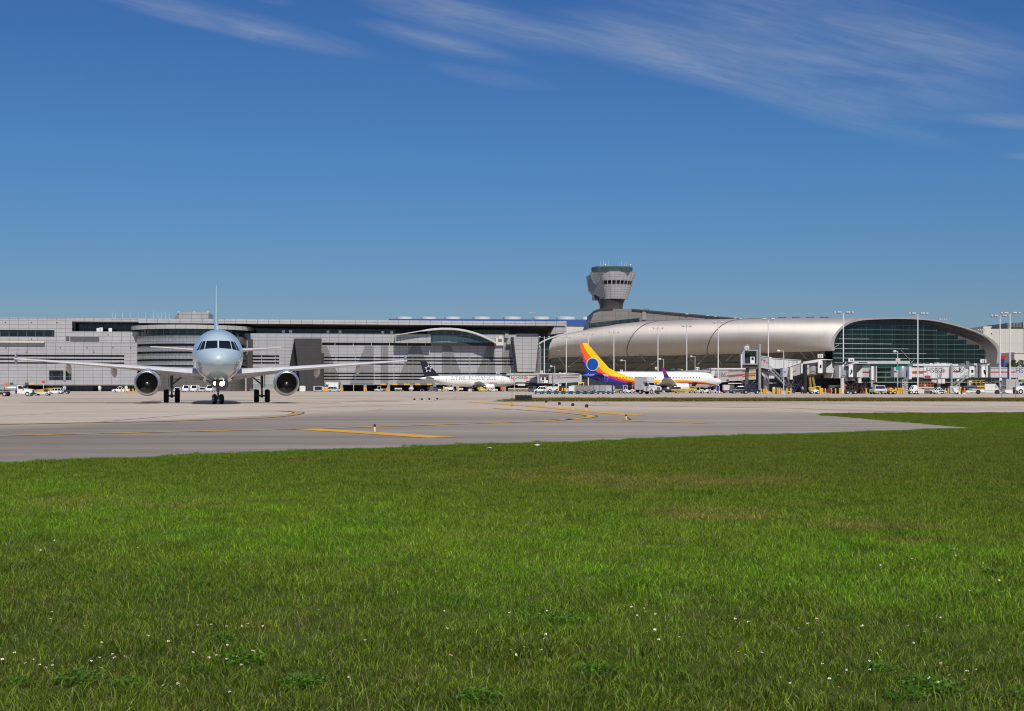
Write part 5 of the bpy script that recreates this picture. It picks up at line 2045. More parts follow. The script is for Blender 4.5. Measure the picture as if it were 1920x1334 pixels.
# panel seams
for px in (1178, 1330):
    s = s_at(px)
    sec = section(s, sil(px + 95 * (.955 if px < 1200 else 1)), 1.1 if px < 1200 else .70, .955 if px < 1200 else 1)
    mb = MB()
    for a, b in zip(sec[:-8], sec[1:-7]):
        mb.tube(a + Vector((0, -.03, .03)), b + Vector((0, -.03, .03)), .13, n=6, cap=False)
    mb.build('seam', mat('seam_dark', (.12, .10, .09), .6), hall)

# --- glazed end wall, stepped along the arch
GW = 3.4
GLW = panel_mat('hall_end_glass', (.006, .020, .020), 3.25, 300, (.022, .045, .045), .10, .07, 0, .35, .5, None, .5)
MULL = mat('mullion_pale', (.42, .52, .50), .4)


def e_of(px, py, along):
    """position (along the end plane, height) where a photo point meets the plane set back by `along`"""
    d = Vector(((px - CX) / F, 1, -(py - HY) / F))
    o_ = outer[0] + AX * along
    nrm = Vector((E_.y, -E_.x, 0))
    kk = (o_.x * nrm.x + o_.y * nrm.y) / (d.x * nrm.x + d.y * nrm.y)
    p = d * kk
    return ((p.xy - o_.xy).dot(E_.xy), CAMZ + p.z)


rows = [601.5, 610.4, 619.3, 628.2, 637, 645.9, 654.8, 663.7, 672.6, 681.5]
ends = [1742, 1757, 1775, 1796, 1812, 1836, 1852, 1856, 1858]
inn = offset(o2, .95)


def arch_left(z):
    for a, b in zip(inn[:13], inn[1:14]):
        if min(a[1], b[1]) <= z <= max(a[1], b[1]):
            return a[0] + (b[0] - a[0]) * (z - a[1]) / (b[1] - a[1] + 1e-9)
    return inn[0][0] if z < inn[0][1] else inn[12][0]


for i in range(9):
    zt1 = e_of(1700, rows[i], GW)[1]
    zt0 = e_of(1700, rows[i + 1], GW)[1]
    xr = e_of(ends[i], 650, GW)[0]
    xl0, xl1 = arch_left(zt0) + .05, arch_left(zt1) + .05
    if i == 0:
        xl0, xl1 = arch_left(zt0) + .3, e_of(1640, 602, GW)[0]
    if i >= 6:
        xl0 = xl1 = e_of(1562, 690, GW)[0]
    a, b, c, d = [e2w(q, GW) for q in ((xl0, zt0), (xr, zt0), (xr, zt1), (xl1, zt1))]
    mb = MB()
    off = AX * .25
    mb.add([a, b, c, d, a + off, b + off, c + off, d + off], [(0, 1, 2, 3), (7, 6, 5, 4), (0, 4, 5, 1), (1, 5, 6, 2), (2, 6, 7, 3), (3, 7, 4, 0)])
    mb.build('window', GLW, hall)
    mb = MB()
    p0, p1 = e2w((xl0, zt0), GW - .1), e2w((xr, zt0), GW - .1)
    mb.tube(p0, p1, .055, n=6)
    mb.build('mullion', mat('mullion_dim', (.13, .20, .19), .4), hall)
    br_ = {3: (1572, 1628), 4: (1565, 1671), 5: (1564, 1702), 6: (1562, 1735), 7: (1562, 1760), 8: (1564, 1750)}.get(i)
    if br_:  # sun reflection on the mullion, painted as a paler bar over it
        mb = MB()
        za = zt0 + .02
        mb.tube(e2w((e_of(br_[0], 650, GW)[0], za), GW - .16), e2w((e_of(br_[1], 650, GW)[0], za), GW - .16), .075, n=6)
        mb.build('mullion', MULL, hall)
# vertical fins and slanting braces behind the end glass line
for px in (1598, 1624, 1651, 1677.5, 1704, 1731, 1755, 1776, 1811):
    e0 = e_of(px, 690, GW)
    zt = min(e_of(px, 602.5, GW)[1], e_of(px, rows[0], GW)[1])
    for i in range(9):
        if px > ends[i] - 2:
            zt = e_of(px, rows[i + 1], GW)[1]
    mb = MB()
    mb.tube(e2w((e0[0], e_of(px, 681.5, GW)[1]), GW - .06), e2w((e0[0], zt), GW - .06), .05, n=5)
    mb.build('mullion', mat('mullion_dark', (.06, .11, .11), .4), hall)
for pts in (((1689, 657), (1709, 679)), ((1714, 675), (1708, 681)), ((1566, 651), (1573, 647))):
    mb = MB()
    mb.tube(e2w(e_of(*pts[0], GW - .6), GW - .6), e2w(e_of(*pts[1], GW - .6), GW - .6), .1, n=6)
    mb.build('brace', mat('brace_grey', (.22, .28, .28), .5), hall)
# infill between the stepped glass and the arch
mb = MB()
pl = [e2w(q, GW + .5) for q in inn] + [e2w((inn[-1][0], 6.0), GW + .5), e2w((inn[0][0] + 4, 6.0), GW + .5), e2w((inn[0][0] + 4, inn[0][1]), GW + .5)]
mb.add(pl, [tuple(range(len(pl)))])
mb.build('wall', mat('end_infill', (.065, .058, .054), .7), hall)

# --- lower storeys under the glass end
kk = K(1640, 384)


def hz(px, py, Y):
    p = P(px, py, Y)
    return (p.x - HO.x, p.z)


def hbox(name, px0, px1, p0, p1, Y, dep, m, parent=None):
    a, b = hz(px0, p1, Y), hz(px1, p0, Y)
    mb = MB()
    mb.box(a[0], b[0], Y - HO.y, Y - HO.y + dep, max(a[1], 0), b[1])
    return mb.build(name, m, parent or hall)


hbox('lower_roof', 1598, 1706, 677, 682.5, 368, 14, LGREY)
GREENGL = mat('green_glass', (.02, .19, .135), .12, var=.2, vscale=.3)
DKGL = mat('dark_green_glass', (.006, .022, .019), .07, var=.3, vscale=.4)
hbox('window', 1602, 1716, 683, 689, 370, .3, GREENGL)
for a, b in ((689, 698), (698, 707.5), (707.5, 717)):
    hbox('window', 1602, 1880, a + .4, b - .3, 370.05, .3, DKGL)
    hbox('mullion', 1602, 1880, a - .45, a + .45, 369.85, .25, MULL)
hbox('mullion', 1602, 1880, 716.6, 717.5, 369.85, .25, MULL)
for px in (1661, 1677, 1622, 1640, 1700, 1730, 1760, 1790, 1820):
    hbox('mullion', px - .35, px + .35, 683, 716.4, 369.9, .2, mat('mullion_mid', (.12, .22, .2), .4))
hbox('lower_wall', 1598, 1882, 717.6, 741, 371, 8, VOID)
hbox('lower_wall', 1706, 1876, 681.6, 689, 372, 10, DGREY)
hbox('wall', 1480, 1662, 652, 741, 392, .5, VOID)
# --- raked dark glass, struts and a low block below the shell
mb = MB()
a0, a1 = s_at(1561), s_at(1034)
p = [HO + AX * a0 + Vector((0, 6, 0)), HO + AX * a1 + Vector((0, 6, 0))]
q = []
for w_, zz, dy in ((p[0], 13.0, 2), (p[1], 12.2, 2), (p[1], 4.0, 9), (p[0], 4.0, 9)):
    q.append(Vector((w_.x, w_.y + dy, zz)) - HO)
mb.add(q, [(0, 1, 2, 3)])


def rake_mat():
    m = bpy.data.materials.new('raked_glass')
    m.use_nodes = True
    t = NT(m.node_tree)
    b = t.n['Principled BSDF']
    x, y, z = t.xyz(t.new('ShaderNodeTexCoord').outputs['Object'])
    br = t.new('ShaderNodeTexBrick', offset=0.0, squash=1.0)
    t.l.new(t.vec(t.math('ADD', x, t.math('MULTIPLY', z, -1.2)), z, 0), br.inputs['Vector'])
    br.inputs['Color1'].default_value = (.035, .05, .047, 1)
    br.inputs['Color2'].default_value = (.095, .11, .105, 1)
    br.inputs['Mortar'].default_value = (.012, .012, .012, 1)
    br.inputs['Scale'].default_value = 1
    br.inputs['Brick Width'].default_value = 4.2
    br.inputs['Row Height'].default_value = 3.0
    br.inputs['Mortar Size'].default_value = .2
    f = t.noise(t.vec(t.math('MULTIPLY', x, .09), z, 0), .8, 5, .65)
    t.l.new(t.mix(t.ramp(f, [(.42, g(0)), (.62, g(.8))]), br.outputs[0], (.12, .12, .10, 1)), b.inputs['Base Color'])
    b.inputs['Roughness'].default_value = .12
    return m


mb.build('window', rake_mat(), hall)
ST = mat('strut_grey', (.27, .29, .28), .45)
for (x0, y0, x1, y1) in [(1045.5, 667, 1062, 690), (1097, 664, 1066, 688), (1088, 666, 1100, 680), (1142, 667, 1158, 686), (1131, 666, 1108, 684), (1199, 665, 1211, 679), (1245, 665, 1222, 684), (1289, 666, 1301, 682), (1340, 664, 1353, 684), (1327, 664, 1308, 684),
                         (1375, 663, 1361, 678), (1421, 663, 1436, 682), (1500, 659, 1512, 673), (1521, 660, 1529, 671), (1541, 660, 1548, 668), (1476, 661, 1466, 676)]:
    Y = HO.y + AX.y * s_at((x0 + x1) / 2) + 5
    a_, b_ = P(x0, y0, Y) - HO, P(x1, y1, Y + 1) - HO
    mb = MB()
    mb.tube(a_, b_, .16, n=7)
    mb.build('strut', ST, hall)
lowb = []
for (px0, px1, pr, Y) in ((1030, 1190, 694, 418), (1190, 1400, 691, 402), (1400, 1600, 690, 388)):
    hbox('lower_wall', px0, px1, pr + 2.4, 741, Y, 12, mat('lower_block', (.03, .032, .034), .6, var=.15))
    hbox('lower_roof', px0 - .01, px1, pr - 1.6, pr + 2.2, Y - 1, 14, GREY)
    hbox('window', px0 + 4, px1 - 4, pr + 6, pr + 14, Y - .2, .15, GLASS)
for px in range(1040, 1600, 36):
    Y = 418 if px < 1190 else 402 if px < 1400 else 388
    hbox('roof_post', px - .5, px + .5, 680 if px % 72 else 684, 693, Y + 6, .25, GREY)
# roof fans on the shell's crown
for i, px in enumerate((1467, 1493, 1519, 1546)):
    Y = HO.y + AX.y * s_at(px) + 14
    k = K(px, Y)
    t_ = T('roof_fan', ORD[i] + ' roof fan from the left on top of the metal shell', 'roof fan', (k.loc()[0], Y, k.z(599.5)), 0, 'roof fans on the hall')
    mb = MB()
    mb.box(-1.0, 1.0, -.9, .9, 0, .75)
    mb.build('housing', DGREY, t_)
    mb = MB()
    for a in (-.95, .95):
        for b in (-.85, .85):
            mb.tube((a, b, .7), (a, b, 1.75), .04, n=5)
    for b in (-.85, .85):
        mb.tube((-.95, b, 1.72), (.95, b, 1.72), .04, n=5)
    mb.build('guard_rail', GREY, t_)

# ------------------------------------------------------------------ small canopy at the hall's left end
k = K(1050, 440)
o = T('end_canopy', 'curved pale canopy over dark glass at the left tip of the metal hall', 'canopy', k.loc())
cv = [(1010.5, 643.2), (1020, 637.6), (1032, 632.6), (1046, 628.3), (1064, 624.2), (1094, 619.6)]
mb = MB()
mb.prism([(k.x(a), k.z(b)) for a, b in cv] + [(k.x(a), k.z(b + 3)) for a, b in cv[::-1]], 0, 24, 'xz')
mb.build('roof', mat('canopy_pale', (.56, .55, .53), .4), o)
mb = MB()
mb.prism([(k.x(1015), k.z(655)), (k.x(1015), k.z(643.2))] + [(k.x(a), k.z(b + 2.6)) for a, b in cv[1:]] + [(k.x(1094), 0), (k.x(1015), 0)], 2, 22, 'xz')
mb.build('wall', panel_mat('canopy_glass', (.03, .045, .047), 2.8, 2.4, (.09, .1, .1), .12, .15, 0, .2), o)

# ------------------------------------------------------------------ buildings and trees at the far right
BEIGE = panel_mat('beige_render', (.56, .53, .47), 9.0, 6.0, (.44, .42, .38), .1, .7)
k = K(1885, 480)
o = T('beige_building', 'plain beige windowless building with a stair tower at the right edge', 'building', k.loc())
mb = MB()
mb.box(k.x(1858), k.x(1917.5), 0, 40, 0, k.z(617))
mb.build('wall', BEIGE, o)
mb = MB()
mb.box(k.x(1842), k.x(1858) - .01, -1, 30, 0, k.z(612.6))
mb.build('stair_tower', mat('beige_tower', (.60, .56, .48), .7), o)
for py in (615.5, 626):
    mb = MB()
    mb.blob((k.x(1857), -1.1, k.z(py)), .28, .15, .28)
    mb.build('wall_lamp', DGREY, o)
k = K(1905, 500)
o = T('rooftop_block', 'taller beige block with a dark louvred top at the right edge', 'building', k.loc())
mb = MB()
mb.box(k.x(1891), k.x(1990), 0, 30, 0, k.z(615.4))
mb.box(k.x(1917.8), k.x(1990), -.4, 30, k.z(615.4), k.z(604.6))
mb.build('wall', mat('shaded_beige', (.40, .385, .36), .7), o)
mb = MB()
mb.box(k.x(1889.5), k.x(1917.5), .2, 29, k.z(615.2), k.z(606))
mb.build('louvre', panel_mat('louvre_top', (.20, .20, .20), 1.2, 9, (.07, .07, .07), .3, .6), o)
mb = MB()
mb.box(k.x(1896), k.x(1917), -.6, -.01, k.z(616.8), k.z(614.4))
mb.build('dark_bay', VOID, o)
k = K(1910, 460)
o = T('beige_annex', 'low beige annex behind the trees at the right edge', 'building', k.loc())
mb = MB()
mb.box(k.x(1902), k.x(1990), 0, 20, 0, k.z(662))
mb.build('wall', mat('annex_beige', (.58, .55, .5), .7, var=.04), o)
mb = MB()
mb.box(k.x(1901.5), k.x(1990), -.3, 20.3, k.z(662), k.z(660.8))
mb.build('roof', OFFWHITE, o)

LEAFM = mat('tree_leaf', (0.050, 0.085, 0.022), .55, var=.3, vscale=1.5)
BARK = mat('bark', (.09, .07, .05), .8)


def tree(px, pybase, pytop, Y, wpx, lab, seed):
    rg = random.Random(seed)
    k = K(px, Y)
    t_ = T('tree', lab, 'tree', k.loc(), 0, 'trees at the right edge')
    H, W = k.z(pytop), wpx * k.k / 2
    mb = MB()
    mb.tube((0, 0, -.2), (.1, 0, H * .45), .22, .14, 8)
    for i in range(6):
        a = rg.uniform(0, 6.28)
        mb.tube((.1, 0, H * rg.uniform(.3, .5)), (W * .6 * math.cos(a), W * .6 * math.sin(a), H * rg.uniform(.6, .85)), .09, .03, 6)
    mb.build('trunk', BARK, t_, 60)
    mb = MB()
    clumps = [(rg.uniform(-.75, .75) * W, rg.uniform(-.75, .75) * W, H * rg.uniform(.42, .9), W * rg.uniform(.25, .42)) for _ in range(16)]
    for (cx, cy, cz, r) in clumps:
        for _ in range(90):
            d = Vector((rg.gauss(0, 1), rg.gauss(0, 1), rg.gauss(0, .8))).normalized() * r * rg.uniform(.5, 1.05)
            c = Vector((cx, cy, cz)) + d
            u = Vector((rg.gauss(0, 1), rg.gauss(0, 1), rg.gauss(0, 1))).normalized()
            v = u.cross(Vector((rg.gauss(0, 1), rg.gauss(0, 1), rg.gauss(0, 1)))).normalized()
            s = rg.uniform(.14, .3)
            mb.add([c - u * s, c + v * s * .5, c + u * s, c - v * s * .5], [(0, 1, 2, 3)])
    mb.build('crown', LEAFM, t_)


tree(1893, 740, 674, 445, 22, 'dark leafy tree just right of the red and blue sign', 1)
tree(1907, 740, 669, 440, 24, 'tallest leafy tree in front of the beige annex', 2)
tree(1921, 740, 677, 435, 20, 'leafy tree cut by the right edge of the picture', 3)
k = K(1881, 425)
t_ = T('pylon_sign', 'tall sign board, red on top and blue below, behind the right jet bridge', 'sign', k.loc())
mb = MB()
mb.prism([(k.x(1876.3), k.z(672.6)), (k.x(1886), k.z(672.6)), (k.x(1887), k.z(667.2)), (k.x(1876.3), k.z(667.2))], -.2, .2, 'xz')
mb.build('red_panel', mat('sign_red', (.55, .01, .02), .4), t_)
mb = MB()
mb.box(k.x(1876.6), k.x(1883), -.2, .2, k.z(712), k.z(674))
mb.build('blue_panel', mat('sign_blue', (.01, .04, .20), .4), t_)
for px in (1877.5, 1882):
    mb = MB()
    mb.tube((k.x(px), .45, 0), (k.x(px), .45, k.z(668)), .2, n=8)
    mb.build('post', GREY, t_)
# ------------------------------------------------------------------ floodlight masts and lamp posts
POLEW = mat('mast_white', (.72, .72, .70), .4, var=.03)


def mast(px, pytop, Y, nl, lab):
    k = K(px, Y)
    t_ = T('floodlight_mast', lab, 'floodlight mast', k.loc(), 0, 'white floodlight masts along the apron')
    H = k.z(pytop)
    mb = MB()
    mb.tube((0, 0, 0), (0, 0, H - .35), .18, .12, 12)
    mb.lathe([(0, .55), (.35, .55), (.4, .42)], n=14, cap0=True, cap1=True)
    mb.build('pole', POLEW, t_, 40)
    w = (1.35, 2.1)[nl > 4]
    mb = MB()
    mb.tube((-w, 0, H - .4), (w, 0, H - .4), .045, n=6)
    mb.tube((0, 0, H - .6), (0, 0, H + .1), .12, n=8)
    mb.build('crossbar', GREY, t_)
    for i in range(nl):
        x = -w + 2 * w * i / (nl - 1)
        if abs(x) < .5 and nl > 2:
            x *= 1.9
        mb = MB()
        mb.frustum((x - .10, x + .10, -.2, .1), (x - .26, x + .26, -.5, .2), H - .32, H + .06)
        mb.v = [(a, b, c + (.18 * (1 if x > 0 else -1)) * (a - x)) for a, b, c in mb.v]
        o = mb.build('floodlight', LGREY, t_)
        mb = MB()
        mb.add([(x - .2, -.52, H - .2), (x + .2, -.52, H - .2), (x + .24, -.56, H + .04), (x - .24, -.56, H + .04)], [(0, 1, 2, 3)])
        mb.build('lens', LAMPLENS, o)


for px, py, Y, n_, lab in [
        (1020.6, 631, 380, 2, 'white floodlight mast in front of the pale canopy, leftmost of the masts'),
        (1061.8, 631, 379, 2, 'white floodlight mast at the rounded left tip of the metal shell'),
        (1103, 626, 377, 2, 'white floodlight mast right behind the rainbow tail fin'),
        (1151, 622, 375, 2, 'white floodlight mast just right of the rainbow tail'),
        (1233.6, 614.5, 371, 2, 'white floodlight mast behind the upturned magenta winglet'),
        (1287.6, 610.5, 368, 4, 'white floodlight mast between the magenta winglet and the rainbow airliner nose'),
        (1346.5, 603.5, 347, 4, 'white floodlight mast behind the nose of the rainbow airliner'),
        (1440.5, 597.5, 331, 4, 'white floodlight mast behind the raised jet bridge marked 2'),
        (1581.3, 585, 303, 6, 'tall white floodlight mast before the left curve of the arched glass'),
        (1720.8, 587, 307, 6, 'tall white floodlight mast before the middle of the arched glass'),
        (1875, 591, 316, 6, 'tall white floodlight mast at the right foot of the arch'),
        (1893.6, 586, 305, 6, 'tallest white floodlight mast, rightmost in front of the beige building')]:
    mast(px, py, Y, n_, lab)
# small masts seen above the roofs
for px, py, Y, lab in ((998, 586.5, 600, 'small dark floodlight cluster rising behind the terminal roof'), (1840, 619, 470, 'small floodlight cluster rising beside the beige stair tower'), (1768, 599, 460, 'small white floodlights peeping over the crown of the arch')):
    k = K(px, Y)
    t_ = T('floodlight_mast', lab, 'floodlight mast', k.loc(), 0)
    H = k.z(py)
    mb = MB()
    mb.tube((0, 0, 0), (0, 0, H), .2, .15, 8)
    mb.build('pole', GREY, t_)
    mb = MB()
    for i in range(4):
        x = -1.2 + .8 * i
        mb.box(x - .25, x + .25, -.3, .3, H - .15, H + .25)
    mb.box(-1.3, 1.3, -.08, .08, H - .2, H - .05)
    mb.build('floodlight', LGREY, t_)


def lamp(px, pytop, Y, lab, arm=-1):
    k = K(px, Y)
    t_ = T('lamp_post', lab, 'lamp post', k.loc(), 0, 'single-arm lamp posts')
    H = k.z(pytop)
    mb = MB()
    mb.tube((0, 0, 0), (0, 0, H), .13, .10, 8)
    mb.box(-.35, .35, -.35, .35, 0, .7)
    mb.build('pole', LGREY, t_)
    mb = MB()
    mb.tube((0, 0, H - .1), (arm * .9, -.2, H + .02), .06, n=6)
    mb.build('arm', LGREY, t_)
    mb = MB()
    mb.blob((arm * 1.1, -.2, H - .05), .42, .3, .26, 10, 6)
    mb.build('lamp_head', OFFWHITE, t_, 60)


lamp(1040.3, 687, 377, 'slim lamp post beside the left jet bridges, left of the rainbow tail')
lamp(1172.5, 676, 368, 'slim lamp post behind the rear cabin of the rainbow airliner')
lamp(1244.3, 673.5, 366, 'slim lamp post immediately behind the magenta winglet')
lamp(1303.2, 668.5, 362, 'slim lamp post behind the front cabin of the rainbow airliner')
lamp(1469.2, 658, 272, 'slim lamp post in front of the raised jet bridge with the stair')
lamp(1683, 659, 272, 'slim lamp post carrying a green square sign', -.6)
k = K(1683.5, 271)
mb = MB()
mb.box(k.x(1679.3), k.x(1686.5), -.35, -.2, k.z(694.3), k.z(687.6))
o = mb.build('green_sign', GREENSIGN, loc=k.loc())
tag(o, 'plain green square sign on a lamp post before the glass', 'sign')
mb = MB()
mb.box(-.45, .45, -.2, .25, k.z(677), k.z(672))
o = mb.build('junction_box', LGREY, loc=k.loc())
tag(o, 'grey junction box on the lamp post above the green sign', 'box')


# ------------------------------------------------------------------ jet bridges
def gate_sign(parent_loc, Y, px0, px1, p0, p1, s, lab):
    k = K((px0 + px1) / 2, Y)
    t_ = T('gate_sign', lab, 'gate sign', k.loc(), 0)
    mb = MB()
    w = (px1 - px0) / 2 * k.k
    z0, z1 = k.z(p1), k.z(p0)
    mb.box(-w, w, -.15, .15, z0, z1)
    mb.build('sign_box', WHITE, t_)
    h = (z1 - z0) * .82
    text('lettering', s, h * 1.1, mat('sign_text_black', (.02, .02, .02), .6), t_, (0, -.17, z0 + (z1 - z0) * .12), 0.012)
    mb = MB()
    mb.tube((-w * .5, .05, z0 - .7), (-w * .5, .05, z0), .07, n=6)
    mb.tube((w * .5, .05, z0 - .7), (w * .5, .05, z0), .07, n=6)
    mb.build('post', DGREY, t_)


def bank_logo(parent, k, px0, px1, p0, p1, y):
    """white hexagon parted in red triangles"""
    x0, x1, z0, z1 = k.x(px0), k.x(px1), k.z(p1), k.z(p0)
    a, b = x0 + (x1 - x0) * .25, x0 + (x1 - x0) * .75
    c, zm = (x0 + x1) / 2, (z0 + z1) / 2
    mb = MB()
    for tri in ([(x0, zm), (a, z0), (a, z1)], [(x1, zm), (b, z1), (b, z0)], [(a, z1), (c, zm), (b, z1)], [(a, z0), (b, z0), (c, zm)]):
        mb.prism(tri, y - .03, y - .003, 'xz')
    mb.build('emblem', RED, parent)


class Bridge:
    def __init__(s, lab, pxc, Y, dep=3.2):
        s.k = K(pxc, Y)
        s.t = T('jet_bridge', lab, 'jet bridge', s.k.loc(), 0, 'jet bridges along the gates')
        s.dep = dep

    def q(s, name, pts, m, y0=0.0, dep=None, smooth=None):
        mb = MB()
        mb.prism([(s.k.x(a), s.k.z(b)) for a, b in pts], y0, y0 + (dep or s.dep), 'xz')
        return mb.build(name, m, s.t, smooth)

    def b(s, name, px0, px1, p0, p1, m, y0=0.0, dep=None):
        return s.q(name, [(px0, p1), (px1, p1), (px1, p0), (px0, p0)], m, y0, dep)

    def tunnel(s, name, px0, px1, pa0, pa1, pb0, pb1, m, ribs=True, y0=0.0):
        """box tunnel from px0 (top pa0, bottom pa1) to px1 (pb0, pb1), with ribs and top rail"""
        o = s.q(name, [(px0, pa1), (px1, pb1), (px1, pb0), (px0, pa0)], m, y0)
        n = int(abs(px1 - px0) / 7)
        if ribs and n > 1:
            mb = MB()
            for i in range(1, n):
                f = i / n
                x = s.k.x(px0 + (px1 - px0) * f)
                zt, zb = s.k.z(pa0 + (pb0 - pa0) * f), s.k.z(pa1 + (pb1 - pa1) * f)
                mb.box(x - .035, x + .035, y0 - .05, y0 - .002, zb + .02, zt - .02)
            mb.build('panel_joint', mat('joint_grey', (.42, .42, .41), .5), o)
        mb = MB()
        for (pp, qq) in ((pa0, pb0), (pa1, pb1)):
            z0, z1 = s.k.z(pp), s.k.z(qq)
            x0, x1 = s.k.x(px0), s.k.x(px1)
            mb.prism([(x0, z0 - .09), (x1, z1 - .09), (x1, z1 + .09), (x0, z0 + .09)], y0 - .12, y0 - .004, 'xz')
        mb.build('edge_rail', LGREY, o)
        return o

    def stripe(s, px0, px1, pa, pb, h=2.2, m=None, y0=-.06):
        s.q('red_stripe', [(px0, pa + h / 2), (px1, pb + h / 2), (px1, pb - h / 2), (px0, pa - h / 2)], m or RED, y0, .05)

    def drum(s, px0, px1, p0, p1, m, cap=True):
        c, r = s.k.x((px0 + px1) / 2), (px1 - px0) / 2 * s.k.k * 1.12
        mb = MB()
        z0, z1 = s.k.z(p1), s.k.z(p0)
        mb.lathe([(z0, .05), (z0, r), (z1, r), (z1 + .15, r * .9), (z1 + .2, .05)], (c, s.dep / 2 - .2, 0), n=32)
        mb.build('rotunda_drum', m, s.t, 40)

    def leg(s, px, p0, p1, w=.35, m=DGREY, y=1.4, lean=0.0):
        mb = MB()
        x = s.k.x(px)
        z0, z1 = max(0, s.k.z(p1)), s.k.z(p0)
        mb.tube((x + lean, y, z0), (x, y, z1), w, n=10)
        mb.build('leg', m, s.t, 40)

    def bogie(s, px, w=2.4):
        x = s.k.x(px)
        mb = MB()
        mb.box(x - w / 2, x + w / 2, .5, 2.6, .55, 1.1)
        mb.box(x - .5, x + .5, .8, 2.2, 1.1, 2.0)
        mb.build('bogie', NAVY, s.t)
        for dx in (-w * .33, w * .33):
            for y in (.3, 2.7):
                mb = MB()
                mb.lathe([(-.18, .3), (-.18, .5), (.18, .5), (.18, .3)], (x + dx, y, .5), 'y', 18)
                mb.lathe([(-.14, .02), (-.14, .3)], (x + dx, y, .5), 'y', 14)
                mb.build('wheel', BLACK, s.t, 40)

    def truss(s, px0, px1, p0, p1, m=DGREY, y=.3):
        """cross-braced steel under a tunnel"""
        mb = MB()
        x0, x1, z0, z1 = s.k.x(px0), s.k.x(px1), max(.1, s.k.z(p1)), s.k.z(p0)
        for yy in (y, y + 2.2):
            for a, b in (((x0, z0), (x0, z1)), ((x1, z0), (x1, z1)), ((x0, z0), (x1, z1)), ((x0, z1), (x1, z0)), ((x0, (z0 + z1) / 2), (x1, (z0 + z1) / 2))):
                mb.tube((a[0], yy, a[1]), (b[0], yy, b[1]), .12, n=6)
        mb.build('support_frame', m, s.t)

    def stair(s, px0, p0, px1, p1, m=GREY, y=-.8):
        a, b = (s.k.x(px0), s.k.z(p0)), (s.k.x(px1), max(.1, s.k.z(p1)))
        mb = MB()
        n = 16
        for yy in (y, y - .9):
            mb.tube((a[0], yy, a[1]), (b[0], yy, b[1]), .14, n=6)
            mb.tube((a[0], yy, a[1] + 1.0), (b[0], yy, b[1] + 1.0), .05, n=6)
            for i in range(0, n + 1, 2):
                f = i / n
                x, z = a[0] + (b[0] - a[0]) * f, a[1] + (b[1] - a[1]) * f
                mb.tube((x, yy, z), (x, yy, z + 1.0), .035, n=5)
        for i in range(n):
            f = (i + .5) / n
            x, z = a[0] + (b[0] - a[0]) * f, a[1] + (b[1] - a[1]) * f
            mb.box(x - .14, x + .14, y - .88, y - .02, z - .03, z + .03)
        mb.build('stair', m, s.t)

    def clutter(s, px0, px1, p, seed, n=9):
        """lamps, ducts and rails on the roof"""
        rg = random.Random(seed)
        for i in range(n):
            x, z = s.k.x(rg.uniform(px0, px1)), s.k.z(p)
            mb = MB()
            w, h = rg.uniform(.2, .9), rg.uniform(.15, .5)
            mb.box(x - w, x + w, rg.uniform(.2, .8), rg.uniform(1.2, 2.4), z - .02, z + h)
            mb.build('roof_box', rg.choice([OFFWHITE, LGREY, GREY, DGREY]), s.t)

    def bellows(s, px0, px1, p0, p1, m=None):
        mb = MB()
        n = 7
        z0, z1 = s.k.z(p1), s.k.z(p0)
        for i in range(n):
            a, b = s.k.x(px0 + (px1 - px0) * i / n), s.k.x(px0 + (px1 - px0) * (i + .72) / n)
            mb.box(a, b, -.12, s.dep, z0, z1)
        mb.box(s.k.x(px0), s.k.x(px1), .05, s.dep - .1, z0 + .1, z1 - .1)
        mb.build('bellows', m or mat('bellows_dark', (.085, .085, .09), .7), s.t)


TUNW = mat('tunnel_white', (.66, .66, .65), .42, var=.05, vscale=.4)
TUNG = mat('tunnel_grey', (.44, .445, .45), .42, var=.05, vscale=.4)
DRUMG = mat('drum_grey', (.36, .38, .40), .32, metal=.3, var=.05)

# far left: at the nose of the dark-tailed airliner
b = Bridge('white jet bridge with red stripe reaching the nose of the dark-tailed airliner', 985, 474)
b.tunnel('tunnel', 956, 1008, 703.4, 716.5, 703.0, 717.2, TUNW)
b.b('tunnel_roof', 950, 1010, 700.6, 703, OFFWHITE, -.3, 3.8)
b.q('hood', [(940, 704), (948, 706.4), (948.5, 702.6), (942, 702)], DGREY, .2, 2.6)
b.stripe(959, 968, 710.4, 710.4, 1.2)
b.q('red_stripe', [(958.6, 711), (960.4, 711), (960.4, 705.5), (958.6, 705.5)], RED, -.06, .05)
b.stripe(993, 1007, 709.2, 709.0, 1.5)
text('lettering', 'HSBC', 1.5, mat('bridge_text', (.10, .10, .11), .6), b.t, (b.k.x(977.5), -.02, b.k.z(711)), 0.01, 1.0)
bank_logo(b.t, b.k, 983.5, 990, 706.6, 711, -.01)
b.b('red_sign', 986.5, 992.5, 714.3, 716.4, RED, -.12, .1)
b.b('cabinet', 971, 984.6, 719, 724, OFFWHITE, .3, 1.6)
b.leg(964.5, 701, 737, .14, LGREY, -.6)
b.leg(997, 717, 736, .45)
b.bogie(990)
b.b('dark_bay', 985, 1012, 717.6, 722.5, DGREY, .4, 2.4)
gate_sign(None, 474, 930.8, 936.6, 697.4, 701.2, 'E5', 'small white gate sign above the nose of the dark-tailed airliner')
b = Bridge('jet bridge with a dark windowed cab facing the camera, left of the rainbow tail', 1050, 372)
b.b('cab', 1011.6, 1028.6, 702, 719.2, DGREY, 0, 3.4)
for i, px in enumerate((1014.6, 1018.2, 1021.8, 1026.2)):
    b.b('cab_window', px - 1.3, px + 1.2, 708, 713.2, WHITE if i % 2 == 0 else GLASSV, -.08, .06)
b.b('cab_panel', 1013, 1027.6, 713.4, 718.6, WHITE, -.1, .08)
for px in (1015, 1018.5):
    b.b('cab_vent', px - 1.4, px + 1.4, 714.4, 717.4, DGREY, -.14, .03)
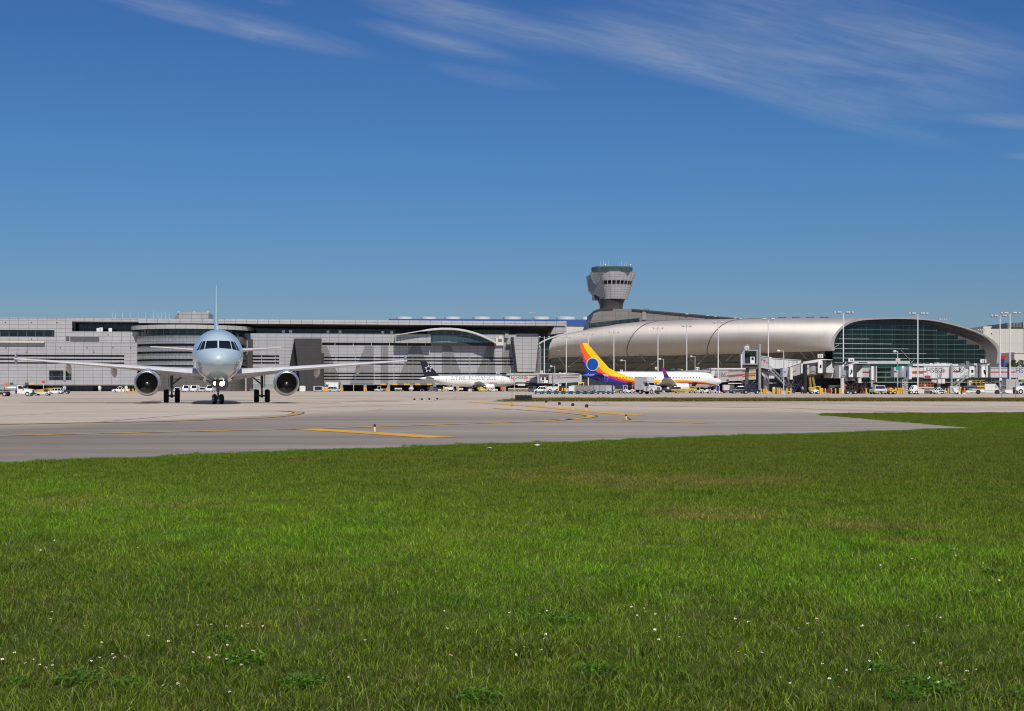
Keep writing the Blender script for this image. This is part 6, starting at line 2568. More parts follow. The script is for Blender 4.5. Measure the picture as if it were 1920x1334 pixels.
b.b('tunnel_frame', 1007.5, 1011.4, 703, 719, GREY, -.2, 3.6)
b.tunnel('tunnel', 1029, 1086, 702.4, 719, 703.4, 716, TUNG)
b.b('tunnel_roof', 1005, 1068, 700.4, 702.2, OFFWHITE, -.2, 3.6)
b.q('curved_rail', [(1062, 699.2), (1078, 699.8), (1098, 702.6), (1098, 703.4), (1078, 701.4), (1062, 700.6)], LGREY, -.3, .3)
b.stripe(1032.5, 1039.5, 709.6, 709.4, 1.1)
b.stripe(1053, 1084.5, 708.8, 707.4, 1.5)
text('lettering', 'HSBC', 1.25, MATS['bridge_text'], b.t, (b.k.x(1044.4), -.02, b.k.z(710.2)), 0.0, .8)
bank_logo(b.t, b.k, 1048.3, 1051.4, 706, 710, -.01)
b.b('end_frame', 1086.2, 1090.4, 702.4, 720, LGREY, -.3, 3.8)
b.leg(1088, 720, 737, .3, GREY)
b.leg(1037, 699, 737, .12, GREY, -.5)
b.b('dark_bay', 1012, 1060, 719.4, 724, VOID, .6, 2.2)
b.bogie(1066)
b.q('cabinet', [(1041, 723), (1052, 724), (1053, 717.6), (1046, 717.4), (1040, 720)], OFFWHITE, .2, 1.8)
b.clutter(1030, 1080, 702, 5, 8)
gate_sign(None, 372, 1012.4, 1018, 695.4, 700.2, 'E7', 'small white gate sign above the dark windowed cab')
# behind the rainbow airliner
b = Bridge('long low jet bridge with red stripe and cream end behind the rainbow airliner', 1330, 352)
b.tunnel('tunnel', 1205, 1341, 699.4, 712, 694, 716.5, TUNW)
b.tunnel('tunnel', 1341.5, 1366, 694.4, 717, 693.4, 716, TUNG)
b.tunnel('tunnel', 1366.4, 1392.5, 696, 714.2, 695, 713.2, mat('tunnel_putty', (.42, .40, .36), .5), True, .2)
b.b('tunnel_roof', 1330, 1402, 690.4, 693.2, OFFWHITE, -.2, 3.6)
b.tunnel('tunnel', 1392.8, 1418, 694.6, 712.4, 693.6, 711, mat('tunnel_cream', (.50, .40, .22), .5), True, .4)
b.stripe(1336.5, 1344.5, 706.6, 706.4, 1.6)
b.stripe(1362.5, 1417.5, 705.2, 700.4, 1.9)
text('lettering', 'HSBC', 1.8, MATS['bridge_text'], b.t, (b.k.x(1351.4), -.02, b.k.z(707.4)), 0.0, .8)
bank_logo(b.t, b.k, 1355.8, 1360.6, 701.8, 707, -.01)
b.b('red_sign', 1362.4, 1365.8, 711.6, 715.6, DKRED, -.3, .1)
b.q('hood', [(1303, 699.6), (1331, 704.6), (1332.6, 702), (1329, 697.4), (1310, 697)], mat('hood_grey', (.10, .10, .105), .6), -1.0, 3.4)
b.q('hood', [(1226, 699.6), (1248.5, 699.8), (1248.5, 696), (1232, 696.4)], mat('hood_grey', (.10, .10, .105), .6), -1.0, 3.4)
b.b('service_rail', 1365, 1390, 718.4, 720, OFFWHITE, -.4, .3)
b.leg(1376, 714, 737, .4)
b.truss(1392, 1416, 714, 737)
b.clutter(1260, 1400, 694.5, 6, 16)
for a, c, p0, p1, s_, lab in ((1162.5, 1168, 693.6, 698, 'F7', 'small white gate sign over the rear cabin of the rainbow airliner'), (1228, 1234, 688.4, 693, 'F5', 'small white gate sign left of the magenta winglet'), (1304.5, 1311, 688.6, 695, 'F3', 'small white gate sign over the front cabin of the rainbow airliner')):
    gate_sign(None, 350, a, c, p0, p1, s_, lab)
# raised bridge with an open dark cab
b = Bridge('raised jet bridge with an open dark doorway cab and a long stair', 1425, 302, 3.4)
mb = MB()
k = b.k
x0, x1, z0, z1 = k.x(1393.5), k.x(1421.5), k.z(684), k.z(656.5)
for (a, c, d, e) in ((x0, x1, z1 - .25, z1), (x0, x1, z0, z0 + .25), (x0, x0 + .35, z0 + .25, z1 - .25), (x1 - .35, x1, z0 + .25, z1 - .25)):
    mb.box(a, c, 0, 3.4, d, e)
mb.box(x0 + .35, x1 - .35, 3.0, 3.3, z0 + .25, z1 - .25)
mb.build('cab', mat('cab_grey', (.36, .38, .41), .45), b.t)
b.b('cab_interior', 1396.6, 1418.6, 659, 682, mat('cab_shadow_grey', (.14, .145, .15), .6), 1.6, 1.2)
b.b('doorway', 1397.6, 1407.4, 665, 682, VOID, 1.2, .35)
b.b('door', 1408.2, 1416.6, 669.2, 682.6, WHITE, .9, .25)
b.b('cab_window', 1410.4, 1414.6, 670.4, 674.6, GLASSV, .82, .06)
b.b('side_panel', 1391.8, 1393.4, 660, 684, LAV, .2, 3)
b.leg(1390, 664.5, 692, .16, WHITE, -.3)
b.leg(1404, 684.4, 738, .42, DGREY, 1.6, -.4)
b.leg(1424, 645.5, 738, .34, GREY, -.2)
b.leg(1404.6, 644.6, 656.4, .28, GREY, 2.6)
b.truss(1404, 1424, 712, 738, NAVY)
b.b('undercab', 1398, 1420, 684.4, 689.5, BROWN, .4, 2.6)
b.tunnel('tunnel', 1425.6, 1441.6, 667.8, 689, 670, 692.2, TUNG, False)
b.b('tunnel_frame', 1441.8, 1446.2, 669.8, 694, TUNW, -.3, 4.0)
b.tunnel('tunnel', 1446.6, 1502, 672, 691, 676, 692.5, TUNW)
text('lettering', 'SBC', 1.0, MATS['bridge_text'], b.t, (b.k.x(1428.5), -.02, b.k.z(677)), 0, .9)
bank_logo(b.t, b.k, 1431.6, 1435.4, 674.6, 679.8, -.01)
b.stripe(1436.6, 1440.4, 680.2, 680.9, 1.2)
b.q('undertunnel', [(1425.6, 695), (1441, 697), (1441, 692.6), (1425.6, 689.4)], DGREY, .3, 2.6)
b.stair(1441, 694, 1477, 730)
b.leg(1439, 696, 735, .72, GREY, 1.5)
b.b('footing', 1435, 1446, 735, 741, mat('footing_concrete', (.42, .39, .36), .8), .2, 2.4)
b.q('cable_loop', [(1427, 699), (1430, 699), (1434.5, 706), (1432.5, 707.5), (1428.5, 704)], LGREY, -.5, .12)
b.b('platform', 1442, 1455, 718, 719.2, OFFWHITE, -.4, 1.2)
b.b('hut', 1442.4, 1454, 699, 710, TUNW, 1.2, 2.0)
b.b('window', 1456.6, 1469, 694.4, 708.5, mat('link_glass', (.03, .06, .055), .1), 3.6, .4)
gate_sign(None, 302, 1396, 1404.4, 649.4, 656, 'F2', 'white gate sign F2 on the open raised cab')
# angled bridge with ribbed hood
b = Bridge('jet bridge with a grey drum and slanted ribbed hood, left of the mast', 1520, 286, 3.4)
b.b('tunnel', 1470.4, 1482, 690, 707, LAV, 1.6, 2.6)
b.stripe(1470.6, 1476, 697.4, 697.4, 1.5, DKRED, 1.5)
b.b('tunnel_frame', 1482.3, 1486.6, 688.5, 712, mat('frame_cream', (.70, .68, .55), .5), .2, 3.6)
b.q('tunnel', [(1487, 707), (1502, 702), (1502, 682.4), (1487, 687.6)], mat('tunnel_mauve', (.40, .375, .36), .5), .4, 3.0)
b.q('red_stripe', [(1487, 698.4), (1493.6, 696), (1493.6, 694.6), (1487, 696.8)], RED, .33, .05)
b.b('tunnel_frame', 1502.2, 1505.4, 682, 700.2, WHITE, 0, 3.4)
b.leg(1509, 683, 738, .42, BLACK, -.3)
b.b('tunnel', 1510.6, 1518, 683, 702.4, TUNG, .2, 3.0)
b.stripe(1511.4, 1516, 691.4, 690.6, 1.5, RED, .13)
b.drum(1518, 1533.4, 679.8, 701.6, DRUMG)
b.b('drum_band', 1519, 1532.6, 688.8, 689.3, GREY, -.35, .1)
b.b('cabin', 1533.6, 1541.6, 676.5, 700, WHITE, -.3, 3.6)
b.b('cabin_window', 1536.6, 1539.6, 684.6, 690.2, GLASSV, -.36, .05)
b.bellows(1541.8, 1549.4, 676, 699)
b.q('hood', [(1549.6, 699), (1562.6, 699.4), (1560.4, 676.6), (1548, 674)], mat('hood_white', (.60, .60, .59), .45), .3, 2.8)
b.q('hood_opening', [(1550.2, 689), (1559.6, 681.5), (1559.6, 677.2), (1549.6, 675.4)], VOID, .2, .09)
b.q('roof', [(1506, 683), (1533, 679.6), (1541, 675.6), (1561, 675.4), (1561, 674.6), (1540, 673.4), (1520, 677), (1506, 679)], OFFWHITE, -.1, 3.2)
b.q('underside', [(1512, 705), (1562, 701.4), (1562, 699.6), (1512, 703)], BROWN, .2, 3.0)
b.truss(1489, 1508, 705, 738, NAVY)
b.truss(1478, 1489, 712, 738, DGREY)
for dx in (0, 9):
    b.q('lift_leg', [(1521 + dx, 738), (1524.4 + dx, 738), (1521.6 + dx * .6, 706), (1517.6 + dx * .6, 706)], mat('old_yellow', (.30, .20, .03), .6), .6, .6)
b.clutter(1486, 1512, 681, 8, 6)
gate_sign(None, 286, 1533.2, 1543, 664.4, 671.4, 'F3', 'white gate sign F3 on the cab with the slanted hood')
# head-on cab with drum
b = Bridge('jet bridge with big grey drum, white cabin and black bellows under the arch', 1605, 284, 3.4)
b.b('tunnel', 1556, 1572, 690, 709, mat('tunnel_mesh', (.42, .42, .43), .6, var=.2, vscale=4), 3.0, 2.5)
b.b('drum_frame', 1572, 1574.2, 686, 709.6, mat('frame_pale', (.72, .74, .66), .5), -.8, 4.4)
b.drum(1574.6, 1590.6, 686.4, 708, DRUMG)
b.b('drum_band', 1575, 1590, 696.6, 697.1, GREY, -.35, .1)
b.b('cabin', 1591, 1598.6, 684.6, 707.6, WHITE, -.4, 3.8)
b.q('cabin_window', [(1592.4, 702.6), (1594.2, 702.6), (1597.2, 698), (1597.2, 693.4), (1594.4, 693.6), (1594.4, 697)], GLASSV, -.46, .05)
b.bellows(1598.8, 1607, 683.6, 707)
b.q('hood', [(1607.2, 700), (1617, 691), (1617, 682.6), (1604, 682.6), (1607.2, 686)], mat('hood_black', (.03, .03, .032), .7), -.1, 3.2)
b.q('hood_flap', [(1606, 707.6), (1617, 708.4), (1616.4, 690), (1610, 697), (1606.6, 699.6)], mat('hood_white', (.60, .60, .59), .45), -.2, 3.2)
b.q('roof', [(1584, 686), (1598, 681), (1640, 681.4), (1640, 682.6), (1604, 682.4), (1592, 686)], LGREY, -.3, 3.6)
b.b('tunnel', 1617.4, 1632, 685.6, 707.4, TUNG, .4, 3)
b.stripe(1617.6, 1631.6, 698, 698.2, 2.0, DKRED, .33)
b.b('elevator_frame', 1632.4, 1636.6, 687, 713, WHITE, -.6, 1.0)
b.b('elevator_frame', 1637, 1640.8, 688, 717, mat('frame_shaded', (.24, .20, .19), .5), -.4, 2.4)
b.b('elevator_frame', 1641, 1642.8, 687, 717.5, LGREY, -.6, 1.0)
b.leg(1634, 713, 726, .22, LGREY, -.2)
b.b('bogie_box', 1632, 1638, 726, 738, BROWN, 0, 1.6)
b.leg(1582, 709, 738, .5, OFFWHITE, 1)
b.q('underside', [(1584, 715), (1604, 714), (1604, 707.8), (1584, 708.6)], DGREY, .2, 3)
b.b('cabinet', 1608.4, 1614, 709.6, 718.4, OFFWHITE, -.5, 1.0)
b.leg(1607.2, 708, 731, .08, DKRED, -.6)
b.truss(1586, 1606, 714, 738, BLACK)
b.truss(1618, 1632, 710, 738, BLACK, 1.2)
b.clutter(1585, 1630, 683, 9, 8)
b.b('column', 1628.6, 1630.4, 679, 684.6, LGREY, .5, 1)
gate_sign(None, 284, 1590.6, 1601.2, 672, 679.4, 'F4', 'white gate sign F4 on the head-on cab with black bellows')
# the big white bridge with lettering
b = Bridge('big white jet bridge with black lettering and red stripe under the arch', 1762, 322, 3.6)
b.b('tunnel', 1677.6, 1684.6, 689, 708, mat('tunnel_lilac', (.48, .46, .50), .5), .6, 2.6)
b.stripe(1677.4, 1682.4, 697.2, 697.2, 1.8, DKRED, .53)
b.drum(1687, 1702.6, 688.4, 707.6, DRUMG)
b.b('drum_frame', 1703, 1707.4, 687.8, 711.4, mat('frame_lavender', (.66, .67, .76), .5), -.8, 4.6)
b.b('end_frame', 1707.8, 1710, 690, 708, CREAM, -.2, 3.6)
b.tunnel('tunnel', 1710.4, 1731.4, 689, 706.6, 688.4, 707.4, mat('tunnel_ivory', (.64, .60, .52), .5), True, .2)
b.tunnel('tunnel', 1731.8, 1815.6, 687.2, 709, 686.6, 709.2, TUNW)
b.b('tunnel_roof', 1711.6, 1796, 683.4, 686.2, WHITE, -.2, 3.8)
b.b('roof_gap', 1713, 1731, 686.6, 688.2, VOID, .1, 3)
b.stripe(1710.6, 1736, 697.8, 697.5, 2.3)
b.stripe(1784, 1800, 697.2, 697, 2.3)
b.q('red_stripe', [(1798, 696), (1800, 696), (1800.4, 690), (1799.4, 688), (1798.6, 690)], RED, -.07, .05)
text('lettering', 'HSBC', 1.72, MATS['bridge_text'], b.t, (b.k.x(1752), -.02, b.k.z(699)), 0.006, 1.0)
bank_logo(b.t, b.k, 1763.6, 1773.6, 693, 698.6, -.01)
b.b('red_sign', 1733.8, 1744.2, 704.6, 708.4, mat('sign_red_dark', (.42, .02, .05), .5), -.2, .15)
b.b('dark_panel', 1722, 1747, 709.6, 716, VOID, .3, 2.8)
b.q('fairing', [(1747.4, 716.5), (1760, 719), (1763, 709.8), (1747.4, 709.8)], mat('fairing_pale', (.52, .50, .47), .45), .2, 3.0)
for px in (1760.5, 1767.5):
    b.b('cabinet', px - 2.8, px + 3, 711, 719.4, OFFWHITE, -.6, 1.2)
b.leg(1764, 719, 738, .42, GREY)
b.leg(1782.4, 684, 726, .26, GREY, -.7)
b.stair(1812, 704, 1776, 735)
b.b('ladder_cage', 1810.6, 1816.6, 677.6, 690, mat('cage_grey', (.16, .16, .165), .5), -.3, .8)
b.b('cabin', 1817.2, 1826.6, 687.4, 707.4, WHITE, -.2, 3.6)
b.b('cabin_window', 1820.4, 1824.6, 693.8, 699, GLASSV, -.27, .05)
b.b('cabin_vent', 1819.4, 1826, 703, 706.6, GREY, -.27, .05)
b.drum(1827.6, 1838.4, 686.8, 708.4, mat('drum_green_grey', (.27, .29, .285), .35, metal=.2))
b.b('cab', 1839, 1850.4, 685, 708, WHITE, -.5, 4.0)
b.q('cabin_window', [(1845.4, 703), (1847, 703), (1847.4, 698), (1845.8, 697), (1845.8, 694), (1842.8, 694.2), (1843, 698.4)], GLASSV, -.56, .05)
b.bellows(1850.8, 1857, 684.6, 708, mat('bellows_olive', (.13, .135, .12), .7))
b.q('cab_roof', [(1838, 686.4), (1852, 686), (1855, 682.4), (1850, 682.8), (1843, 684.6)], LGREY, -.6, 4.0)
b.b('roof_beacon', 1827, 1833, 681.6, 685.4, LAV, .4, 1.6)
b.truss(1822, 1850, 710, 738, DGREY, 1.0)
b.bogie(1836, 3)
b.clutter(1735, 1810, 683.6, 10, 14)
for x0, x1 in ((1757.5, 1760.5), (1766, 1763)):
    mb = MB()
    pts = [Vector((b.k.x(x0 + (x1 - x0) * f), -.35 - .3 * math.sin(PI * f), b.k.z(687.5 + 23 * f))) for f in [i / 8 for i in range(9)]]
    for p_, q_ in zip(pts[:-1], pts[1:]):
        mb.tube(p_, q_, .09, n=6, cap=False)
    mb.build('hanging_cable', GREY, b.t, 60)
for cx, w in ((1795, 8), (1803, 5)):
    mb = MB()
    pts = [Vector((b.k.x(cx - w + 2 * w * f), -.3, b.k.z(688 + 8 * (1 - (2 * f - 1) ** 2)))) for f in [i / 10 for i in range(11)]]
    for p_, q_ in zip(pts[:-1], pts[1:]):
        mb.tube(p_, q_, .07, n=6, cap=False)
    mb.build('hanging_cable', DGREY, b.t, 60)
gate_sign(None, 322, 1838, 1849, 674.2, 680.4, 'F1', 'white gate sign F1 on the right-hand white cab')
b = Bridge('pale grey jet bridge with red stripe running out of the right edge', 1930, 330, 3.4)
b.tunnel('tunnel', 1857.4, 1888.6, 690.4, 707.6, 690, 707.6, mat('tunnel_pale_lilac', (.50, .50, .54), .45))
b.b('tunnel_gap', 1889, 1892.6, 690, 710, mat('gap_indigo', (.04, .04, .10), .6), .2, 3)
b.tunnel('tunnel', 1893, 2010, 689.4, 708, 688, 708.4, mat('tunnel_pale_lilac', (.50, .50, .54), .45))
b.stripe(1857.6, 1904, 698, 697.8, 1.9)
text('lettering', 'HSBC', 1.75, MATS['bridge_text'], b.t, (b.k.x(1919.5), -.02, b.k.z(699.4)), 0.006, 1.0)
bank_logo(b.t, b.k, 1932, 1942, 693.5, 699, -.01)
b.leg(1900, 708, 738, .4)
b.leg(1960, 708, 738, .4)
b.truss(1860, 1880, 708, 724, DGREY)
b.b('roof_lamp', 1874, 1878, 685, 689.4, LGREY, .5, 1)

# ------------------------------------------------------------------ vehicles and ground equipment
def wheel4(t_, xs, yw, r, w, m=BLACK):
    for x in xs:
        for s in (-1, 1):
            mb = MB()
            mb.lathe([(-w / 2, r * .5), (-w / 2, r * .92), (-w / 2 + .04, r), (w / 2 - .04, r), (w / 2, r * .92), (w / 2, r * .5)], (0, 0, 0), 'y', 20)
            mb.v = [(a + x, b_ + s * yw, c + r) for a, b_, c in mb.v]
            o = mb.build('wheel', m, t_, 40)
            mb = MB()
            mb.lathe([(s * w * .42, .02), (s * w * .38, r * .3), (s * w * .5, r * .52)], (x, s * yw, r), 'y', 16)
            mb.build('rim', HUB, o, 40)


def car(name, lab, cat, loc, rz, L, W, H, body, style='suv', group=None, stripe=None):
    """x forward; lower body, glasshouse with roof and pillars, wheels, lights"""
    t_ = T(name, lab, cat, loc, rz, group)
    g0, belt = .25, H * .56
    hood = {'suv': .24, 'sedan': .27, 'van': .12, 'pickup': .27}[style]
    x0, x1 = -L / 2, L / 2
    mb = MB()
    prof = [(x0 + .1, g0), (x1 - .15, g0), (x1, g0 + .25), (x1 - .05, belt * .82), (x1 - L * hood * .9, belt), (x0 + .05, belt), (x0, belt * .7)]
    mb.prism(prof, -W / 2, W / 2, 'xz')
    mb.v = [(a, b_ * (.93 if c > belt - .05 else 1), c) for a, b_, c in mb.v]
    if style == 'pickup':
        mb.box(x0 + .1, -L * .12, -W * .42, W * .42, belt - .02, belt + .012)
    cb0 = {'suv': x0 + .12, 'sedan': x0 + L * .16, 'van': x0 + .06, 'pickup': -L * .10}[style]
    cb1 = x1 - L * hood
    ct0, ct1 = cb0 + (.35 if style != 'van' else .12), cb1 - H * .36
    if style == 'van':
        ct1 = cb1 - .45
    w0, w1 = W * .465, W * .40
    # roof and pillars
    zr = H - .10
    mb.frustum((ct0 - .02, ct1 + .03, -w1 - .01, w1 + .01), (ct0 + .12, ct1 - .12, -w1 * .93, w1 * .93), zr - .02, H)
    for f in (0, .34, .68, 1):
        if style == 'pickup' and f == .34:
            continue
        for s in (-1, 1):
            a, b_ = Vector((cb0 + (cb1 - cb0) * f, s * w0, belt)), Vector((ct0 + (ct1 - ct0) * f, s * w1, zr))
            mb.tube(a, b_, .055, n=6)
    if style in ('van',):
        for s in (-1, 1):
            mb.add([(cb0, s * (w0 + .012), belt), (cb0 + (cb1 - cb0) * .62, s * (w0 + .012), belt), (ct0 + (ct1 - ct0) * .62, s * (w1 + .012), zr), (ct0, s * (w1 + .012), zr)], [(0, 1, 2, 3)])
    bo = mb.build('body', body, t_)
    mb = MB()
    mb.frustum((cb0 + .03, cb1 - .03, -w0 + .01, w0 - .01), (ct0 + .02, ct1 - .02, -w1 + .01, w1 - .01), belt, zr)
    mb.build('window', GLASSV, t_)
    wheel4(t_, (x0 + L * .19, x1 - L * .18), W / 2 - .1, H * .2, .24)
    for s in (-1, 1):
        mb = MB()
        mb.box(x1 - .12, x1 + .012, s * W * .36 - .16, s * W * .36 + .16, belt * .62, belt * .8)
        mb.build('headlight', LAMPLENS, t_)
        mb = MB()
        mb.box(x0 - .012, x0 + .1, s * W * .38 - .12, s * W * .38 + .12, belt * .7, belt * .92)
        mb.build('tail_light', RED, t_)
    mb = MB()
    for e in (x1 - .05, x0 - .06):
        mb.box(e, e + .11, -W * .45, W * .45, g0 + .02, g0 + .26)
    mb.build('bumper', DGREY, t_)
    if stripe:
        mb = MB()
        for s in (-1, 1):
            mb.box(-.3, .8, s * (W / 2 + .006) - .006, s * (W / 2 + .006) + .006, g0 + .15, belt - .06)
        mb.build('door', stripe, t_)
    return t_


def cab_truck(name, lab, cat, loc, rz, body, kind, L=7.5, W=2.3, box=None, boxh=2.9, group=None):
    """bonneted truck, x forward from the middle of the wheelbase; kind: box, tank or bare"""
    t_ = T(name, lab, cat, loc, rz, group)
    xf = L / 2
    mb = MB()
    mb.prism([(xf - 1.7, .7), (xf - .1, .7), (xf, .95), (xf - .05, 1.45), (xf - .5, 1.62), (xf - 1.7, 1.72)], -W * .40, W * .40, 'xz')
    mb.prism([(xf - 3.3, .62), (xf - 1.69, .62), (xf - 1.69, 1.74), (xf - 2.2, 2.42), (xf - 3.2, 2.48), (xf - 3.3, 2.3)], -W * .43, W * .43, 'xz')
    for s in (-1, 1):
        mb.lathe([(-.2, .62), (.2, .62)], (xf - .95, s * W * .40, .62), 'y', 20, cap0=True, cap1=True)
    mb.build('cab', body, t_)
    mb = MB()
    for s in (-1, 1):
        mb.prism([(xf - 3.05, 1.68), (xf - 1.86, 1.68), (xf - 2.28, 2.30), (xf - 3.05, 2.32)], s * W * .436 - .012, s * W * .436 + .012, 'xz')
    mb.add([(xf - 1.73, -W * .36, 1.82), (xf - 1.73, W * .36, 1.82), (xf - 2.12, W * .36, 2.36), (xf - 2.12, -W * .36, 2.36)], [(0, 1, 2, 3)])
    mb.v = [(a + (.03 if abs(b_) < W * .42 else 0), b_, c) for a, b_, c in mb.v]
    mb.build('window', GLASSV, t_)
    mb = MB()
    mb.box(xf - .03, xf + .02, -W * .22, W * .22, .95, 1.42)
    mb.build('grille', DGREY, t_)
    mb = MB()
    mb.box(xf - .25, xf + .12, -W * .44, W * .44, .45, .78)
    mb.box(-xf, xf - .3, -W * .2, W * .2, .62, .86)
    mb.box(-xf, -xf + .15, -W * .43, W * .43, .4, .9)
    mb.build('chassis', BLACK, t_)
    for s in (-1, 1):
        mb = MB()
        mb.box(xf - .1, xf + .03, s * W * .33 - .15, s * W * .33 + .15, 1.0, 1.25)
        mb.build('headlight', LAMPLENS, t_)
        mb = MB()
        mb.box(xf - 1.9, xf - 1.7, s * W * .55 - .12, s * W * .55 + .12, 1.75, 2.2)
        mb.build('mirror', DGREY, t_)
    wheel4(t_, (-xf + 1.5, xf - .95), W / 2 - .18, .52, .36)
    if kind == 'box':
        mb = MB()
        mb.box(-xf - .1, xf - 3.4, -W / 2 - .02, W / 2 + .02, .95, .95 + boxh - .5)
        mb.box(xf - 3.4, xf - 2.2, -W / 2 - .02, W / 2 + .02, 2.55, .95 + boxh - .5)
        mb.build('cargo_box', box, t_)
        mb = MB()
        for s in (-1, 1):
            for z in (.95, .95 + boxh - .5):
                mb.box(-xf - .12, xf - 3.38, s * (W / 2 + .03) - .02, s * (W / 2 + .03) + .02, z - .06, z + .06)
        mb.build('box_rail', LGREY, t_)
    if kind == 'tank':
        mb = MB()
        mb.lathe([(-xf - 1.1, .05), (-xf - 1.05, .6), (-xf - .9, .74), (xf - 3.6, .74), (xf - 3.45, .6), (xf - 3.4, .05)], (0, 0, 1.78), 'x', 28, 0, .92)
        mb.v = [(a, b_ * 1.35, c) for a, b_, c in mb.v]
        mb.build('tank', mat('tank_steel', (.60, .59, .57), .32, metal=.6), t_, 50)
        mb = MB()
        mb.box(-xf - 1.0, xf - 3.5, -.35, .35, 2.44, 2.5)
        mb.build('catwalk', GREY, t_)
        mb = MB()
        mb.box(-.9, .05, -W / 2, W / 2, .55, 1.25)
        mb.build('pump_locker', LGREY, t_)
        mb = MB()
        mb.prism([(-.1, .42), (.1, .42), (.1, -.0), (-.1, 0)], -1.02, -1.0, 'xz')
        mb.v = [(a - xf + 1.5, b_, c + 1.6) for a, b_, c in mb.v]
        mb.build('tank_mark', DGREY, t_)
    return t_


def tug(lab, loc, rz, body, L=2.9, W=1.5, cab=True, group=None, canopy=None, cat='tug'):
    t_ = T('baggage_tug', lab, cat, loc, rz, group)
    mb = MB()
    mb.prism([(-L / 2, .35), (L / 2, .35), (L / 2, .85), (L * .1, 1.0), (L * .02, .7), (-L * .2, .7), (-L * .25, .95), (-L / 2, .9)], -W / 2, W / 2, 'xz')
    mb.build('body', body, t_)
    mb = MB()
    mb.box(-L * .2, -L * .02, -W * .3, W * .3, .7, .86)
    mb.box(-L * .24, -L * .17, -W * .3, W * .3, .86, 1.3)
    mb.build('seat', BLACK, t_)
    mb = MB()
    mb.tube((L * .06, 0, .9), (-.03 * L, 0, 1.18), .03, n=6)
    mb.lathe([(-.02, .2), (.02, .2)], (-.03 * L, 0, 1.2), 'x', 12)
    mb.build('steering_wheel', BLACK, t_)
    if cab:
        mb = MB()
        for x in (-L * .27, L * .1):
            for s in (-1, 1):
                mb.tube((x, s * W * .44, .8), (x * .92, s * W * .42, 1.85), .045, n=6)
        mb.box(-L * .3, L * .12, -W * .46, W * .46, 1.85, 1.93)
        mb.build('canopy', canopy or body, t_)
    wheel4(t_, (-L * .33, L * .33), W / 2 - .08, .36, .22)
    return t_


def cart(name, lab, cat, loc, rz, body, roof, L=3.0, W=1.5, H=1.9, group=None, curtain=True):
    t_ = T(name, lab, cat, loc, rz, group)
    mb = MB()
    mb.box(-L / 2, L / 2, -W / 2, W / 2, .5, .66)
    mb.box(-L / 2, -L / 2 + .06, -W / 2, W / 2, .66, H)
    mb.box(L / 2 - .06, L / 2, -W / 2, W / 2, .66, H)
    mb.box(-.03, .03, -W / 2, W / 2, .66, H)
    mb.tube((L / 2, 0, .45), (L / 2 + .8, 0, .4), .04, n=6)
    mb.build('body', body, t_)
    mb = MB()
    mb.box(-L / 2 - .04, L / 2 + .04, -W / 2 - .04, W / 2 + .04, H, H + .1)
    mb.build('roof', roof, t_)
    if curtain:
        for s in (-1, 1):
            mb = MB()
            n = 14
            for i in range(n):
                a = -L / 2 + .08 + (L - .16) * i / n
                mb.box(a, a + (L - .16) / n, s * (W / 2 - .03) + .02 * (i % 2) - .012, s * (W / 2 - .03) + .02 * (i % 2) + .012, .9, H)
            mb.build('curtain', body, t_)
    wheel4(t_, (-L * .36, L * .36), W / 2 - .12, .25, .16)
    return t_


def dolly(lab, loc, rz, group, L=3.4, W=2.4):
    t_ = T('cargo_dolly', lab, 'dolly', loc, rz, group)
    mb = MB()
    for y in (-W / 2, 0, W / 2 - .12):
        mb.box(-L / 2, L / 2, y, y + .12, .24, .62)
    for x in (-L / 2, L / 2 - .12):
        mb.box(x, x + .12, -W / 2, W / 2, .38, .60)
    mb.tube((L / 2, 0, .4), (L / 2 + .7, 0, .3), .05, n=6)
    mb.build('frame', TEALBLUE, t_)
    mb = MB()
    for i in range(10):
        x = -L / 2 + .25 + (L - .5) * i / 9
        mb.tube((x, -W / 2 + .15, .6), (x, W / 2 - .15, .6), .05, n=8)
    mb.build('roller', DGREY, t_)
    mb = MB()
    mb.box(-.25, .25, -W / 2 - .02, -W / 2 - .003, .44, .54)
    mb.build('number_plate', LGREY, t_)
    for x in (-L * .36, L * .36):
        for s in (-1, 1):
            mb = MB()
            mb.lathe([(-.08, .04), (-.08, .19), (.08, .19), (.08, .04)], (x, s * (W / 2 - .15), .19), 'y', 14, cap0=True, cap1=True)
            mb.build('wheel', BLACK, t_, 40)
    return t_


def container(lab, loc, rz, m, L=3.1, W=2.3, H=1.6, z=.65, clip=True, group=None, ribs=True, name='cargo_container'):
    t_ = T(name, lab, 'container', (loc[0], loc[1], loc[2] + z), rz, group)
    mb = MB()
    c = .35 if clip else 0.001
    mb.prism([(-L / 2, c), (-L / 2 + c, 0), (L / 2, 0), (L / 2, H), (-L / 2, H)], -W / 2, W / 2, 'xz')
    mb.build('shell', m, t_)
    if ribs:
        mb = MB()
        for i in range(6):
            x = -L / 2 + .08 + (L - .16) * i / 5
            mb.box(x - .035, x + .035, -W / 2 - .05, -W / 2 - .003, c + .02 if x < -L / 2 + c else .02, H - .02)
        for zz in (.06, H - .06):
            mb.box(-L / 2 + (c if zz < .1 else 0), L / 2, -W / 2 - .07, -W / 2 - .052, zz - .05, zz + .05)
        mb.build('rib', LGREY, t_)
    return t_


def at(px, Y, dz=0.0):
    x = (px - CX) / F * Y
    return Vector((x, Y, gz(x, Y) + dz))


def bollard(px, Y, h, r, lab, grp, m=YEL):
    t_ = T('bollard', lab, 'bollard', at(px, Y), 0, grp)
    mb = MB()
    mb.lathe([(0, r), (h - r, r), (h - r * .4, r * .85), (h, r * .3), (h + .002, .01)], n=14)
    mb.build('post', m, t_, 40)
    mb = MB()
    mb.lathe([(0, r * 1.5), (.04, r * 1.5), (.045, r * 1.02)], n=14, cap0=True)
    mb.build('base_plate', DGREY, t_, 40)


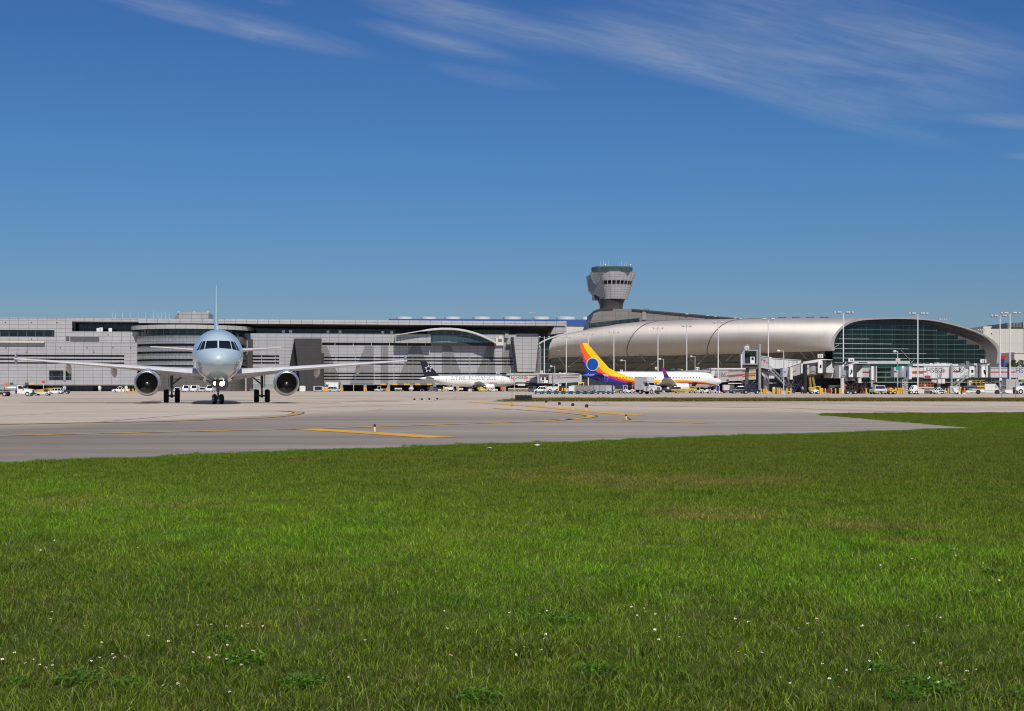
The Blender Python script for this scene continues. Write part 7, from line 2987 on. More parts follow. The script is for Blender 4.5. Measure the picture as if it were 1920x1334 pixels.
def bollards(pxs, Y, h, r, where, grp):
    for i, px in enumerate(pxs):
        bollard(px, Y + (i % 3) * .8, h, r, ('%s yellow bollard from the left %s' % (ORD[i], where)) if len(pxs) > 1 else 'single yellow bollard ' + where, grp)


def person(lab, loc, rz, top, trous, pose=0.0, vest=None, s=1.0):
    """one continuous skinned figure"""
    v = [(0, 0, .95), (0, 0, 1.15), (0, 0, 1.38), (.01, 0, 1.50), (.02, 0, 1.62), (.03, 0, 1.74),
         (0, .10, .90), (.05 + pose, .12, .48), (.02 + pose * .6, .12, .08), (.16 + pose * .6, .13, .03),
         (0, -.10, .90), (.05 - pose, -.12, .48), (-.04 - pose * 1.2, -.12, .08), (.10 - pose * 1.2, -.13, .03),
         (0, .19, 1.38), (-.02 - pose * .5, .26, 1.10), (.12, .25, .88), (.16, .25, .80),
         (0, -.19, 1.38), (.02 + pose * .5, -.26, 1.10), (.18, -.24, .90), (.22, -.24, .82)]
    e = [(0, 1), (1, 2), (2, 3), (3, 4), (4, 5), (0, 6), (6, 7), (7, 8), (8, 9), (0, 10), (10, 11), (11, 12), (12, 13), (2, 14), (14, 15), (15, 16), (16, 17), (2, 18), (18, 19), (19, 20), (20, 21)]
    rad = [.15, .14, .15, .065, .10, .085, .10, .07, .05, .045, .10, .07, .05, .045, .075, .05, .042, .035, .075, .05, .042, .035]
    me = bpy.data.meshes.new('person')
    me.from_pydata(v, e, [])
    o = bpy.data.objects.new('person', me)
    COL.objects.link(o)
    md = o.modifiers.new('skin', 'SKIN')
    for i, r in enumerate(rad):
        me.skin_vertices[0].data[i].radius = (r, r)
    me.skin_vertices[0].data[0].use_root = True
    o.modifiers.new('sub', 'SUBSURF').levels = 2
    bpy.context.view_layer.update()
    dg = bpy.context.evaluated_depsgraph_get()
    m2 = bpy.data.meshes.new_from_object(o.evaluated_get(dg))
    bpy.data.objects.remove(o)
    m2.materials.clear()
    for m in (top, trous, SKIN, BLACK):
        m2.materials.append(m)
    for p in m2.polygons:
        c = p.center
        p.use_smooth = True
        p.material_index = 3 if c.z < .10 else 2 if (c.z > 1.5 or (abs(c.y) > .2 and c.z < .9)) else 1 if c.z < .97 else 0
    t_ = obj('person', m2, None, loc)
    t_.rotation_euler = (0, 0, rz)
    t_.scale = (s, s, s)
    tag(t_, lab, 'person')
    mb = MB()
    mb.blob((.01, 0, 1.76), .105, .10, .09, 12, 8)
    mb.build('hair', HAIRM, t_, 60)
    mb = MB()
    for s_ in (-1, 1):
        mb.blob((.125, s_ * .035, 1.70), .012, .014, .010, 6, 4)
    mb.blob((.135, 0, 1.665), .02, .013, .02, 6, 4)
    mb.build('face', SKIN, t_, 60)
    return t_


def belt_loader(lab, loc, rz, body, belt_m, up=2.6, L=6.0, group=None, name='belt_loader'):
    t_ = T(name, lab, 'belt loader', loc, rz, group)
    mb = MB()
    mb.prism([(-L * .4, .4), (L * .4, .4), (L * .42, .8), (L * .1, .95), (-L * .4, .9)], -.8, .8, 'xz')
    mb.build('body', body, t_)
    mb = MB()
    mb.prism([(-L * .5, .95), (L * .5, up - .25), (L * .5, up), (-L * .5, 1.2)], -.55, .55, 'xz')
    mb.build('belt', belt_m, t_)
    mb = MB()
    for s in (-.62, .62):
        mb.tube((-L * .5, s, 1.25), (L * .5, s, up + .1), .06, n=6)
        mb.tube((-L * .1, s, .9), (L * .2, s, up * .72), .08, n=6)
    mb.build('side_rail', LYEL, t_)
    mb = MB()
    mb.box(L * .12, L * .3, -.75, -.15, .95, 1.5)
    mb.build('seat', BLACK, t_)
    wheel4(t_, (-L * .28, L * .28), .7, .36, .24)
    return t_


# ---- far left
cab_truck('fuel_truck', 'white bonneted fuel truck with a silver tank at the left edge', 'fuel truck', at(31, 290), 0, WHITE, 'tank', 7.6)
belt_loader('yellow and white belt loader trailer behind the fuel truck', at(80, 310), 0, OFFWHITE, YEL, 1.6, 4.6)
car('parked_car', 'white estate car with open door behind the yellow loader', 'car', at(104, 345), PI, 3.9, 1.8, 1.6, WHITE, 'suv')
tug('small navy tug beside the white estate car', at(121, 350), 0, NAVY, 2.6, 1.5, True, None, NAVY)
t_ = T('stop_sign', 'small red sign on a white post behind the fuel truck', 'sign', at(81.6, 400))
mb = MB()
mb.tube((0, 0, 0), (0, 0, 3.0), .08, n=8)
mb.build('post', WHITE, t_)
mb = MB()
mb.lathe([(-.03, .5), (.03, .5)], (0, -.1, 3.2), 'y', 8, cap0=True, cap1=True)
mb.build('sign_panel', mat('sign_rose', (.55, .06, .10), .5), t_)
for i, (a, b_, m) in enumerate([(8, 16, ORANGE), (18.5, 25, TEALBLUE), (47, 53.5, TEALBLUE), (55, 63.5, YEL)]):
    u, z = FU((a + b_) / 2, 719.6, -1.35)
    mb = MB()
    w = (b_ - a) / 2 * .2
    mb.box(u - w, u + w, -1.45, -1.25, z - .45, z + .35)
    o = mb.build('door_sign', m)
    o.location, o.rotation_euler = TO, (0, 0, TA)
    tag(o, '%s small board above the dark bay, %s from the left' % (['orange', 'blue-green', 'blue-green', 'yellow'][i], ORD[i]), 'sign', 'boards above the dark bay')
car('parked_pickup', 'white pickup with roof bar beside the yellow bollards, left of the engine', 'pickup', at(227, 400), PI, 5.2, 1.9, 1.75, WHITE, 'pickup')
bollards([227.6, 235, 242.4, 249.3, 254.5], 370, 1.25, .22, 'beside the left engine', 'bollards beside the left engine')
for i, px in enumerate((333.5, 350.8, 365.8, 380.4, 395.4)):
    low = i in (0, 3)
    car('parked_van' if not low else 'parked_car', ORD[i] + (' white van' if not low else ' vehicle, a low white car,') + ' from the left in the row under the airliner', 'van' if not low else 'car', at(px, 400), -PI / 2, 4.6, 1.95, 1.5 if low else 2.2, WHITE, 'sedan' if low else 'van', 'vehicles parked under the airliner')
container('teal blue crate on the ground behind the right main gear', at(474, 420), 0, TEALBLUE, 1.6, 1.4, 1.0, 0.02, False)
# ---- under the big letters
t_ = T('generator', 'white cabinet standing before the dark clad block', 'generator', at(567.5, 440))
mb = MB()
mb.box(-.92, .92, -.7, .7, .1, 2.0)
mb.build('housing', WHITE, t_)
mb = MB()
for x in (-.4, 0, .4):
    mb.box(x - .01, x + .01, -.715, -.702, .2, 1.9)
mb.build('door_seam', GREY, t_)
mb = MB()
mb.box(-.9, .9, -.6, .6, 0, .1)
mb.build('skid', DGREY, t_)
t_ = T('open_container', 'open-sided container with dark inside before the dark clad block', 'container', at(597, 445))
mb = MB()
for q in ((-1.6, 1.6, 1.75, 1.95), (-1.6, 1.6, .35, .55), (-1.6, -1.1, .55, 1.75), (1.3, 1.6, .55, 1.75)):
    mb.box(q[0], q[1], -.9, .9, q[2], q[3])
mb.build('frame', LGREY, t_)
mb = MB()
mb.box(-1.1, 1.3, -.6, .8, .56, 1.74)
mb.build('dark_inside', NAVY, t_)
wheel4(t_, (-1.1, 1.1), .7, .19, .15)
t_ = T('yellow_tank', 'yellow square tank beside the silver minivan', 'tank', at(611, 448))
mb = MB()
mb.box(-.55, .55, -.6, .6, .1, 1.35)
mb.box(-.15, .15, -.15, .15, 1.35, 1.5)
mb.build('tank_body', YEL, t_)
mb = MB()
mb.box(-.5, .5, -.5, .5, 0, .1)
mb.build('pallet', BROWN, t_)
cab_truck('box_truck', 'white box truck parked behind the silver minivan', 'truck', at(617, 462), PI, WHITE, 'box', 6.6, 2.2, WHITE, 2.9)
car('minivan', 'silver minivan in front of the big letter M', 'minivan', at(626.5, 440), 0, 4.5, 1.85, 1.75, mat('silver_paint', (.55, .55, .54), .3, metal=.3, coat=.3), 'suv')
bollards([638.6, 642.6], 455, 1.35, .2, 'at the first column under the big letters', 'bollards under the big letters')
bollards([663], 456, 2.5, .12, 'of tall thin kind under the big letters', 'bollards under the big letters')
bollards([683, 686.6], 457, 1.35, .2, 'at the second column under the big letters', 'bollards under the big letters')
bollards([725.5, 729.5], 458, 1.35, .2, 'at the third column under the big letters', 'bollards under the big letters')
tug('white tug with raised front in the dark bay, left of the white cart', at(710, 472), PI, WHITE)
cart('baggage_cart', 'pale low cart in the dark bay between two columns', 'cart', at(720, 474), 0, LGREY, LGREY, 2.0, 1.3, .9, None, False)
cart('baggage_cart', 'white cart with red trim in the dark bay, left of the dark tail', 'cart', at(747, 476), 0, OFFWHITE, mat('red_trim', (.5, .05, .06), .5), 2.6, 1.4, 1.3)
t_ = T('service_tank', 'cream round tank trailer under the dark tail', 'tank trailer', at(771, 470))
mb = MB()
mb.blob((0, 0, 1.0), .95, .7, .62, 18, 10)
mb.build('tank_body', mat('tank_cream', (.66, .63, .54), .4), t_, 60)
wheel4(t_, (-.5, .5), .6, .25, .16)
cart('baggage_cart', 'small purple and magenta cart in the dark bay', 'cart', at(791.5, 472), 0, PURPLE, mat('magenta_paint', (.35, .02, .25), .5), 1.5, 1.2, .75, None, False)
car('parked_van', 'dark grey van in the dark bay under the white fuselage', 'van', at(812, 473), 0, 4.2, 1.9, 1.9, DGREY, 'van')
car('parked_pickup', 'dark pickup with white front under the rear of the white fuselage', 'pickup', at(823.5, 460), 0, 4.0, 1.9, 1.6, mat('blue_black_paint', (.03, .035, .05), .3, coat=.4), 'pickup', None, WHITE)
bollards([832], 452, 1.9, .3, 'below the white rear fuselage', 'bollards below the white airliner')
bollards([858.6], 452, 1.9, .28, 'below the middle of the white fuselage', 'bollards below the white airliner')
cab_truck('flatbed_truck', 'small white flatbed truck under the middle of the white fuselage', 'truck', at(846, 462), PI, WHITE, 'bare', 5.0, 2.0)
container('white boxy unit under the wing root of the white airliner', at(864, 466), 0, WHITE, 1.7, 1.4, .7, .6, False)
t_ = T('chock_cart', 'red and white upright board by the white airliner main wheels', 'board', at(881.5, 458))
mb = MB()
mb.box(-.55, -.15, -.1, .1, .05, 1.0)
mb.box(.15, .5, -.1, .1, .05, 1.0)
mb.build('white_panel', WHITE, t_)
mb = MB()
mb.box(-.14, .14, -.1, .1, .05, 1.05)
mb.build('red_panel', RED, t_)
belt_loader('yellow belt loader by the far engine of the white airliner', at(906, 455), 0, LYEL, LYEL, 1.1, 4.0)
tug('white baggage tug with driver canopy before the white airliner', at(925, 440), 0, WHITE, 3.0, 1.5, True)
t_ = T('cone_stand', 'bright orange upright marker stand near the white tug', 'marker', at(941.3, 442))
mb = MB()
mb.prism([(-.5, .55), (.5, .55), (.42, 1.75), (-.42, 1.75)], -.35, .35, 'xz')
mb.build('orange_panel', mat('orange_bright', (.80, .12, .02), .5), t_)
mb = MB()
for x in (-.45, .45):
    mb.tube((x, 0, 0), (x, 0, .6), .07, n=6)
mb.build('leg', DGREY, t_)
for i, px in enumerate((958, 969.5, 980.5, 991)):
    cart('baggage_cart', ORD[i] + ' white and yellow baggage cart from the left in the train near the nose', 'baggage cart', at(px, 445), 0, OFFWHITE, LYEL, 1.95, 1.4, 1.15, 'baggage cart train')
car('parked_van', 'dark grey van right of the baggage cart train', 'van', at(1000, 425), PI / 2 - .4, 4.4, 1.9, 1.9, mat('slate_paint', (.12, .125, .14), .3, coat=.3), 'van')
car('parked_suv', 'white off-road car behind the blue dollies', 'car', at(1013, 335), PI, 3.3, 1.8, 1.7, WHITE, 'suv')
t_ = T('yellow_machine', 'yellow round-drum machine behind the white off-road car', 'machine', at(1023, 345))
mb = MB()
mb.blob((0, 0, 1.35), .65, .5, .55, 12, 8)
mb.box(-.6, .6, -.4, .4, .5, .9)
mb.build('drum', mat('mustard_paint', (.45, .33, .04), .5), t_, 60)
wheel4(t_, (-.4, .4), .5, .26, .16)
cab_truck('service_truck', 'white service truck cab facing left behind the blue dollies', 'truck', at(1040, 340), PI, WHITE, 'bare', 4.4, 2.0)
bollards([1046.8, 1054.6, 1059], 330, 1.25, .2, 'behind the blue dollies', 'bollards behind the dollies')
t_ = T('footing_block', 'pale concrete mast footing block behind the blue dollies', 'block', at(1062.6, 334))
mb = MB()
mb.frustum((-.65, .65, -.6, .6), (-.5, .5, -.45, .45), 0, 1.2)
mb.build('block', mat('footing_pale', (.50, .47, .42), .8), t_)
container('white clean-sided air cargo container behind the wrapped pallets', at(1071, 325), 0, WHITE, 1.3, 1.5, 1.25, .5, False, None, False)
container('white low container partly hidden behind the wrapped pallets', at(1077, 333), 0, OFFWHITE, 1.6, 1.4, 1.45, .5, False, None, False)
t_ = T('cargo_loader', 'yellow cage-topped cargo loader under the rainbow tail', 'loader', at(1089.5, 322))
mb = MB()
for x in (-.85, .85):
    for y in (-.6, .6):
        mb.tube((x, y, .5), (x * .7, y, 2.6), .09, n=6)
mb.box(-.75, .75, -.7, .7, 2.55, 2.75)
mb.box(-1.1, 1.1, -.7, .7, 1.5, 1.72)
mb.build('cage', LYEL, t_)
mb = MB()
mb.box(-1.2, 1.2, -.75, .75, .4, .85)
mb.build('body', DGREY, t_)
wheel4(t_, (-.8, .8), .65, .3, .2)
# blue dollies in front, some loaded
dl = [1009, 1022.5, 1036, 1049.5, 1063, 1076.5, 1090, 1103.5, 1117, 1136, 1144.5]
for i, px in enumerate(dl):
    dolly(ORD[i] + ' dark blue cargo dolly from the left in the low train', at(px, 268 + (i % 2) * .3), 0, 'train of blue cargo dollies', 1.42 if i < 10 else 1.2, 1.9)
WRAP = mat('wrapped_cargo', (.30, .25, .23), .45, var=.35, vscale=2.5)
for i, (a, b_, h) in enumerate([(1078, 1089, 10.2), (1089.6, 1101.5, 9.6), (1102.2, 1112.6, 10.6)]):
    container('%s plastic-wrapped brown cargo pallet from the left on the blue dollies' % ORD[i], at((a + b_) / 2, 269.5), 0, WRAP, (b_ - a) * .111, 1.6, h * .111, .66, False, 'wrapped pallets', False, 'cargo_pallet')
SILV = mat('container_silver', (.36, .37, .40), .38, metal=.4, var=.1, vscale=2)
for i, (a, b_) in enumerate([(1113.4, 1123.4), (1123.8, 1134), (1134.4, 1146.4)]):
    container('%s ribbed silver container from the left on the blue dollies' % ORD[i], at((a + b_) / 2, 269.5), 0, SILV if i < 2 else LGREY, (b_ - a) * .111, 1.7, 1.14, .66, i == 0, 'silver containers')
# ---- around the rainbow airliner
cab_truck('box_truck', 'box truck with grey sides and white cab before the rainbow airliner', 'truck', at(1216, 262), -R(50), WHITE, 'box', 5.6, 2.1, mat('box_grey_white', (.60, .60, .60), .45), 3.0)
cart('equipment_cart', 'yellow and white equipment cart under the rainbow tail', 'cart', at(1161, 312), 0, LYEL, OFFWHITE, 1.9, 1.3, .9, None, False)
tug('black and white tug under the rear of the rainbow airliner', at(1170.5, 300), PI, DGREY, 2.6, 1.4, True, None, WHITE)
tug('low white tug under the rear of the rainbow airliner, second from the left', at(1178, 296), PI, WHITE, 2.4, 1.4, False)
tug('pale tug with yellow canopy left of the box truck', at(1187.5, 302), PI, OFFWHITE, 2.3, 1.4, True, None, YEL)
cart('equipment_cart', 'white tilted step cart just left of the box truck', 'cart', at(1194, 298), 0, WHITE, LGREY, 1.3, 1.2, .8, None, False)
person('person in a pale vest standing between the wing and the white engine', at(1252.5, 300), -PI / 2, mat('vest_pale', (.7, .66, .45), .7), NAVY, .1)
belt_loader('long flat yellow loader lying under the white engine', at(1282, 312), PI, MATS['mustard_paint'], MATS['mustard_paint'], .72, 6.0)
container('white box trailer load under the forward fuselage', at(1289.5, 312), 0, WHITE, 1.4, 1.3, .55, .45, False, None, False)
container('slate blue box beside the white one under the forward fuselage', at(1299.8, 312), 0, LAV, 1.3, 1.3, .6, .4, False, None, False)
tug('white tug with yellow trim under the nose of the rainbow airliner', at(1310, 305), 0, OFFWHITE, 2.3, 1.3, True, None, LYEL)
tug('low white tug beside the nose wheel of the rainbow airliner', at(1322.5, 300), 0, WHITE, 2.2, 1.3, False)
tug('grey and white towing tug in front of the nose wheel', at(1337, 300), 0, LGREY, 2.6, 1.4, True, None, DGREY)
t_ = T('notice_board', 'small blue notice board below the rainbow airliner nose', 'board', at(1345.6, 298))
mb = MB()
mb.box(-.34, .34, -.06, .06, .65, 1.75)
mb.build('blue_panel', mat('board_blue', (.02, .03, .30), .5), t_)
mb = MB()
for x in (-.3, .3):
    mb.tube((x, 0, 0), (x, 0, .7), .05, n=6)
mb.box(-.42, -.345, -.08, .08, .5, 1.8)
mb.box(.345, .42, -.08, .08, .5, 1.8)
mb.build('frame', WHITE, t_)
container('large pale container on a dolly right of the rainbow airliner nose', at(1364, 310), 0, mat('container_pale', (.68, .62, .56), .5), 2.2, 1.8, 1.3, .72, False, None, False)
dolly('dark dolly carrying the large pale container', at(1364, 310), 0, None, 2.1, 1.7)
car('parked_pickup', 'dark olive pickup under the long low jet bridge', 'pickup', at(1384, 292), PI, 3.2, 1.8, 1.7, mat('olive_dark_paint', (.045, .048, .05), .3, coat=.3), 'suv')
tug('large navy tow tractor under the raised cab', at(1408, 282), 0, NAVY, 3.8, 2.0, True, None, NAVY)
# ---- bollards and equipment along the right-hand gates
bollards([1427.5, 1432.4, 1437.2], 268, 1.12, .18, 'left of the stair footing', 'bollards left of the footing')
bollards([1449.4, 1451.8, 1458, 1461.4, 1464.8], 266, 1.2, .17, 'between the footing and the lamp post', 'bollards right of the footing')
bollards([1475.2, 1482.8], 266, 1.2, .18, 'joined by a rail right of the lamp post', 'railed pair of bollards')
t_ = T('rail_bar', 'white rail between two yellow bollards right of the lamp post', 'rail', at(1479, 266.4))
mb = MB()
mb.tube((-.28, 0, .55), (.28, 0, .55), .05, n=8)
mb.tube((-.28, 0, .0), (-.28, 0, .56), .03, n=6)
mb.tube((.28, 0, .0), (.28, 0, .56), .03, n=6)
mb.build('rail', WHITE, t_)
cab_mb = None
person('person in a pale blue shirt under the ribbed-hood jet bridge', at(1505, 272), -PI / 2 + .4, mat('shirt_blue', (.24, .33, .5), .7), NAVY, .05)
belt_loader('yellow belt loader with white skirt under the ribbed-hood jet bridge', at(1527, 268), 0, WHITE, YEL, 1.5, 2.3)
bollards([1537.6, 1540, 1542.2], 266, 1.25, .16, 'in the tight trio right of the belt loader', 'trio of bollards')
bollards([1547.4, 1558.6, 1566.6], 268, 1.2, .15, 'between the trio and the tall mast', 'bollards left of the mast')
t_ = T('hose_cart', 'dark red hose cart between yellow bollards', 'cart', at(1554, 268.5))
mb = MB()
mb.lathe([(-.3, .1), (-.3, .5), (-.25, .42), (.25, .42), (.3, .5), (.3, .1)], (0, 0, .62), 'y', 18, cap0=True, cap1=True)
mb.build('reel', DKRED, t_, 40)
mb = MB()
mb.box(-.55, .55, -.4, .4, .15, .24)
mb.tube((.5, 0, .2), (.9, 0, .9), .04, n=6)
mb.build('frame', GREY, t_)
bollards([1574.4, 1576.6], 266, 1.25, .17, 'leaning pair beside the tall mast', 'leaning pair of bollards')
tug('black forklift-like tug with orange beacon below the head-on cab', at(1595, 264), 0, mat('charcoal_paint', (.035, .04, .045), .4), 2.3, 1.6, False)
t_ = T('beacon_ball', 'orange ball beacon on a stalk above the black tug', 'beacon', at(1585.4, 264.5))
mb = MB()
mb.blob((0, 0, 1.75), .24, .24, .24, 12, 8)
mb.build('ball', mat('ball_orange', (.8, .13, .03), .4), t_, 60)
mb = MB()
mb.tube((0, 0, 0), (0, 0, 1.55), .05, n=6)
mb.build('stalk', GREY, t_)
bollards([1624], 266, 1.2, .17, 'alone left of the white pushback tractor', 'lone bollard')
# pushback tractor facing the camera
k = K(1651.5, 262)
t_ = T('pushback_tractor', 'white pushback tractor facing the camera with a wide dark windscreen', 'tractor', k.loc())
mb = MB()
w = 1.2
mb.prism([(-w, .35), (w, .35), (w + .06, .5), (w + .06, .95), (w - .05, 1.05), (-w + .05, 1.05), (-w - .06, .95), (-w - .06, .5)], 0, 4.0, 'xz')
mb.prism([(-w + .12, 1.05), (w - .12, 1.05), (w - .2, 1.78), (-w + .2, 1.78)], .45, 2.4, 'xz')
mb.build('body', mat('tractor_white', (.74, .74, .68), .4), t_)
mb = MB()
mb.prism([(-w + .24, 1.12), (w - .24, 1.12), (w - .3, 1.66), (-w + .3, 1.66)], .40, .44, 'xz')
mb.build('windscreen', mat('windscreen_navy', (.02, .025, .05), .08, var=0), t_)
mb = MB()
mb.box(-.25, .25, -.12, 0, .35, .55)
mb.box(-w + .1, w - .1, -.08, -.003, .60, .66)
mb.build('hitch', DGREY, t_)
for s in (-1, 1):
    mb = MB()
    mb.box(s * .75 - .14, s * .75 + .14, -.04, -.004, .72, .86)
    mb.build('headlight', LAMPLENS, t_)
for y in (.8, 3.2):
    for s in (-1, 1):
        mb = MB()
        mb.lathe([(-.14, .05), (-.14, .42), (.14, .42), (.14, .05)], (s * (w - .1), y, .42), 'x', 18, cap0=True, cap1=True)
        mb.build('wheel', BLACK, t_, 40)
tug('narrow white tug standing left of the white pushback tractor', at(1640.5, 270), -PI / 2, WHITE, 2.4, 1.1, True, None, WHITE)
bollards([1670.6, 1675.8, 1679.4], 264, 1.35, .19, 'left of the green-signed lamp post', 'bollards left of the green sign')
belt_loader('low yellow tow bar cart among the bollards left of the green sign', at(1672, 260), 0, YEL, YEL, .8, 1.6)
bollards([1685, 1689.4, 1693.8], 264, 1.3, .20, 'right of the green-signed lamp post', 'bollards right of the green sign')
# lattice stair tower
k = K(1697, 270)
t_ = T('access_stair', 'grey lattice access stair tower left of the white bridge', 'access stair', k.loc())
mb = MB()
H = k.z(713)
for x in (-.55, .55):
    for y in (0, 1.1):
        mb.tube((x, y, 0), (x, y, H), .06, n=6)
for i in range(6):
    z0, z1 = H * i / 6, H * (i + 1) / 6
    mb.tube((-.55, 0, z0), (.55, 0, z1), .045, n=5)
    mb.tube((.55, 0, z0), (-.55, 0, z1), .045, n=5)
    mb.tube((-.55, 0, z1), (.55, 0, z1), .045, n=5)
mb.build('lattice', LGREY, t_)
mb = MB()
mb.box(-.7, .7, -.2, 1.2, H, H + .08)
mb.build('platform', LGREY, t_)
car('service_cart', 'small white utility cart right of the lattice stair', 'utility cart', at(1712, 262), PI, 1.6, 1.1, 1.85, WHITE, 'van')
# white maintenance trailer with rusty railings
k = K(1735, 268)
t_ = T('service_trailer', 'white service trailer topped with a rusty orange railing', 'trailer', k.loc())
mb = MB()
mb.box(k.x(1718.6), k.x(1728.6), 0, 2, .2, k.z(729))
mb.box(k.x(1729), k.x(1733), 0, 2, .2, k.z(730))
mb.box(k.x(1733.4), k.x(1751.6), .3, 2, .35, k.z(727.6))
mb.box(k.x(1718.6), k.x(1751.6), 0, 2.2, k.z(728), k.z(726.4))
mb.build('body', OFFWHITE, t_)
mb = MB()
for px in (1728, 1733.5, 1739, 1744.5, 1750.5):
    mb.tube((k.x(px), .2, k.z(726.4)), (k.x(px), .2, k.z(716.5)), .07, n=6)
    mb.tube((k.x(px), 1.9, k.z(726.4)), (k.x(px), 1.9, k.z(716.5)), .07, n=6)
for py in (716.8, 721, 724.4):
    for y in (.2, 1.9):
        mb.tube((k.x(1728), y, k.z(py)), (k.x(1750.5), y, k.z(py)), .07, n=6)
mb.build('railing', mat('rusty_orange', (.36, .14, .05), .7, var=.25), t_)
mb = MB()
mb.frustum((k.x(1734.6), k.x(1738.8), .5, 1.2), (k.x(1735), k.x(1738.2), .55, 1.15), k.z(726.4), k.z(719.6))
mb.build('white_hood', WHITE, t_)
mb = MB()
mb.box(k.x(1733.6), k.x(1744), -.1, .25, .1, k.z(732.4))
mb.build('dark_locker', BROWN, t_)
for px in (1722, 1746):
    mb = MB()
    mb.lathe([(-.12, .05), (-.12, .34), (.12, .34), (.12, .05)], (k.x(px), .25, .34), 'y', 16, cap0=True, cap1=True)
    mb.build('wheel', BLACK, t_, 40)
car('parked_car', 'white saloon car with a blue front door below the lettering bridge', 'car', at(1761, 275), 0, 2.6, 1.7, 1.35, WHITE, 'sedan', None, BLUE)
bollards([1772.4, 1777.6], 276, 1.15, .15, 'at the foot of the stair below the lettering bridge', 'bollards at the stair foot')
# white conveyor with orange post
k = K(1797, 262)
t_ = T('conveyor', 'low white conveyor with a leaning orange post and white lamp', 'conveyor', k.loc())
mb = MB()
mb.prism([(k.x(1787), k.z(727.4)), (k.x(1789), k.z(734)), (k.x(1797), k.z(739.6)), (k.x(1810.5), k.z(739.6)), (k.x(1810.5), k.z(737.6)), (k.x(1799), k.z(736.5)), (k.x(1792), k.z(729)), (k.x(1803), k.z(728)), (k.x(1803), k.z(726.8))], 0, 1.2, 'xz')
mb.build('body', WHITE, t_)
mb = MB()
mb.tube((k.x(1800.5), -.1, k.z(735)), (k.x(1797.4), -.1, k.z(716)), .12, n=8)
mb.build('orange_post', mat('amber_paint', (.72, .32, .02), .5), t_)
mb = MB()
mb.blob((k.x(1795.6), -.1, k.z(713.6)), .28, .22, .24)
mb.build('lamp', WHITE, t_, 60)
for px in (1796, 1803):
    mb = MB()
    mb.lathe([(-.1, .04), (-.1, .2), (.1, .2), (.1, .04)], (k.x(px), .1, .2), 'y', 14, cap0=True, cap1=True)
    mb.build('wheel', BLACK, t_, 40)
bollard(1808.6, 262.5, 1.35, .13, 'orange bollard between the white conveyor and the cargo loader', 'orange bollard', ORANGE)
# big cargo loader
k = K(1842, 264)
t_ = T('cargo_loader', 'large white cargo loader with yellow-edged dark platform right of the conveyor', 'loader', k.loc())
mb = MB()
mb.box(k.x(1812), k.x(1874), 0, 2.4, .35, .75)
mb.prism([(k.x(1846), .75), (k.x(1872), .75), (k.x(1872), 1.3), (k.x(1868), 1.9), (k.x(1866), k.z(720)), (k.x(1846), k.z(720))], -.1, 2.3, 'xz')
mb.box(k.x(1830), k.x(1846) - .01, .1, 2.2, .75, k.z(728.4))
mb.build('body', mat('loader_white', (.72, .72, .68), .4), t_)
mb = MB()
mb.box(k.x(1807), k.x(1847), -.2, 2.6, k.z(725.8), k.z(724))
mb.build('platform', DGREY, t_)
mb = MB()
mb.box(k.x(1831), k.x(1847), -.26, -.205, k.z(726.4), k.z(723.8))
mb.build('yellow_edge', YEL, t_)
mb = MB()
for px in (1814, 1822, 1830, 1838):
    mb.tube((k.x(px), -.1, k.z(724)), (k.x(px), -.1, k.z(713.5)), .06, n=6)
for py in (713.6, 718):
    mb.tube((k.x(1814), -.1, k.z(py)), (k.x(1846), -.1, k.z(py)), .06, n=6)
mb.build('railing', mat('mustard_rail', (.40, .29, .05), .5), t_)
mb = MB()
mb.frustum((k.x(1817.5), k.x(1821.5), .3, .8), (k.x(1818), k.x(1823), .3, .8), k.z(724), k.z(714.6))
mb.build('white_hood', WHITE, t_)
mb = MB()
for a, b_ in ((1813, 1828), (1828, 1813)):
    mb.tube((k.x(a), .1, .6), (k.x(b_), .1, k.z(726)), .09, n=6)
mb.build('scissor_lift', GREY, t_)
mb = MB()
mb.box(k.x(1823), k.x(1830) - .01, -.05, 1.5, .75, k.z(729))
mb.build('engine_cover', LGREY, t_)
mb = MB()
mb.box(k.x(1865.4), k.x(1868.4), -.14, -.105, k.z(728), k.z(723))
mb.build('side_window', GREY, t_)
for px in (1834, 1869):
    mb = MB()
    mb.lathe([(-.16, .05), (-.16, .45), (.16, .45), (.16, .05)], (k.x(px), -.05, .45), 'y', 18, cap0=True, cap1=True)
    mb.build('wheel', BLACK, t_, 40)
person('person in white on the lift platform frame right of the loader', at(1876.5, 280, 1.9), -PI / 2, WHITE, NAVY, .08)
t_ = T('lift_platform', 'grey scissor platform under the person in white', 'platform', at(1877, 280))
mb = MB()
mb.box(-.6, .6, -.5, .5, 1.78, 1.89)
mb.build('deck', GREY, t_)
mb = MB()
for a in (-1, 1):
    mb.tube((-.5 * a, -.3, .1), (.5 * a, -.3, 1.78), .06, n=6)
    mb.tube((-.5 * a, .3, .1), (.5 * a, .3, 1.78), .06, n=6)
mb.box(-.6, .6, -.5, .5, 0, .12)
mb.build('scissor_frame', DGREY, t_)
container('white wedge-shaped trailer between the loader and the right truck', at(1889, 262), 0, WHITE, 1.5, 1.5, .75, .2, True, None, False)
container('long plain grey cargo body behind the right-hand truck', at(1901, 285), 0, mat('cargo_grey', (.40, .40, .385), .5), 4.2, 2.2, 2.3, .9, False, None, False)
cart('equipment_cart', 'dark cart with teal and purple covers before the grey cargo body', 'cart', at(1897, 275), 0, PURPLE, TEALBLUE, 2.0, 1.3, .9, None, False)
cab_truck('service_truck', 'white truck facing left cut off by the right edge', 'truck', at(1927, 268), PI, WHITE, 'bare', 5.6, 2.3)
container('green tarpaulin bundle on the roof of the right-hand truck', at(1917, 268), 0, GREEN, 1.1, 1.4, .45, 2.52, False, None, False, 'tarpaulin')
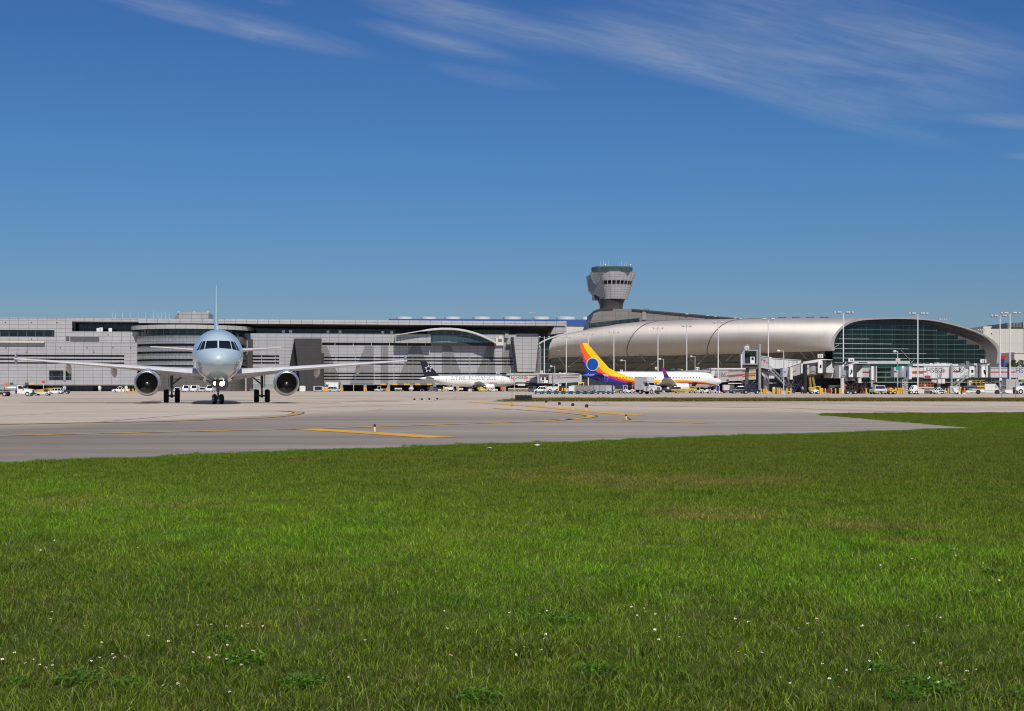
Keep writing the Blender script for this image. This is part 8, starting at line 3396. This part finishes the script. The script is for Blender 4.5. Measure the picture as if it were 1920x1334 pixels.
for px in (1878.4, 1904.6):
    mb = MB()
    mb.tube((0, 0, 0), (0, 0, 2.0), .05, n=8)
    mb.box(-.05, .05, -.05, .05, 1.98, 2.06)
    o = mb.build('marker_post', GREY, loc=at(px, 165))
    tag(o, 'thin grey post before the %s' % ('cargo loader cab' if px < 1890 else 'right-hand truck'), 'post')
# wheel chocks and cones near the rainbow airliner and low clutter under the hall
rg = random.Random(3)
for i, px in enumerate((1131, 1150, 1200, 1244, 1271, 1330, 1351)):
    t_ = T('traffic_cone', ORD[i] + ' small orange cone from the left around the rainbow airliner', 'traffic cone', at(px, 296 + rg.uniform(-4, 6)), 0, 'cones round the rainbow airliner')
    mb = MB()
    mb.lathe([(.04, .17), (.6, .04), (.62, .01)], n=12)
    mb.build('cone_body', ORANGE, t_, 40)
    mb = MB()
    mb.box(-.22, .22, -.22, .22, 0, .04)
    mb.build('base_plate', BLACK, t_)
# wind-blown ground clutter behind the bridges
for i, (px, w, h, m, lab) in enumerate([(1100, 2.4, 1.6, DGREY, 'dark grey cabinet under the tail of the rainbow airliner'), (1456, 1.8, 1.5, OFFWHITE, 'white cabinet behind the bollards near the stair'), (1470, 2.2, 1.3, WHITE, 'low white cabinet right behind the slim lamp post'), (1565, 2.6, 1.9, DGREY, 'dark cabinet behind the bollards left of the mast'),
                                        (1613, 2.2, 1.8, BROWN, 'brown cabinet below the white bellows flap'), (1660, 1.6, 1.2, mat('sage_paint', (.30, .36, .30), .5), 'pale green cabinet right of the pushback tractor'), (1790, 2.4, 1.7, LGREY, 'pale grey cabinet behind the white conveyor')]):
    t_ = T('equipment_cabinet', lab, 'cabinet', at(px, 292))
    mb = MB()
    mb.box(-w / 2, w / 2, -.6, .6, .12, h)
    mb.build('housing', m, t_)
    mb = MB()
    mb.box(-w / 2 + .1, w / 2 - .1, -.5, .5, 0, .12)
    mb.build('plinth', DGREY, t_)
    mb = MB()
    mb.box(-.02, .02, -.62, -.603, .2, h - .1)
    mb.build('door_seam', BLACK, t_)
